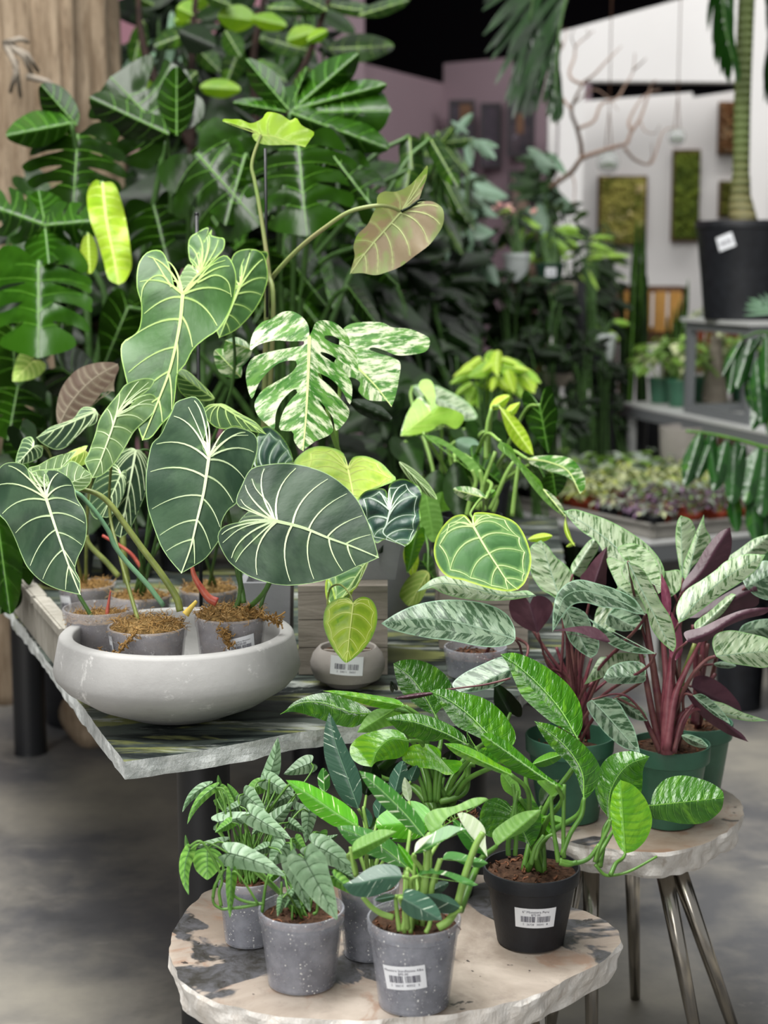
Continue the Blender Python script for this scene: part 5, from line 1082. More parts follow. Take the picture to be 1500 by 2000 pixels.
tf(pV, 'fresh', (990, 1240), (1180, 1210), .35, 3.1, shape='ellip', st=0, gy=-.8)
# ================================================================= SILVER AND BURGUNDY PLANTS ON THE RIGHT STOOL
Z2 = H2+.001; crop('X')
a1 = pot('potted_silver_leaf_plant', 'left green pot on the right stool, silver leaves and burgundy stems', 'greenpot', 1110, 1594, Z2, 1434, 174, 118, smat=M['stem_maroon'], soil_drop=.035, liph=.03)
a2 = pot('potted_silver_leaf_plant', 'front right green pot on the right stool with a thick crimson stem cluster', 'greenpot', 1304, 1606, Z2, 1450, 158, 104, smat=M['stem_maroon'], soil_drop=.012, liph=.032)
a3 = pot('potted_silver_leaf_plant', 'green pot at the back right of the right stool, half hidden', 'greenpot', 1352, 1545, Z2, 1408, 150, 106, smat=M['stem_maroon'], soil_drop=.015, liph=.03)
price_label(a1['root'], (a1['loc'].x, a1['loc'].y, Z2+.045), rfun(a1, .045), .035, .03, -PI/2+1.25, 0, '', '', '', seed=11)
crop('I')
# left plant
lf(a1, 'agl', (395, 480), (290, 150), [(340, 440), (290, 410), (240, 330), (226, 240), (240, 180)], [(440, 420), (465, 350), (430, 290), (370, 240), (330, 185)], 3.0, gy=-.4, sr=.003)
lf(a1, 'burg', (275, 642), (232, 488), [(210, 622), (140, 570), (120, 500), (140, 458), (200, 450)], [(310, 600), (345, 545), (352, 490), (310, 452), (255, 450)], 2.92, gy=.0, via=[(420, 900, 3.0), (330, 820, 2.95)], sr=.0025)
lf(a1, 'agl', (460, 330), (590, 133), [(450, 290), (490, 225), (545, 155)], [(510, 345), (545, 280), (595, 200)], 3.02, gy=-.5)
lf(a1, 'burg', (570, 400), (642, 184), [(500, 355), (530, 310), (580, 245)], [(632, 400), (640, 330), (645, 260)], 2.95, gy=-.1, fold=.03)
lf(a1, 'agl', (900, 430), (412, -5), [(948, 340), (925, 255), (850, 168), (740, 92), (640, 40), (540, 5), (470, -15)], [(800, 400), (720, 350), (640, 250), (590, 160), (510, 105), (450, 45)], 2.92, gy=-.55, mid=[(790, 290), (660, 160), (520, 60)], sr=.003)
lf(a1, 'agl', (740, 260), (940, 420), [(700, 190), (800, 170), (900, 250)], [(720, 330), (800, 420), (880, 450)], 2.9, gy=-.5, st=0)
lf(a2, 'agl', (1002, 440), (850, 350), [(1035, 400), (1032, 312), (960, 315), (900, 320)], [(960, 460), (900, 430)], 2.94, gy=-.3)
lf(a1, 'agl', (700, 400), (900, 520), [(640, 250), (740, 280), (840, 400)], [(690, 430), (780, 500), (850, 540)], 2.91, gy=-.4, st=0)
lf(a2, 'agl', (755, 265), (995, 745), [(830, 300), (890, 400), (930, 480), (980, 560), (1003, 640), (1010, 710)], [(765, 330), (800, 420), (850, 520), (880, 620), (930, 690)], 2.78, gy=-.1, mid=[(830, 420), (900, 560), (960, 680)], via=[(930, 1000, 2.95), (800, 500, 2.92)])
lf(a1, 'agd', (845, 548), (352, 640), [(790, 465), (700, 415), (590, 380), (500, 360), (430, 380), (375, 440), (355, 530)], [(790, 540), (720, 518), (620, 508), (530, 484), (460, 495), (410, 550)], 2.82, gy=-.3, mid=[(700, 470), (520, 420), (420, 450), (380, 540)], sr=.003)
lf(a1, 'agd', (425, 520), (555, 778), [(460, 505), (530, 540), (565, 620), (600, 690), (590, 750)], [(402, 540), (415, 610), (445, 690), (500, 745)], 2.88, gy=-.2)
lf(a1, 'burg', (660, 690), (352, 632), [(630, 650), (570, 612), (480, 610)], [(640, 695), (560, 670), (480, 640)], 2.78, gy=-.1, st=0); lf(a1, 'agd', (900, 755), (545, 568), [(850, 735), (760, 700), (660, 640)], [(820, 755), (720, 735), (640, 690), (590, 620)], 2.8, gy=-.5)
lf(a1, 'agd', (850, 870), (622, 885), [(845, 820), (800, 795), (720, 800), (655, 830)], [(840, 905), (760, 915), (660, 912)], 2.86, gy=-.4)
lf(a1, 'agl', (640, 770), (520, 920), [(720, 750), (850, 770), (740, 820), (620, 880)], [(600, 780), (560, 850)], 2.95, gy=-.5)
lf(a2, 'agd', (560, 1000), (818, 1280), [(630, 985), (700, 1010), (745, 1080), (785, 1150), (805, 1220)], [(535, 1020), (545, 1060), (585, 1120), (645, 1190), (730, 1255)], 2.84, gy=-.5, mid=[(620, 1060), (700, 1150), (770, 1230)], via=[(900, 1240, 2.95), (850, 1100, 2.88), (760, 990, 2.86), (680, 970, 2.86)], sr=.0022)
lf(a2, 'agd', (680, 990), (858, 1112), [(740, 985), (800, 1020), (850, 1070)], [(700, 1030), (760, 1090), (820, 1112)], 2.9, gy=-.5, st=0)
lf(a1, 'agl', (560, 640), (680, 640), [(600, 500), (700, 510), (760, 560)], [(560, 620), (600, 650)], 2.93, gy=-.2); lf(a1, 'agd', (650, 540), (820, 625), [(700, 500), (780, 520), (830, 580)], [(640, 600), (720, 635)], 2.9, gy=-.4, st=0)
for i, (x0, y0, x1, y1) in enumerate(((440, 920, 430, 650), (450, 930, 372, 720), (500, 950, 485, 700), (510, 950, 560, 780), (470, 930, 445, 600), (520, 1000, 640, 900), (430, 930, 300, 750), (480, 960, 530, 700), (470, 960, 240, 620), (505, 960, 650, 850))): tubepart(a1, [(x0+20, y0+210), (x0+10, y0), ((x0+x1)/2, (y0+y1)/2), (x1, y1)], (.0055, .0028), M['stem_red'] if i % 2 else M['stem_maroon'], 3.03)
# right plant
lf(a2, 'agl', (1060, 380), (1158, 14), [(1090, 300), (1150, 240), (1195, 150), (1165, 80)], [(1045, 300), (1080, 200), (1120, 100)], 3.02, gy=-.2); lf(a2, 'agl', (1045, 350), (1035, 18), [(1080, 260), (1120, 160), (1095, 48)], [(1030, 300), (1008, 160), (1015, 60)], 3.03, gy=-.2)
lf(a2, 'burg', (1035, 432), (1298, 82), [(1095, 395), (1150, 352), (1240, 305), (1290, 250), (1308, 165)], [(1050, 370), (1110, 290), (1170, 190), (1240, 110)], 2.95, gy=-.2, mid=[(1140, 330), (1220, 200)])
lf(a2, 'agl', (1025, 592), (1486, 228), [(1012, 510), (1060, 420), (1150, 360), (1220, 310), (1280, 260), (1380, 225)], [(1100, 552), (1180, 495), (1260, 435), (1360, 372), (1440, 305)], 2.82, gy=-.5, mid=[(1130, 470), (1260, 360), (1390, 280)], sr=.003)
lf(a3, 'agl', (1250, 330), (1520, 115), [(1280, 250), (1350, 195), (1430, 140)], [(1320, 300), (1420, 260), (1510, 200)], 3.0, gy=-.5)
lf(a3, 'agd', (1380, 400), (1540, 320), [(1360, 330), (1420, 280), (1500, 260)], [(1440, 450), (1520, 460)], 2.95, gy=-.4); lf(a3, 'agd', (1340, 640), (1560, 600), [(1370, 600), (1440, 575), (1520, 570)], [(1420, 680), (1520, 680)], 2.98, gy=-.4)
lf(a2, 'burg', (1070, 690), (1530, 505), [(1055, 640), (1150, 612), (1260, 560), (1380, 518)], [(1110, 698), (1185, 680), (1265, 620), (1380, 570), (1480, 545)], 2.78, gy=.1, mid=[(1200, 640), (1350, 550)], sr=.003)
lf(a3, 'burg', (1150, 560), (1440, 400), [(1070, 560), (1180, 490), (1300, 420), (1390, 380)], [(1200, 600), (1320, 530), (1440, 500), (1450, 440)], 2.95, gy=.0); lf(a2, 'agl', (1120, 640), (1330, 440), [(1110, 590), (1200, 520), (1290, 440)], [(1180, 600), (1260, 540)], 2.92, gy=-.4, st=0)
lf(a2, 'agl', (1222, 768), (1540, 735), [(1203, 700), (1225, 650), (1300, 630), (1390, 645), (1500, 675)], [(1280, 800), (1380, 818), (1500, 825)], 2.84, gy=-.5, via=[(960, 1230, 2.95), (1010, 1050, 2.9), (1090, 880, 2.86), (1170, 790, 2.85)], sr=.004)
lf(a3, 'burg', (1090, 930), (1360, 1060), [(1110, 880), (1180, 875), (1270, 930), (1340, 1010)], [(1150, 980), (1260, 1020)], 3.0, gy=.0)
lf(a2, 'agl', (1110, 1045), (1500, 1112), [(1150, 1010), (1250, 1015), (1360, 1065)], [(1180, 1070), (1290, 1095), (1400, 1115)], 2.9, gy=-.6, sr=.002); lf(a2, 'agd', (1100, 975), (1300, 1130), [(1150, 970), (1220, 1020), (1280, 1090)], [(1130, 1010), (1210, 1080)], 2.86, gy=-.4)
lf(a2, 'burg', (1050, 935), (1395, 1225), [(1110, 980), (1200, 1060), (1290, 1130), (1360, 1180)], [(1090, 1010), (1160, 1100), (1280, 1180)], 2.88, gy=.0, label='burgundy leaf with a dry brown tip'); tf(a2, 'agd', (1040, 1190), (1180, 1250), .35, 2.83, shape='ellip', st=0)
tf(a3, 'agd', (1210, 810), (1330, 820), .3, 2.98, shape='ellip')
for k_, (pts, r) in enumerate((([(950, 1290), (930, 1100), (900, 900), (870, 700), (850, 560)], (.010, .004)), ([(965, 1290), (950, 1100), (960, 900), (950, 780), (935, 620)], (.011, .004)), ([(975, 1290), (985, 1100), (1040, 900), (1110, 700)], (.010, .004)), ([(985, 1285), (1030, 1100), (1090, 1040), (1130, 1010)], (.006, .0025)), ([(940, 1280), (890, 1100), (830, 790), (800, 700)], (.008, .003)), ([(930, 1280), (880, 1180), (820, 1070), (700, 990)], (.006, .0025)), ([(990, 1280), (1060, 1100), (1110, 1050), (1180, 1060)], (.006, .0025)), ([(960, 1290), (965, 1050), (990, 800), (1005, 650)], (.012, .005)), ([(960, 1270), (1000, 1000), (1060, 850), (1160, 660)], (.009, .003)), ([(1000, 1280), (1040, 1120), (1100, 1030)], (.005, .002)))):
    tubepart(a2, pts, r, [M['stem_maroon'], M['stem_red'], M['stem_olive']][0 if k_ in (0, 4, 5, 9) else 2 if k_ in (2,) else 1], 2.93-.006*k_)
lf(a2, 'pink', (975, 560), (932, 325), [(945, 530), (930, 430)], [(985, 500), (975, 420)], 2.86, gy=0, st=0); lf(a2, 'pink', (1010, 790), (985, 530), [(975, 760), (975, 620)], [(1045, 740), (1035, 620)], 2.85, gy=0, st=0, fold=.03); lf(a2, 'burg', (950, 510), (872, 378), [(890, 480), (875, 430)], [(945, 440), (910, 400)], 2.87, gy=0, st=0)
for k_, (x, y) in enumerate(((1180, 700), (1160, 620), (1220, 860), (1100, 600), (1140, 760))): tubepart(a3, [(1110, 1130), (1120, 1000), ((1110+x)/2+10, (1000+y)/2), (x, y)], (.009, .0035), [M['stem_maroon'], M['stem_red']][k_ % 2], 3.07-.01*k_)
# ================================================================= PETRIFIED TABLE PLANTS
Z1 = H1+.001; crop('X')
bp = pot('potted_monstera', 'black pot with price sticker on the front slice table, long glossy puckered leaves', 'blackpot', 1036, 1836, Z1, 1690, 190, 130, soil_drop=.012, sr=.02, stem_r=.0042, liph=.022, smat=M['stem'])
price_label(bp['root'], (bp['loc'].x, bp['loc'].y, Z1+.062), rfun(bp, .062), .063, .033, -PI/2+.02, -.01, '6" Monstera Peru', '$75.00', '2   26728   56541   8', seed=3)
bb = pot('potted_monstera', 'black pot at the back of the front slice table, crowded with bright glossy leaves', 'blackpot', 868, 1742, Z1, 1585, 150, 112, soil_drop=.012, sr=.02, stem_r=.0042, liph=.02, smat=M['stem'])
cA = pot('potted_monstera', 'clear pot front left on the slice table, silver leaves with dark veins', 'clearpot', 590, 1917, Z1, 1772, 170, 132, soil_drop=.014, sr=.015, stem_r=.0022)
cB = pot('potted_monstera', 'clear pot nearest the camera with a tilted price sticker, long white-flecked leaves', 'clearpot', 808, 1957, Z1, 1790, 185, 138, soil_drop=.014, sr=.018, stem_r=.0032, smat=M['stem_pale'])
cC = pot('potted_monstera', 'clear pot behind the front left one, trailing silver leaves on its left', 'clearpot', 488, 1836, Z1, 1710, 124, 96, soil_drop=.014, sr=.012, stem_r=.0022)
cD = pot('potted_monstera', 'shaded clear pot between the two front clear pots, dark flecked leaves', 'clearpot', 720, 1862, Z1, 1725, 122, 96, soil_drop=.012, sr=.012, stem_r=.003, smat=M['stem_pale'])
price_label(cB['root'], (cB['loc'].x, cB['loc'].y, Z1+.062), rfun(cB, .062), .062, .036, -PI/2-.26, .13, 'Monstera Standleyana Alba', '$95.00', '2   26614   40552   5', seed=7, fz=.85)
price_label(cD['root'], (cD['loc'].x, cD['loc'].y, Z1+.10), rfun(cD, .1), .03, .02, -PI/2+.5, 0, '', '', '', seed=9)
# ---- glossy puckered leaves, back pot
crop('H')
lf(bb, 'peru', (900, 1190), (655, 888), [(840, 1165), (760, 1110), (700, 1050), (668, 965)], [(950, 1130), (992, 1050), (990, 1000), (950, 945), (880, 895), (790, 866), (705, 868)], 2.74, gy=-.3, mid=[(840, 1080), (760, 970)])
lf(bb, 'peru', (545, 1180), (-8, 1185), [(470, 1130), (400, 1095), (280, 1060), (180, 1070), (80, 1110), (25, 1160)], [(460, 1245), (400, 1262), (300, 1240), (200, 1205), (100, 1175), (40, 1172)], 2.66, gy=-.5, mid=[(420, 1175), (250, 1120), (110, 1120)])
lf(bb, 'perul', (725, 1135), (243, 1048), [(680, 1100), (600, 1082), (500, 1066), (400, 1052), (310, 1045)], [(640, 1155), (560, 1145), (460, 1120), (370, 1088), (300, 1062)], 2.62, gy=-.3)
lf(bb, 'peruu', (660, 1155), (442, 1292), [(600, 1148), (535, 1165), (480, 1220)], [(700, 1180), (680, 1240), (600, 1262), (520, 1290)], 2.64, gy=-.2); tf(bb, 'peruu', (660, 1160), (790, 1180), .5, 2.66, shape='ellip', st=0)
lf(bb, 'perul', (745, 1340), (528, 1494), [(700, 1285), (620, 1272), (540, 1285), (455, 1315), (402, 1375), (410, 1440), (460, 1480)], [(740, 1390), (690, 1440), (610, 1452), (555, 1465)], 2.6, gy=-.3, mid=[(640, 1330), (560, 1400)])
lf(bb, 'peru', (1090, 1362), (610, 1210), [(1070, 1310), (1000, 1255), (900, 1208), (800, 1183), (700, 1185)], [(1040, 1385), (960, 1332), (890, 1345), (800, 1330), (700, 1290), (650, 1248)], 2.56, gy=-.4, mid=[(950, 1290), (780, 1230)])
lf(bb, 'perul', (935, 1450), (1010, 1535), [(930, 1400), (880, 1365), (820, 1358), (755, 1372), (708, 1425), (720, 1465), (800, 1495), (900, 1510), (960, 1540)], [(960, 1450), (1050, 1460), (1050, 1500)], 2.6, gy=-.4, st=0)
lf(bb, 'peru', (1300, 1400), (866, 1046), [(1360, 1360), (1370, 1300), (1335, 1230), (1270, 1150), (1180, 1090), (1060, 1058), (950, 1036)], [(1200, 1345), (1090, 1290), (1020, 1250), (960, 1170), (905, 1085)], 2.5, gy=-.45, mid=[(1200, 1290), (1090, 1180), (980, 1100)])
lf(bb, 'peru', (1150, 1400), (1085, 1290), [(1200, 1380), (1300, 1450), (1200, 1480), (1120, 1400)], [(1095, 1350), (1085, 1310)], 2.6, st=0); tf(bb, 'mix', (560, 1500), (700, 1380), .7, 2.78, shape='heart'); tf(bb, 'deep', (950, 1560), (1000, 1400), .7, 2.8, shape='ellip'); tf(bb, 'deep', (620, 1560), (480, 1480), .8, 2.85, shape='ellip'); tf(bb, 'deep', (660, 1040), (640, 990), .9, 2.8, st=0)
tf(bb, 'deep', (1340, 1180), (1250, 1000), .8, 2.85, shape='heart'); tf(bb, 'deep', (760, 1480), (620, 1600), .8, 2.75, shape='ellip')
# ---- front black pot
crop('I')
lf(bp, 'peru', (485, 1205), (75, 757), [(512, 1130), (502, 1030), (445, 930), (355, 850), (250, 785), (150, 750)], [(400, 1150), (330, 1108), (255, 1045), (190, 980), (150, 900), (112, 810)], 2.48, gy=-.45, mid=[(400, 1060), (290, 930), (170, 820)], sr=.0045)
crop('K')
lf(bp, 'peru', (670, 490), (448, 135), [(700, 465), (740, 400), (738, 330), (680, 250), (600, 188), (520, 150)], [(655, 440), (635, 380), (595, 320), (530, 260), (480, 195)], 2.42, gy=-.3, mid=[(660, 360), (580, 240)], sr=.0045)
lf(bp, 'peru', (545, 425), (202, 188), [(575, 430), (500, 378), (420, 310), (340, 240), (260, 192)], [(500, 412), (430, 395), (350, 360), (270, 300), (215, 235)], 2.36, gy=-.4, mid=[(460, 370), (320, 270)], sr=.004)
lf(bp, 'peruu', (525, 475), (575, 430), [(490, 440), (460, 405), (520, 405)], [(545, 470), (575, 445)], 2.37, gy=0, st=0, fold=-.01)
lf(bp, 'perul', (340, 375), (40, 235), [(340, 355), (280, 325), (200, 275), (110, 238)], [(300, 372), (240, 350), (160, 320), (85, 280)], 2.36, gy=-.4, sr=.004)
tf(bp, 'peruu', (380, 480), (300, 370), .5, 2.42, shape='ellip', gy=-.2)
lf(bp, 'peru', (785, 580), (966, 294), [(735, 500), (720, 420), (748, 335), (800, 285), (885, 270)], [(830, 560), (890, 520), (930, 450), (938, 350)], 2.5, gy=-.2, wav=.01, mid=[(790, 450), (860, 340)], so=(740, 790, 2.42))
lf(bp, 'perul', (856, 732), (835, 400), [(828, 700), (802, 640), (788, 540), (800, 455)], [(905, 715), (955, 660), (978, 580), (950, 490), (895, 425)], 2.4, gy=-.1, so=(790, 830, 2.36), sr=.003)
lf(bp, 'peru', (970, 515), (1302, 480), [(985, 455), (1035, 398), (1120, 380), (1225, 405), (1290, 445)], [(975, 570), (1030, 582), (1120, 598), (1215, 592), (1285, 540)], 2.46, gy=-.5, via=[(760, 700, 2.42), (830, 600, 2.46)], so=(720, 770, 2.42), sr=.003)
lf(bp, 'peru', (345, 530), (430, 700), [(320, 495), (270, 480), (225, 500), (203, 550), (203, 610), (240, 655), (320, 662), (400, 680)], [(370, 495), (420, 485), (465, 520), (480, 590), (460, 660)], 2.42, gy=-.2, sr=.004)
lf(bp, 'peruu', (275, 700), (478, 533), [(258, 640), (310, 590), (390, 545)], [(310, 672), (390, 640), (455, 585)], 2.34, gy=-.3, so=(110, 990, 2.22), sr=.005)
tf(bp, 'perul', (440, 330), (575, 285), .4, 2.5, shape='ellip'); tf(bp, 'mix', (480, 520), (560, 400), .7, 2.55, shape='ellip'); tf(bp, 'peruu', (480, 570), (600, 600), .4, 2.45, shape='ellip', st=0)
tf(bp, 'perul', (450, 560), (520, 650), .6, 2.45, shape='ovate')
for pts, r in (([(555, 770), (545, 700), (530, 600), (522, 470)], .0048), ([(570, 740), (610, 640), (660, 560), (672, 480)], .005), ([(330, 740), (330, 680), (350, 560), (370, 450)], .005), ([(360, 740), (365, 650), (360, 500), (350, 420)], .0045), ([(560, 760), (620, 775), (690, 755), (740, 690)], .005), ([(720, 770), (740, 700), (780, 620), (790, 580)], .0042), ([(450, 760), (470, 690), (500, 660), (540, 640)], .004), ([(580, 750), (578, 600), (582, 420)], .0045), ([(720, 780), (760, 825), (800, 830), (880, 810), (1000, 745)], .0032), ([(560, 770), (600, 780), (640, 770)], .006), ([(430, 780), (450, 710), (490, 650)], .005)): tubepart(bp, pts, (r*.82, r*.6), M['stem'], 2.38)
# ---- silver leaves with dark veins
crop('J')
def sl(pl, A, T, w, d, kd='sil', shape='heartlance', **kw): tf(pl, kd, A, T, w, d, shape=shape, sr=.0016, **kw)
sl(cC, (565, 415), (606, 225), .42, 2.58, bend=.04); sl(cC, (770, 350), (635, 405), .62, 2.62); sl(cC, (545, 430), (690, 510), .55, 2.56); sl(cC, (530, 455), (440, 500), .8, 2.58, kd='silg')
sl(cC, (300, 470), (165, 650), .22, 2.5, kd='silg', bend=.1); sl(cC, (270, 460), (140, 592), .28, 2.52, bend=.12); sl(cC, (325, 480), (400, 570), .55, 2.55, kd='silg'); sl(cC, (315, 530), (370, 600), .6, 2.56, kd='silg'); sl(cC, (320, 455), (315, 408), .5, 2.56, kd='silg', st=0)
sl(cC, (440, 500), (545, 590), .75, 2.52); sl(cC, (315, 640), (520, 600), .42, 2.48); sl(cC, (560, 660), (680, 540), .55, 2.52); sl(cC, (470, 600), (672, 722), .45, 2.42); sl(cC, (690, 580), (805, 600), .7, 2.6); sl(cC, (760, 590), (742, 740), .5, 2.55)
sl(cC, (680, 500), (560, 570), .6, 2.6); sl(cC, (600, 600), (520, 560), .7, 2.6); sl(cC, (420, 720), (400, 780), .7, 2.5, kd='silg'); sl(cC, (350, 735), (180, 760), .3, 2.46); sl(cC, (440, 700), (470, 770), .8, 2.5, kd='silg')
sl(cA, (365, 790), (645, 902), .42, 2.32, asym=.05, bend=-.04); sl(cA, (775, 750), (985, 890), .55, 2.36, bend=-.06); sl(cA, (735, 815), (897, 1118), .52, 2.24, gy=-.15); sl(cA, (665, 820), (765, 1080), .34, 2.28, gy=-.15)
sl(cA, (262, 765), (262, 922), .95, 2.38, kd='silg', shape='ovate'); sl(cA, (175, 775), (172, 995), .3, 2.36, kd='silg', bend=.1); sl(cA, (165, 770), (155, 700), .35, 2.4, kd='silg', st=0); sl(cA, (380, 885), (372, 1108), .24, 2.3, kd='silg', gy=0, so=(510, 1040, 2.3))
sl(cA, (645, 740), (565, 860), .8, 2.4); sl(cA, (880, 905), (1005, 1002), .48, 2.34, kd='silg'); sl(cA, (890, 870), (985, 920), .6, 2.38); sl(cA, (690, 720), (750, 790), .7, 2.42, kd='silg'); sl(cA, (810, 690), (818, 738), 1.7, 2.4, kd='silg', shape='heart'); sl(cA, (700, 800), (670, 900), .6, 2.36)
sl(cA, (630, 1010), (605, 1100), .5, 2.26); sl(cA, (500, 790), (560, 840), .7, 2.42); sl(cA, (650, 990), (720, 1060), .6, 2.3); sl(cC, (600, 760), (580, 700), .8, 2.5); sl(cC, (500, 740), (470, 800), .6, 2.5)
for pts in ([(510, 1040), (430, 1055), (380, 1060), (330, 1062), (290, 1020), (320, 900), (350, 870)], [(540, 1040), (460, 1030), (400, 1005), (370, 960)], [(290, 1010), (300, 950), (340, 860), (260, 770)], [(330, 1050), (320, 980), (330, 900), (240, 740), (170, 760)], [(530, 1080), (545, 960), (560, 900)], [(620, 1080), (625, 930)], [(780, 1090), (800, 1060), (790, 900)], [(730, 1090), (700, 1020), (690, 900)]): tubepart(cA, pts, (.0026, .0018), M['stem'], 2.31)
for pts in ([(470, 900), (410, 800), (330, 690), (310, 560), (305, 480)], [(480, 900), (480, 750), (430, 620), (340, 520)], [(500, 900), (560, 760), (560, 560), (565, 430)], [(490, 900), (500, 700), (640, 480), (690, 450)]): tubepart(cC, pts, (.0026, .0018), M['stem'], 2.55)
for A_, T_, w_, d_, pl_, kd_ in (((420, 560), (330, 600), .6, 2.5, cC, 'sil'), ((600, 470), (540, 560), .6, 2.58, cC, 'sil'), ((380, 640), (300, 690), .6, 2.46, cC, 'silg'), ((660, 640), (740, 690), .6, 2.5, cC, 'sil'), ((540, 640), (480, 700), .7, 2.48, cC, 'sil'), ((700, 460), (760, 520), .6, 2.62, cC, 'sil'),
    ((560, 760), (470, 790), .6, 2.4, cA, 'sil'), ((830, 740), (900, 700), .6, 2.44, cA, 'sil'), ((600, 880), (540, 950), .6, 2.36, cA, 'silg'), ((800, 900), (860, 960), .6, 2.34, cA, 'sil'), ((690, 980), (640, 1060), .5, 2.3, cA, 'sil'), ((400, 520), (360, 450), .6, 2.56, cC, 'silg')): sl(pl_, A_, T_, w_, d_, kd=kd_)
# ---- white-flecked long leaves
crop('J')
lf(cD, 'stan', (1000, 575), (857, 104), [(1018, 500), (1005, 405), (950, 290), (905, 195), (880, 140)], [(940, 550), (895, 490), (858, 400), (832, 300), (834, 190)], 2.44, gy=-.15, mid=[(950, 430), (890, 260)], via=[(1060, 820, 2.5), (1040, 660, 2.46)])
lf(cD, 'stang', (1000, 662), (646, 434), [(990, 605), (930, 545), (830, 488), (730, 442)], [(900, 665), (820, 622), (740, 560), (690, 490)], 2.36, gy=-.35, mid=[(900, 600), (770, 510)])
lf(cB, 'stanm', (1322, 712), (1003, 388), [(1322, 650), (1270, 575), (1180, 485), (1085, 412)], [(1260, 685), (1180, 615), (1100, 540), (1030, 445)], 2.28, gy=-.3, mid=[(1230, 600), (1110, 480)])
lf(cB, 'stanm', (1240, 862), (893, 660), [(1210, 780), (1140, 710), (1060, 675), (960, 655)], [(1170, 850), (1090, 815), (1000, 775), (930, 715)], 2.3, gy=-.4, mid=[(1130, 770), (1000, 700)])
lf(cB, 'peruu', (960, 790), (1188, 685), [(985, 730), (1060, 690), (1120, 674)], [(985, 820), (1060, 780), (1130, 735)], 2.24, gy=-.2, so=(990, 900, 2.28)); cr_ = None
lf(cB, 'stan', (1215, 905), (922, 945), [(1190, 855), (1110, 845), (1040, 870), (980, 915)], [(1180, 950), (1110, 990), (1040, 1006), (970, 995)], 2.2, gy=-.5, mid=[(1130, 910), (1020, 935)])
lf(cB, 'stang', (1370, 640), (1085, 660), [(1340, 570), (1260, 535), (1160, 570), (1100, 610)], [(1300, 715), (1200, 720), (1120, 700)], 2.42, gy=-.4); crop('N')
lf(cB, 'peruu', (970, 1230), (1475, 930), [(920, 1100), (1000, 1020), (1180, 990), (1330, 925), (1430, 915)], [(1030, 1220), (1110, 1100), (1220, 1040), (1340, 1000)], 2.3, gy=-.2, so=(940, 1600, 2.26), sr=.006)
lf(cB, 'stanm', (832, 1400), (1290, 1190), [(870, 1320), (980, 1230), (1110, 1160), (1220, 1170)], [(900, 1390), (1020, 1330), (1130, 1260), (1230, 1200)], 2.2, gy=-.4, so=(930, 1650, 2.22)); lf(cB, 'cream', (832, 1395), (1000, 1230), [(850, 1310), (910, 1260)], [(900, 1340), (960, 1280)], 2.195, gy=-.4, st=0)
lf(bp, 'cream', (1465, 1430), (1205, 1055), [(1450, 1300), (1440, 1180), (1360, 1090), (1260, 1045)], [(1400, 1340), (1300, 1220), (1240, 1130)], 2.28, gy=-.2, st=0, label='half white leaf'); lf(bp, 'stanm', (1465, 1425), (1160, 1100), [(1380, 1320), (1290, 1210), (1220, 1120)], [(1400, 1400), (1300, 1370), (1220, 1260), (1180, 1170)], 2.3, gy=-.2, st=0)
lf(cB, 'stanm', (1075, 1450), (1470, 1480), [(1110, 1390), (1200, 1385), (1320, 1420), (1420, 1450)], [(1160, 1450), (1280, 1500), (1400, 1520)], 2.24, gy=-.5, so=(1010, 1650, 2.22)); lf(cB, 'stanm', (870, 1590), (1385, 1668), [(900, 1520), (1000, 1530), (1150, 1560), (1290, 1610)], [(960, 1570), (1100, 1590), (1230, 1650), (1320, 1680)], 2.2, gy=-.4); tf(cB, 'stang', (870, 1580), (690, 1310), .22, 2.22, shape='lance', gy=-.3)
tf(cB, 'cream', (790, 950), (750, 740), .38, 2.42, shape='lance', gy=0); tf(cD, 'stan', (660, 900), (740, 600), .5, 2.55, shape='ellip'); tf(cD, 'stan', (520, 1100), (560, 900), .6, 2.55, shape='ellip'); tf(cD, 'stanm', (60, 880), (50, 660), .5, 2.5, shape='ellip'); tf(cD, 'stan', (800, 780), (860, 640), .7, 2.6, shape='ellip'); tf(cD, 'deep', (420, 900), (480, 620), .7, 2.62, shape='ellip'); tf(cD, 'stan', (400, 1000), (450, 1170), .5, 2.45, shape='ellip'); tf(cD, 'mix', (560, 1100), (440, 1240), .7, 2.6)
tf(cD, 'stan', (560, 1400), (380, 1400), .5, 2.42, shape='ellip'); tf(cB, 'stang', (760, 1180), (500, 1130), .5, 2.46, shape='ellip', st=0); tf(cB, 'stang', (880, 1250), (640, 1280), .3, 2.44, shape='ellip', st=0)
crop('J')
lf(cB, 'stan', (1215, 1010), (1408, 1118), [(1230, 968), (1290, 975), (1350, 1010), (1395, 1070)], [(1210, 1060), (1260, 1105), (1330, 1120)], 2.16, gy=-.4, so=(1240, 1160, 2.2)); lf(cB, 'stan', (1500, 1055), (1325, 990), [(1470, 1020), (1410, 990)], [(1450, 1085), (1380, 1075), (1335, 1030)], 2.2, gy=-.2, so=(1420, 1150, 2.22)); tf(cB, 'stan', (1330, 990), (1440, 935), .45, 2.22, shape='ellip', gy=-.4); tf(cB, 'stan', (1180, 1000), (1080, 1020), .4, 2.2, shape='ellip')
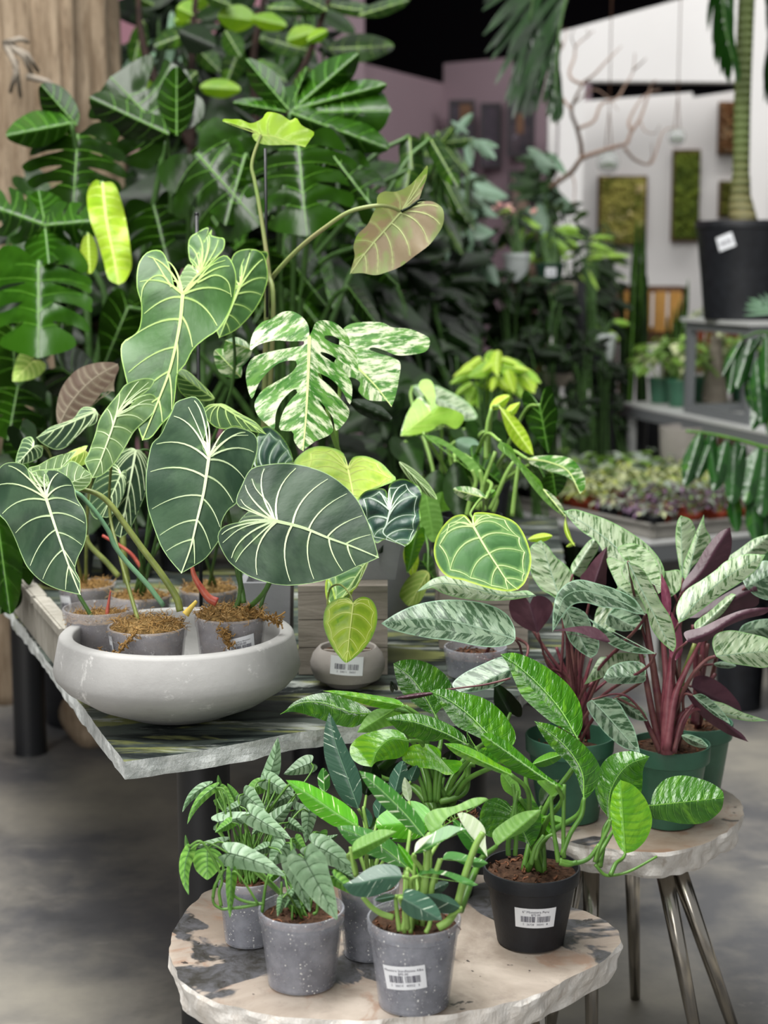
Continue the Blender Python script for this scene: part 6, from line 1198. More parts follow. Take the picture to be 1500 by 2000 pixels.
for pts, r in (([(1200, 1170), (1190, 1100), (1180, 1000)], .0045), ([(1215, 1170), (1230, 1080), (1240, 880)], .0045), ([(1330, 1180), (1350, 1130), (1370, 1000)], .0045), ([(1390, 1155), (1440, 1120), (1480, 1050), (1520, 900), (1570, 760), (1610, 690)], .0075), ([(1170, 1105), (1110, 1085), (1060, 1050), (1020, 1005)], .0055), ([(1255, 1180), (1260, 1060), (1275, 850), (1275, 800)], .004), ([(1320, 1000), (1330, 880), (1340, 760)], .0075), ([(1225, 1180), (1235, 1000), (1240, 860)], .004), ([(1350, 1100), (1360, 950), (1400, 820)], .006), ([(985, 900), (975, 860), (965, 800), (960, 760)], .0035)): tubepart(cB, pts, (r*.82, r*.6), M['stem_pale'], 2.215)
# stems of the back pot
crop('K')
for pts, r in (([(10, 500), (20, 400), (40, 300)], .005), ([(20, 500), (90, 480), (140, 440), (150, 340), (180, 330)], .006), ([(-20, 500), (-30, 400), (-60, 300)], .005), ([(60, 470), (130, 380), (140, 340)], .004), ([(0, 500), (5, 380), (20, 250)], .005), ([(-40, 500), (-60, 420), (-100, 330)], .004)): tubepart(bb, pts, (r, r*.8), M['stem'], 2.62)
# ================================================================= BACKGROUND PLANTS
crop('X')
OCC = [(tcx, tc_.y+.1, .36, 0), (P(480, 1000, 5.7).x, P(480, 1000, 5.7).y, .2, 0), (basep.x, basep.y, .05, 0)]
for cx_s, d_s in ((1222, 7.9), (1255, 8.2), (1310, 8.5)): OCC.append((P(cx_s, 1000, d_s).x, P(cx_s, 1000, d_s).y, .1, 0))
def freepos(x, y, r, z):
    """nearest spot where a pot of radius r stands clear of the pots already placed on that level"""
    for k_ in range(0, 400):
        rad = .012*k_**.75
        for a in ([0] if k_ == 0 else [k_*2.4, k_*2.4+PI]):
            if .1 < z: X_, Y_ = x+rad*(1 if math.cos(a) > 0 else -1), y
            else: X_, Y_ = x+rad*math.cos(a), y+abs(rad*math.sin(a)) if y < 5.6 else y+rad*math.sin(a)
            if all(math.hypot(X_-a_, Y_-b_) > r+c_+.005 for a_, b_, c_, z_ in OCC if abs(z_-z) < .3): OCC.append((X_, Y_, r, z)); return Vector((X_, Y_, 0))
    OCC.append((x, y, r, z)); return Vector((x, y, 0))
def bush(label, cx, cy, rx, ry, d, n, kd, shape, ln, w, seed, surf, potm='blackpot', pr=.08, ph=.14, name='potted_plant', down=.5, smat='stem_dark', stems=1, dj=None, basex=None, kd2=None, gy=None, up=False, sr=None, cat='potted plant', group=None, extra=None):
    rr = random.Random(seed); bx = P(cx if basex is None else basex, 1000, d); bx = bx if surf > .1 and potm == 'whitepot' else freepos(bx.x, bx.y, pr, surf); root = (bx.x, bx.y, surf)
    pl = plant(name, label, cat, root, M[smat], (bx.x, bx.y, surf+ph*.85), group, sr=pr*.4, stem_r=sr or .004)
    lathe_part('pot', potprof(pr, pr*.76, ph, liph=ph*.16), (bx.x, bx.y, surf+.001), M[potm], pl['root'], 28)
    soilmesh('soil', pr*.88, (bx.x, bx.y, surf+ph*.86), M['soil'], pl['root'])
    dj = rx/F*d if dj is None else dj; bp_ = pix(pl['base'])
    for i in range(n):
        a = rr.uniform(0, 2*PI); t = math.sqrt(rr.random()); x, y = cx+rx*t*math.cos(a), cy+ry*t*math.sin(a)
        L = ln*rr.uniform(.7, 1.25); ox, oy = (x-cx)/rx, (y-cy)/max(ry, 1)
        if up: dx_, dy_ = ox*.8+rr.uniform(-.3, .3), -1
        else: dx_, dy_ = ox*1.3+rr.uniform(-.6, .6), down+oy*.6+rr.uniform(-.5, .5)
        m = math.hypot(dx_, dy_) or 1; dd = d+rr.uniform(-dj, dj)
        f = rr.uniform(.55, 1.1)
        tf(pl, kd2 if (kd2 and rr.random() < .4) else kd, (x-dx_/m*L*.4, y-dy_/m*L*.4), (x+dx_/m*L*.6, y+dy_/m*L*.6), w*f, dd, shape=shape, st=1 if (stems and i % stems == 0) else 0, gy=(rr.uniform(-.9, -.1) if gy is None else gy), asym=rr.uniform(-.2, .2), bend=rr.uniform(-.05, .05))
    return pl
FL0 = 0.0
# ---- the three large split-leaf monsteras at the left
def bigmon(label, bx, d, stemr=.008, surf=HT+.001):
    b = P(bx, 1000, d); pl = plant('potted_monstera', label, 'potted plant', (b.x, b.y, surf), M['stem_dark'], (b.x, b.y, surf+.19), sr=.04, stem_r=stemr)
    lathe_part('pot', potprof(.13, .1, .21, liph=.03), (b.x, b.y, surf), M['blackpot'], pl['root']); soilmesh('soil', .115, (b.x, b.y, surf+.18), M['soil'], pl['root']); return pl
m1 = bigmon('large dark split-leaf monstera in front of the dead tree trunk', 120, 4.55)
m2 = bigmon('large split-leaf monstera behind the tall philodendron, top centre left', 560, 4.6)
m3 = bigmon('large dark monstera between the tree trunk and the centre', 345, 4.75)
tf(m3, 'del', (325, 262), (215, 150), 1.45, 4.3, shape='mon4', gy=-.3); tf(m3, 'del', (345, 265), (345, 130), .55, 4.25, shape='ellip', st=0, gy=-.1); tf(m3, 'del', (330, 262), (175, 190), .5, 4.26, shape='ellip', st=0, gy=-.3)
tf(m3, 'del', (385, 300), (510, 440), 1.15, 4.2, shape='mon4', gy=-.4); tf(m3, 'del', (300, 400), (330, 520), 1.2, 4.4, shape='mon4', gy=-.3)
tf(m1, 'del', (152, 262), (142, 415), 1.25, 4.2, shape='mon5', gy=-.2); tf(m1, 'del2', (140, 240), (12, 265), .55, 4.15, shape='ellip', gy=-.5); tf(m1, 'del', (150, 245), (80, 165), .6, 4.2, shape='ellip', gy=-.2, st=0)
tf(m1, 'del2', (88, 440), (-40, 395), .75, 4.0, shape='mon4', gy=-.5); tf(m1, 'del2', (88, 440), (200, 430), .75, 4.0, shape='mon4', gy=-.5, st=0); tf(m1, 'del2', (88, 445), (95, 515), 1.3, 4.0, shape='ellip', gy=-.7, st=0); tf(m1, 'del2', (88, 440), (75, 372), 1.2, 4.02, shape='ellip', gy=-.5, st=0)
tf(m1, 'del2', (75, 512), (75, 700), 1.15, 3.95, shape='mon5', gy=-.5); tf(m1, 'del', (25, 640), (30, 760), 1.3, 4.1, shape='heart', gy=-.4); tf(m1, 'del', (35, 755), (15, 860), 1.25, 4.0, shape='mon4', gy=-.4); tf(m1, 'del', (120, 720), (230, 790), .8, 4.1, shape='heart', gy=-.4)
tf(m1, 'lime', (65, 705), (25, 745), 1.1, 3.9, gy=-.4); tf(m1, 'del', (40, 860), (60, 930), 1.0, 3.9, shape='heart'); tf(m1, 'del', (20, 1010), (0, 1200), .6, 3.4, shape='mon4', gy=-.2); tf(m1, 'del2', (-10, 980), (20, 1200), .35, 3.3, shape='ellip', gy=-.2, st=0)
lf(m1, 'fresh', (200, 356), (232, 556), [(185, 352), (170, 380), (176, 430), (190, 470), (202, 510), (212, 545)], [(222, 358), (236, 390), (246, 430), (254, 480), (257, 520), (245, 548)], 4.0, gy=-.2, mid=[(208, 430), (222, 500)], wav=.02)
tf(m1, 'fresh', (172, 455), (176, 535), .42, 4.02, shape='ellip', gy=-.1)
tf(m2, 'del2', (568, 220), (765, 215), .62, 4.2, shape='mon4', gy=-.4); tf(m2, 'del2', (568, 220), (760, 290), .35, 4.15, shape='ellip', gy=-.4, st=0); tf(m2, 'del2', (568, 218), (700, 105), .4, 4.22, shape='ellip', gy=-.3, st=0); tf(m2, 'del2', (565, 215), (480, 115), .4, 4.2, shape='ellip', gy=-.3, st=0); tf(m2, 'del2', (560, 218), (455, 200), .32, 4.2, shape='ellip', gy=-.4, st=0); tf(m2, 'del2', (566, 215), (600, 130), .3, 4.24, shape='ellip', gy=-.2, st=0); tf(m2, 'del2', (570, 215), (755, 165), .3, 4.2, shape='ellip', gy=-.4, st=0)
tf(m2, 'del', (583, 285), (600, 462), 1.2, 4.0, shape='mon5', gy=-.35); tf(m2, 'del', (640, 290), (755, 440), .5, 4.05, shape='mon4', gy=-.4); tf(m2, 'del', (480, 300), (440, 440), .8, 4.2, shape='mon4', gy=-.4)
for i, (x0, y0, x1, y1, d_) in enumerate(((420, 520, 470, 640, 4.2), (700, 480, 780, 560, 4.3), (250, 600, 200, 720, 4.3), (300, 560, 240, 640, 4.4), (560, 500, 640, 600, 4.3), (800, 330, 780, 470, 4.5), (840, 270, 895, 365, 4.6), (800, 265, 810, 400, 4.6), (680, 560, 740, 640, 4.2))): tf([m2, m3][i % 2], 'del' if i not in (5, 6, 7) else 'ficus', (x0, y0), (x1, y1), .75 if i < 5 else .35, d_, shape='heart' if i < 5 else 'strap', gy=-.4)
for pts, pl in (([(400, 1000), (395, 700), (390, 400), (385, 310)], m3), ([(180, 900), (170, 600), (160, 400), (152, 265)], m1), ([(230, 800), (260, 600), (300, 400), (325, 265)], m3), ([(500, 900), (540, 600), (565, 400), (570, 225)], m2), ([(150, 850), (190, 700), (200, 560), (90, 440)], m1)): tubepart(pl, [(x, y, 4.6) for x, y in pts], (.012, .008), M['stem_dark'], 4.6)
# dark understory behind the bench
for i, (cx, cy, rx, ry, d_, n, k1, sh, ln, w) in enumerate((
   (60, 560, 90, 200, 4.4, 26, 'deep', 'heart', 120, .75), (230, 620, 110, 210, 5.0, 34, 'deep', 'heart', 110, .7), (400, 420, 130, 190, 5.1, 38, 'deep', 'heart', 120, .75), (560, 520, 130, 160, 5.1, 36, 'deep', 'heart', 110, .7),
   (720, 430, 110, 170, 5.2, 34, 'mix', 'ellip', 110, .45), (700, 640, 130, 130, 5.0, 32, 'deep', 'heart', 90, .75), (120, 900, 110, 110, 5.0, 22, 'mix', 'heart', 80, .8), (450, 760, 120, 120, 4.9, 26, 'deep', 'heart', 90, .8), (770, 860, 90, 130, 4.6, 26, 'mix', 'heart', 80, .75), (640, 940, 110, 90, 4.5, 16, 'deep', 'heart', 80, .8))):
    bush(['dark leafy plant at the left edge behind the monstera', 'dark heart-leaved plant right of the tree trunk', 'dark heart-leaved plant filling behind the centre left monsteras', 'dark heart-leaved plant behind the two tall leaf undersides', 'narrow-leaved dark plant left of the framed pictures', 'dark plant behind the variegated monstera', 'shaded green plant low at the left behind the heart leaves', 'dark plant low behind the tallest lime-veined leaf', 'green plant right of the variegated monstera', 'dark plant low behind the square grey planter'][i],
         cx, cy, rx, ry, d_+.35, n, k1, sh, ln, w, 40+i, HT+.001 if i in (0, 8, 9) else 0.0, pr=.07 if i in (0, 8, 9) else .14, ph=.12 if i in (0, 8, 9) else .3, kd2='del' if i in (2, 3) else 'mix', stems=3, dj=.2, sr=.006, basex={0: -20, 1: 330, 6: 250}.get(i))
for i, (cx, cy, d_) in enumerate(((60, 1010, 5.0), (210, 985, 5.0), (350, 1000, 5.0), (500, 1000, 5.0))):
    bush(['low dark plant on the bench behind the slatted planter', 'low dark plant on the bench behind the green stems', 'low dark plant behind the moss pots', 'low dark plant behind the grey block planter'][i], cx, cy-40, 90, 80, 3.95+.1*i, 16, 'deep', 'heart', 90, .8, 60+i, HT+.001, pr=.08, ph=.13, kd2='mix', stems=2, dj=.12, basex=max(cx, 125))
# ---- fig tree with bright undersides, top centre left
fb = P(480, 1000, 5.7); fig = plant('fig_tree', 'tall fig with dark stems and bright green leaf undersides at the top', 'tree', (fb.x, fb.y, 0), M['branch'], (fb.x, fb.y, .3), stem_r=.006)
lathe_part('pot', potprof(.2, .16, .35), (fb.x, fb.y, .001), M['blackpot'], fig['root']); soilmesh('soil', .18, (fb.x, fb.y, .3), M['soil'], fig['root'])
M['dark_bark'] = plain('dark_bark', '#33251f', .8, .2, c2='#1f1613', sc=20); df = 5.5
for pts in ([(500, 1000), (560, 400), (570, 200), (610, 90), (645, -10)], [(490, 1000), (385, 400), (375, 150), (378, 40), (385, -20)], [(500, 1000), (500, 300), (495, 120), (510, 30), (520, -30)], [(385, 300), (300, 150), (275, 60), (270, -20)]): tubepart(fig, pts, (.02, .008), M['dark_bark'], df, 'branch')
rr = random.Random(12)
K['figb'] = dict(K['ficus']); g['figb'] = leafmat('fig_underside', '#6f9a22', '#86ac2c', None, sc=6, rough=.45, tr=.45); K['figb']['mat'] = g['figb']
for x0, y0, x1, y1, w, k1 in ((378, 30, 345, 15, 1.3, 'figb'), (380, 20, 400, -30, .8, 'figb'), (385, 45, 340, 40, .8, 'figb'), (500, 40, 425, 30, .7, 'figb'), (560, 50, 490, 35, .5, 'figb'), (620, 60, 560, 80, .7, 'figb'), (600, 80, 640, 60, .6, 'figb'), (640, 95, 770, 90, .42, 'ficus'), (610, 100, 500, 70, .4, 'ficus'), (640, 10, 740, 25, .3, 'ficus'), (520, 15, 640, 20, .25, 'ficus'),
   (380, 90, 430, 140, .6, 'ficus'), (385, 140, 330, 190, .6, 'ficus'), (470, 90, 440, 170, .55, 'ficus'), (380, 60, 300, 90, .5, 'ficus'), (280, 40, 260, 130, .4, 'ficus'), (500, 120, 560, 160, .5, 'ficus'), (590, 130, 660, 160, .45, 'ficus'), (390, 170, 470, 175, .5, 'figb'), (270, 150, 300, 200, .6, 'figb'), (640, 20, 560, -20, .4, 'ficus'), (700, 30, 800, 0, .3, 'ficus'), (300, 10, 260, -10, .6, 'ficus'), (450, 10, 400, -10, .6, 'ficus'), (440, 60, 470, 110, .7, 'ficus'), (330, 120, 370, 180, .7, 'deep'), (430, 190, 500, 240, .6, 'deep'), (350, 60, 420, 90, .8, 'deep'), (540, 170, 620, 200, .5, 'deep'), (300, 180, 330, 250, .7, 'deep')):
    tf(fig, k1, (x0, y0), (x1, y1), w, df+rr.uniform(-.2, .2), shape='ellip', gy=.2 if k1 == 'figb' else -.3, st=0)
# palm-like strappy plant at upper left
sp_ = bush('dark fan-leaved plant right of the tree trunk near the top', 340, 120, 70, 60, 5.75, 26, 'deep', 'strap', 120, .16, 70, 0.0, pr=.14, ph=.3, stems=4, kd2='greyg', down=1.0)
bush('pale schefflera with grey-green leaflets in front of the mauve wall', 905, 275, 52, 34, 6.6, 14, 'greyg', 'ellip', 50, .4, 71, .0, pr=.14, ph=.3, stems=2, down=.1, name='potted_schefflera')
bush('leafy plant with arching narrow leaves beside the pale schefflera', 840, 350, 60, 90, 5.9, 18, 'ficus', 'strap', 110, .3, 72, .0, pr=.14, ph=.3, stems=2, down=.8)
# ---- tiered shelf with pots
def shelf(label, px0, px1, y, z, d, depth_, mat='grey_log', th=.05):
    a, b = P(px0, 1000, d), P(px1, 1000, d); t = thing('wooden_shelf', label, 'shelf', ((a.x+b.x)/2, a.y+depth_/2, 0))
    mb = MB(); mb.box(((a.x+b.x)/2, a.y+depth_/2, z-th/2), (b.x-a.x, depth_, th)); mb.build('shelf_board', M[mat], t)
    for x in (a.x+.04, b.x-.04):
        for yy in (a.y+.04, a.y+depth_-.04): mb = MB(); mb.box((x, yy, (z-th)/2), (.05, .05, z-th-.0005)); mb.build('leg', M['brown_wood'], t)
    return t
rk = thing('plant_rack', 'three-tier weathered plank rack with the white pot and dark green pot on top', 'shelf', (P(1010, 1000, 7.6).x, 7.5, 0))
a, b = P(905, 1000, 7.45), P(1118, 1000, 7.45)
for z in (1.44, 1.02, .62): mb = MB(); mb.box(((a.x+b.x)/2, 7.55, z-.03), (b.x-a.x, .38, .06)); mb.build('shelf_board', M['grey_log'], rk)
for x in (a.x-.025, b.x+.025):
    for yy in (7.4, 7.7): mb = MB(); mb.box((x, yy, .72), (.04, .04, 1.44)); mb.build('leg', M['black_metal'], rk)
Zs = (1.441, 1.021, .621)
fl = bush('white pot with a pink flowered plant on the plank shelf', 1000, 440, 48, 42, 7.45, 22, 'mix', 'heart', 34, .7, 80, Zs[0], 'whitepot', .066, .13, kd2='brightv', basex=1003, sr=.003)
g['flower'] = leafmat('pink_flower', '#e6a6a0', '#f0d2c6', None, sc=20, rough=.5, tr=.3); K['flower'] = dict(K['bright']); K['flower']['mat'] = g['flower']
for i, (x, y) in enumerate(((965, 408), (978, 402), (990, 405), (1000, 412), (985, 415), (955, 412), (1040, 415))): tf(fl, 'flower', (x, y), (x+(-1)**i*10, y-8), .9, 7.4, shape='heart', st=0, name='flower', gy=-.3)
gp2 = bush('dark green pot with a pale label on the plank shelf', 1066, 470, 42, 38, 7.45, 20, 'mix', 'ellip', 36, .45, 81, Zs[0], 'darkgreen_pot', .07, .085, kd2='bright', basex=1066, sr=.003)
price_label(gp2['root'], (gp2['root'].location.x, gp2['root'].location.y, Zs[0]+.045), lambda y: .064, .05, .04, -PI/2, 0, '', '', '', seed=12)
spec = [  # label, cx, cy, rx, ry, d, n, kind, shape, len, w, surf, pot, kd2
 ('silvery round-leaved plant under the framed pictures', 900, 440, 60, 70, 6.9, 28, 'mix', 'heart', 46, .8, .001, 'blackpot', 'greyg'),
 ('large dark philodendron left of the white pot', 850, 560, 70, 90, 6.2, 30, 'deep', 'ellip', 80, .4, .001, 'blackpot', 'mix'),
 ('dark-leaved climbing plant against the white wall corner', 1060, 370, 40, 70, 7.9, 18, 'mix', 'heart', 52, .7, 0.001, 'blackpot', 'greyg'),
 ('spotted begonia with grey-brown leaves under the framed pictures', 935, 380, 34, 34, 7.2, 10, 'mix', 'heart', 52, .8, 0.001, 'blackpot', 'greyg'),
 ('yellow-green plant in front of the plank shelf', 1085, 470, 36, 30, 7.5, 16, 'mix', 'ellip', 36, .45, Zs[1], 'blackpot', 'bright'),
 ('dark fern-like plant right of the green pot', 1150, 510, 55, 50, 7.6, 34, 'mix', 'lance', 46, .25, Zs[1], 'blackpot', 'brightv'),
 ('bright round-leaved plant left end of the plank shelf', 935, 590, 40, 36, 7.5, 14, 'brightv', 'heart', 38, .9, Zs[2], 'blackpot', 'mix'),
 ('large-leaved dark plant below the white pot', 1010, 620, 62, 50, 7.5, 18, 'mix', 'ellip', 66, .45, Zs[2], 'blackpot', 'ficus'),
 ('grey pot with a leafy dark plant right of the plank shelf', 1130, 590, 50, 45, 7.6, 22, 'deep', 'ellip', 44, .45, Zs[1], 'whitepot', 'mix'),
 ('orange-tinged dark plant in the middle of the shelves', 1110, 640, 45, 40, 7.6, 22, 'mix', 'strap', 50, .25, Zs[1], 'terracotta', 'ficus'),
 ('dark shade plant left of the chartreuse plant', 850, 700, 70, 80, 5.8, 28, 'deep', 'heart', 60, .8, .001, 'blackpot', 'mix'),
 ('small-leaved dark shrub below the lower white pot', 1120, 740, 60, 45, 7.5, 44, 'mix', 'ellip', 26, .5, Zs[2], 'blackpot', 'greyg'),
 ('leafy dark plant above the chartreuse plant', 985, 670, 70, 40, 7.4, 26, 'deep', 'ellip', 48, .45, Zs[2], 'blackpot', 'mix'),
 ('dark bushy plant at the foot of the shelves', 1060, 820, 80, 50, 6.3, 34, 'deep', 'heart', 44, .7, .001, 'blackpot', 'mix'),
 ('dark leafy plant right of the shelves behind the tray', 1175, 600, 36, 60, 7.9, 22, 'deep', 'ellip', 44, .4, .001, 'blackpot', 'mix'),
 ('shaded plant behind the lower white pot', 1170, 750, 50, 45, 7.4, 28, 'deep', 'ellip', 34, .45, .001, 'blackpot', 'mix'),
 ('leafy plant with arching stems left of the tray', 900, 860, 60, 70, 5.4, 24, 'deep', 'heart', 60, .7, .001, 'blackpot', 'del'),
 ('dark plant hiding the wall under the silvery plant', 790, 470, 60, 80, 6.9, 24, 'deep', 'heart', 60, .7, .001, 'blackpot', 'mix')]
for i, (lb, cx, cy, rx, ry, d_, n, k1, sh, ln, w, sf, pm_, k2) in enumerate(spec): bush(lb, cx, cy, rx, ry, d_, n, k1, sh, ln, w, 100+i, sf, pm_, .07 if sf > .1 else .13, .12 if sf > .1 else .3, kd2=k2, stems=2, sr=.004)
bush('small plant in the lower white pot hanging over the shelf edge', 1180, 640, 34, 22, 7.65, 14, 'mix', 'ellip', 34, .45, 130, zat(704, P(1172, 1000, 7.65).y), 'whitepot', .062, .125, basex=1172, kd2='bright', sr=.003)
zq = zat(705, P(1172, 1000, 7.65).y); a_ = P(1172, 1000, 7.65); mb = MB(); mb.box((a_.x, a_.y, zq/2), (.11, .11, zq-.002)); tag(mb.build('plant_pedestal', M['black_metal'], None, False, (a_.x, a_.y, 0)), 'dark pedestal under the lower white pot', 'pedestal')
ch = bush('chartreuse broad-leaved plant, brightest in the middle distance', 962, 738, 68, 40, 4.95, 46, 'brightv', 'ovate', 44, .55, 131, HT+.001, pr=.07, ph=.13, kd2='fresh', down=.9, stems=2, name='potted_philodendron', basex=955)
# snake plants
for i, (cx, y0, y1, d_, n) in enumerate(((1222, 560, 690, 7.9, 5), (1255, 590, 690, 8.2, 4), (1310, 600, 680, 8.5, 5))):
    b = P(cx, 1000, d_); pl = plant('snake_plant', ['snake plant with a very tall blade before the wide moss panel', 'snake plant in front of the orange slatted crate', 'shorter snake plant right of the orange slatted crate'][i], 'potted plant', (b.x, b.y, .001), M['stem_dark'], (b.x, b.y, .8)); hP_ = zat(y1, b.y)
    lathe_part('pot', potprof(.1, .085, .78), (b.x, b.y, .001), M['blackpot'], pl['root']); soilmesh('soil', .088, (b.x, b.y, .74), M['soil'], pl['root']); rr = random.Random(i)
    for k_ in range(n): x = cx+rr.uniform(-18, 18); tf(pl, 'mix' if k_ % 2 else 'brightv' if False else 'del', (x*.5+cx*.5, 810), (x+rr.uniform(-20, 20), (430 if (k_ == 0 and i < 2) else rr.uniform(y0-60, y0+40))), .05, d_+rr.uniform(-.1, .1), shape='strap', st=0, gy=0, veins=False)
# orange slatted crate and red-brown slatted crate
def slatcrate(label, x0, x1, y0, y1, d, mat, fr, n, horiz=False):
    a, b = P(x0, 1000, d), P(x1, 1000, d); z0_, z1_ = zat(y1, a.y), zat(y0, a.y); t = thing('slatted_crate', label, 'crate', ((a.x+b.x)/2, a.y, z0_)); W = b.x-a.x
    for k_ in range(n):
        mb = MB(); mb.box((a.x+W*(k_+.5)/n, a.y, (z0_+z1_)/2), (W/n*.78, .02, z1_-z0_-.04)); mb.build('slat', M[mat], t)
    for z in (z0_+.02, z1_-.01): mb = MB(); mb.box(((a.x+b.x)/2, a.y+.15, z), (W+.02, .3, .035)); mb.build('frame_rail', M[fr], t)
    for x in (a.x-.01, b.x+.01): mb = MB(); mb.box((x, a.y+.15, (z0_+z1_)/2), (.035, .3, z1_-z0_)); mb.build('frame_side', M[fr], t)
    return t, z0_
M['redwood'] = plain('redwood', '#7c3b22', .6, .3, c2='#5f2b18', sc=8)
t_, z_ = slatcrate('orange slatted wooden crate standing before the white wall', 1206, 1322, 562, 655, 8.9, 'orange_wood', 'brown_wood', 4)
t2_, z2_ = slatcrate('red-brown slatted crate seen through the steel stand', 1332, 1436, 640, 712, 8.7, 'redwood', 'brown_wood', 6)
for px0, px1, d_, z in ((1200, 1328, 8.85, z_), (1326, 1442, 8.65, z2_)):
    a, b = P(px0, 1000, d_), P(px1, 1000, d_); t = thing('display_table', 'dark table under the orange slatted crate' if z == z_ else 'dark table under the red-brown slatted crate', 'table', ((a.x+b.x)/2, a.y+.2, 0))
    mb = MB(); mb.box(((a.x+b.x)/2, a.y+.2, z-.022), (b.x-a.x, .42, .04)); mb.build('table_top', M['brown_wood'], t)
    for x in (a.x+.03, b.x-.03):
        for yy in (.03, .37): mb = MB(); mb.box((x, a.y+yy, (z-.044)/2), (.04, .04, z-.044)); mb.build('leg', M['brown_wood'], t)
# ---- small plants in the tray: prototypes copied
def small_proto(name, label, group, mats, r, h, n, ll, potm, seed, pr=.045, ph=.07, lw=.5):
    rr = random.Random(seed); t = thing(name, label, 'potted plant', (0, 0, -50), group)
    lathe_part('pot', potprof(pr, pr*.75, ph, liph=.014), (0, 0, -50), M[potm], t, 20); mb = MB()
    for i in range(n):
        a = rr.uniform(0, 2*PI); q_ = math.sqrt(rr.random()); z = -50+ph+h*(1-.6*q_*q_)*rr.uniform(.45, 1); c = Vector((r*q_*math.cos(a), r*q_*math.sin(a), z)); a2 = a+rr.uniform(-1, 1); dv = Vector((math.cos(a2), math.sin(a2), rr.uniform(-.5, .5))).normalized(); sd = Vector((-dv.y, dv.x, 0)).normalized(); up = sd.cross(dv).normalized()*-1; L = ll*rr.uniform(.7, 1.3); W = L*lw/2
        vs = [c]; 
        for f, ww in ((.25, .8), (.5, 1), (.78, .65)): vs += [c+dv*L*f-sd*W*ww+up*W*.25-Vector((0, 0, .3*L*f*f)), c+dv*L*f-Vector((0, 0, .3*L*f*f)), c+dv*L*f+sd*W*ww+up*W*.25-Vector((0, 0, .3*L*f*f))]
        vs.append(c+dv*L-Vector((0, 0, .35*L)))
        mb.add(vs, [(0, 1, 2), (0, 2, 3), (1, 4, 5, 2), (2, 5, 6, 3), (4, 7, 8, 5), (5, 8, 9, 6), (7, 10, 8), (8, 10, 9)], rr.randrange(len(mats)))
        if i % 5 == 0: mb.tube([(c.x*.1, c.y*.1, -50+ph*.85), tuple(c)], .0018, 4, rr.randrange(len(mats)), False)
    mb.build('foliage', mats, t, True); return t
def dup(o, loc, rz, sc=1, label=None):
    r = o.copy(); C.objects.link(r); r.location = loc; r.rotation_euler = (0, 0, rz); r.scale = (sc, sc, sc)
    if label: r['label'] = label
    for c in o.children:
        k_ = c.copy(); C.objects.link(k_); k_.parent = r
    return r
def cm(name, a, tr=.25): return plain(name, a, .45, .4, trans=tr)
c_lime, c_lw, c_gr, c_pur, c_plum, c_grey, c_brt, c_dk, c_mag = cm('c_lime', '#b4bd55'), cm('c_limewhite', '#c9cfa0'), cm('c_green', '#6f8f4a'), cm('c_purple', '#7a5f78'), cm('c_plum', '#5d4350'), cm('c_grey', '#9aa596'), cm('c_bright', '#86ad4a'), cm('c_dark', '#35502c'), cm('c_magenta', '#a04fa0')
GT = 'small plants in the grey tray'
protos = {'g': small_proto('tray_plant', 'small bright green broad-leaved plant at the back of the grey tray', 'bright green plants in the tray', [c_brt, c_gr, c_grey], .085, .13, 34, .07, 'blackpot', 1, lw=.7),
 'l': small_proto('tray_plant', 'small lime and white leaved plant in the middle of the grey tray', 'lime and white plants in the tray', [c_lime, c_lw, c_gr, c_lw], .07, .10, 60, .038, 'terracotta', 2),
 'p': small_proto('tray_plant', 'small purple and grey leaved plant at the front of the grey tray', 'purple plants in the tray', [c_pur, c_grey, c_plum, c_gr], .07, .085, 60, .036, 'terracotta', 3),
 'k': small_proto('tray_plant', 'small grey-pink leaved plant in a black pot along the tray edge', 'grey-pink plants in the tray', [c_grey, c_pur, c_lw], .06, .04, 44, .034, 'blackpot', 4)}
used = set(); rr = random.Random(21); nu, nv = 9, 8
for i in range(nu):
    for j in range(nv):
        u, v = .075+i*.137, .075+j*.143; p = TO+e2*u+e1*v+Vector((rr.uniform(-.012, .012), rr.uniform(-.012, .012), 0)); px, py = pix(Vector((p.x, p.y, ZB+.1)))
        eb_ = PH(1335, 960, ZB)
        if px > 1540 or math.hypot(p.x-eb_.x, p.y-eb_.y) < .18: continue
        key = 'g' if (j >= 6 or (j == 5 and i < 3)) else 'l' if (j >= 3 or (j == 2 and i > 5)) else 'k' if (i == 0) else 'p'
        o = protos[key]; loc = (p.x, p.y, ZB+.0065)
        W_ = ['first', 'second', 'third', 'fourth', 'fifth', 'sixth', 'seventh', 'eighth', 'ninth']; LB = {'g': 'bright green', 'l': 'lime-white leaved', 'p': 'purple-grey leaved', 'k': 'grey-pink leaved'}[key]
        lb_ = '%s plant, %s row from the tray left edge, %s from its near side' % (LB, W_[i], W_[j])
        if key not in used: used.add(key); o.location = loc; o['label'] = lb_
        else: dup(o, loc, rr.uniform(0, 6), rr.uniform(.9, 1.12), lb_)
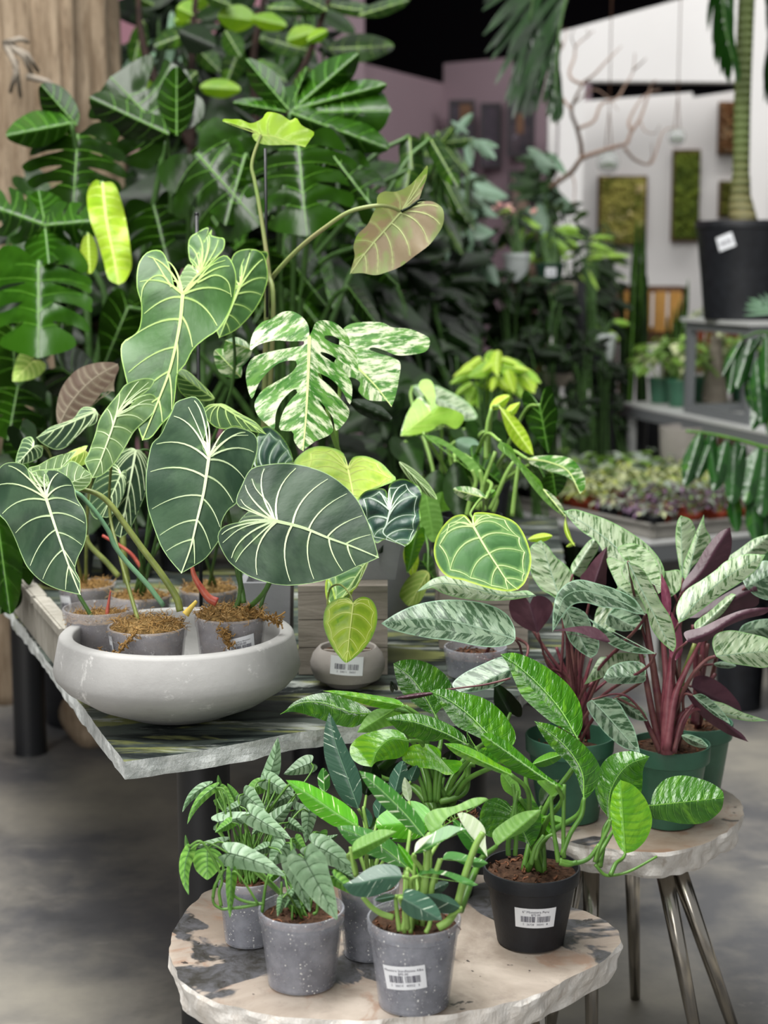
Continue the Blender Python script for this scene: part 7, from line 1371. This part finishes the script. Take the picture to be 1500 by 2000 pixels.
# potted plants along the upper bench and big leafy ones behind the tray
hp = {'a': small_proto('bench_plant', 'bushy light green plant in a green pot on the upper grey bench', 'bushy plants on the upper bench', [c_brt, c_gr, c_lw, c_brt], .12, .22, 90, .06, 'greenpot', 11, .065, .12, .6),
      'b': small_proto('bench_plant', 'bushy yellow-green plant in a green pot seen through the steel stand', 'yellow-green bushes behind the steel stand', [c_gr, c_lime, c_grey], .11, .2, 90, .05, 'greenpot', 12, .06, .11, .6)}
us = set()
for i in range(4):
    for j in range(4):
        p = u1+ev*(.1+.22*i)+en*(.18+.22*j); key = 'a' if i < 2 else 'b'; loc = (p.x, p.y, ZU+.001)
        if i == 2 and j < 2 or i == 3 and j < 2: continue
        cb_ = PH(1402, 795, ZU)
        if math.hypot(p.x-cb_.x, p.y-cb_.y-.08) < .14: continue
        o = hp[key]
        if key not in us: us.add(key); o.location = loc
        else: dup(o, loc, rr.uniform(0, 6), rr.uniform(.9, 1.15))
# caudex plant, empty round pot, coffee plant, blue fan palm
cb = PH(1402, 795, ZU); cx_ = plant('caudex_plant', 'bottle-trunked pale plant seen through the steel stand', 'potted plant', (cb.x, cb.y+.08, ZU+.001), M['branch'])
MB().lathe([(.001, 0), (.05, .0), (.062, .03), (.055, .1), (.035, .18), (.03, .3), (.025, .33), (.001, .33)], (cb.x, cb.y+.08, ZU+.001), 20).build('trunk', M['grey_log'], cx_['root'], True)
fo = small_proto('x', 'x', None, [c_lw, c_grey, c_gr], .11, .14, 60, .06, 'greenpot', 15, lw=.6); f0 = [c for c in fo.children if c.name.startswith('foliage')][0]; pot0 = [c for c in fo.children if c is not f0][0]
bpy.data.objects.remove(pot0); f0.parent = cx_['root']; f0.location = (0, 0, .27); bpy.data.objects.remove(fo)
eb = PH(1335, 960, ZB); er = 50/F*dep(eb); eh = zat(836, eb.y)-ZB
tag(flat_shade_by_angle(MB().lathe([(.001, 0), (er*.6, 0), (er*.68, .005), (er*.95, eh*.6), (er*1.0, eh), (er*.93, eh+.002), (er*.88, eh*.9), (er*.6, .02), (.001, .02)], (eb.x, eb.y, ZB+.007), 44).build('round_empty_pot', M['taupe_pot'], None, True, (eb.x, eb.y, ZB+.007))), 'empty round grey pot at the back of the grey tray under the steel bench', 'pot')
cf = P(1640, 1200, 4.9); cof = plant('coffee_plant', 'coffee plant with glossy rippled dark leaves hanging in from the right edge', 'potted plant', (cf.x, cf.y, .001), M['stem_dark'], (cf.x, cf.y, .35))
lathe_part('pot', potprof(.15, .12, .32), (cf.x, cf.y, .001), M['blackpot'], cof['root']); soilmesh('soil', .13, (cf.x, cf.y, .28), M['soil'], cof['root']); cof['base'] = Vector((cf.x, cf.y, .29)); dc = 4.8
tubepart(cof, [(1640, 1180), (1620, 1000), (1560, 900), (1480, 870), (1400, 850), (1340, 842)], (.009, .004), M['stem'], dc)
for x0, y0, x1, y1, w in ((1370, 845, 1338, 950, .36), (1395, 850, 1362, 935, .3), (1385, 848, 1400, 945, .32), (1420, 860, 1395, 960, .4), (1440, 862, 1432, 985, .38), (1455, 868, 1430, 940, .3), (1485, 872, 1458, 985, .42), (1500, 880, 1490, 1010, .4), (1470, 950, 1478, 1060, .35), (1430, 960, 1440, 1040, .36), (1495, 1000, 1500, 1100, .4), (1520, 890, 1530, 1020, .4)): tf(cof, 'coffee', (x0, y0), (x1, y1), w, dc-.03, shape='ellip', gy=-.2, st=0)
tubepart(cof, [(1640, 1180), (1640, 900), (1580, 700), (1500, 650), (1450, 660)], (.009, .004), M['stem_dark'], 5.2)
for x0, y0, x1, y1 in ((1450, 665, 1412, 735), (1470, 660, 1440, 760), (1490, 655, 1455, 700), (1480, 700, 1490, 830), (1460, 730, 1470, 800), (1500, 650, 1500, 760), (1510, 720, 1470, 840), (1440, 680, 1425, 770), (1520, 760, 1500, 850)): tf(cof, 'coffee', (x0, y0), (x1, y1), .3, 5.2, shape='ellip', gy=-.2, st=0)
fb = P(1600, 900, 5.3); fan = plant('fan_palm', 'blue-grey fan palm leaves at the right edge below the palm pot', 'potted plant', (fb.x, fb.y, .001), M['stem_dark'], (fb.x, fb.y, .4)); lathe_part('pot', potprof(.16, .13, .38), (fb.x, fb.y, .001), M['blackpot'], fan['root']); soilmesh('soil', .14, (fb.x, fb.y, .34), M['soil'], fan['root']); fan['base'] = Vector((fb.x, fb.y, .35))
for i in range(9): a = math.radians(150+i*12); tf(fan, 'greyg', (1520, 610), (1520+math.cos(a)*70, 610-math.sin(a)*-45 if i > 3 else 610-math.sin(a)*60), .09, 5.3, shape='strap', st=1 if i == 4 else 0, gy=-.3)
# low foliage behind the right stool
bush('bright small plant on the floor behind the burgundy leaves at the right edge', 1455, 1120, 50, 45, 5.4, 22, 'brightv', 'ovate', 34, .6, 150, .001, 'blackpot', .1, .5, kd2='mix', stems=2)

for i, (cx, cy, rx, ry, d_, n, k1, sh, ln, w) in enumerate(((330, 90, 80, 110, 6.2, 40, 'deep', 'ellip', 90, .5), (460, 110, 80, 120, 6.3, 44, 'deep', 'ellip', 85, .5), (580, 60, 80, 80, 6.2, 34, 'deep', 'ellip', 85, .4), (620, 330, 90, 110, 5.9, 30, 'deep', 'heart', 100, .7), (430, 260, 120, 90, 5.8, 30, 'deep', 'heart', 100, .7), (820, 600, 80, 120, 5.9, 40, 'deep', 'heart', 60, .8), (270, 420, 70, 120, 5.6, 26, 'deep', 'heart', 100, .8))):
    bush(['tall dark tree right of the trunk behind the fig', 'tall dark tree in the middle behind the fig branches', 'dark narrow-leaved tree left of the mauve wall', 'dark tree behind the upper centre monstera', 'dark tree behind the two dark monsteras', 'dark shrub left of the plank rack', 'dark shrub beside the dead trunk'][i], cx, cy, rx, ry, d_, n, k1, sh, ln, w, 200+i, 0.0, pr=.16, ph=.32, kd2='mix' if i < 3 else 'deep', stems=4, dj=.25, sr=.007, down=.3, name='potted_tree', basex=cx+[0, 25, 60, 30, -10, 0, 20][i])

for i, (cx, cy, rx, ry, d_, n, k1, sh, ln, w, k2) in enumerate(((1100, 440, 45, 45, 7.9, 34, 'mix', 'ellip', 30, .5, 'ficus'), (1150, 560, 45, 50, 7.95, 40, 'mix', 'heart', 28, .7, 'deep'), (1075, 600, 50, 50, 7.2, 40, 'deep', 'ellip', 36, .5, 'mix'), (1185, 500, 28, 60, 8.1, 30, 'mix', 'lance', 44, .22, 'ficus'), (930, 520, 45, 60, 7.2, 36, 'mix', 'heart', 30, .8, 'greyg'), (1140, 690, 45, 45, 7.1, 40, 'deep', 'ellip', 28, .5, 'mix'), (1000, 560, 60, 40, 7.2, 34, 'mix', 'ellip', 34, .5, 'deep'), (1040, 700, 60, 60, 6.9, 40, 'deep', 'heart', 34, .7, 'mix'), (830, 400, 60, 70, 6.4, 34, 'mix', 'ellip', 40, .45, 'ficus'), (890, 640, 50, 60, 6.6, 36, 'deep', 'heart', 36, .7, 'brightv'), (1190, 830, 40, 40, 7.6, 30, 'deep', 'ellip', 30, .5, 'mix'), (1110, 790, 50, 40, 6.9, 34, 'deep', 'ellip', 30, .5, 'mix'))):
    bush(['small-leaved shrub left of the wide moss panel', 'dark heart-leaved shrub below the wide moss panel', 'dark shrub in front of the right end of the plank rack', 'narrow-leaved shrub left of the tallest snake plant', 'round-leaved shrub in front of the left end of the plank rack', 'dark shrub left of the lower white pot', 'leafy shrub hanging before the middle of the plank rack', 'dark shrub above and right of the chartreuse plant', 'mixed green shrub below the pale schefflera', 'dark shrub with some bright leaves above the chartreuse plant', 'dark shrub behind the left end of the tray', 'dark shrub just left of the tray plants'][i], cx, cy, rx, ry, d_, n, k1, sh, ln, w, 300+i, .001, pr=.09, ph=.22, kd2=k2, stems=4, dj=.12, sr=.004, down=.3, name='potted_shrub')
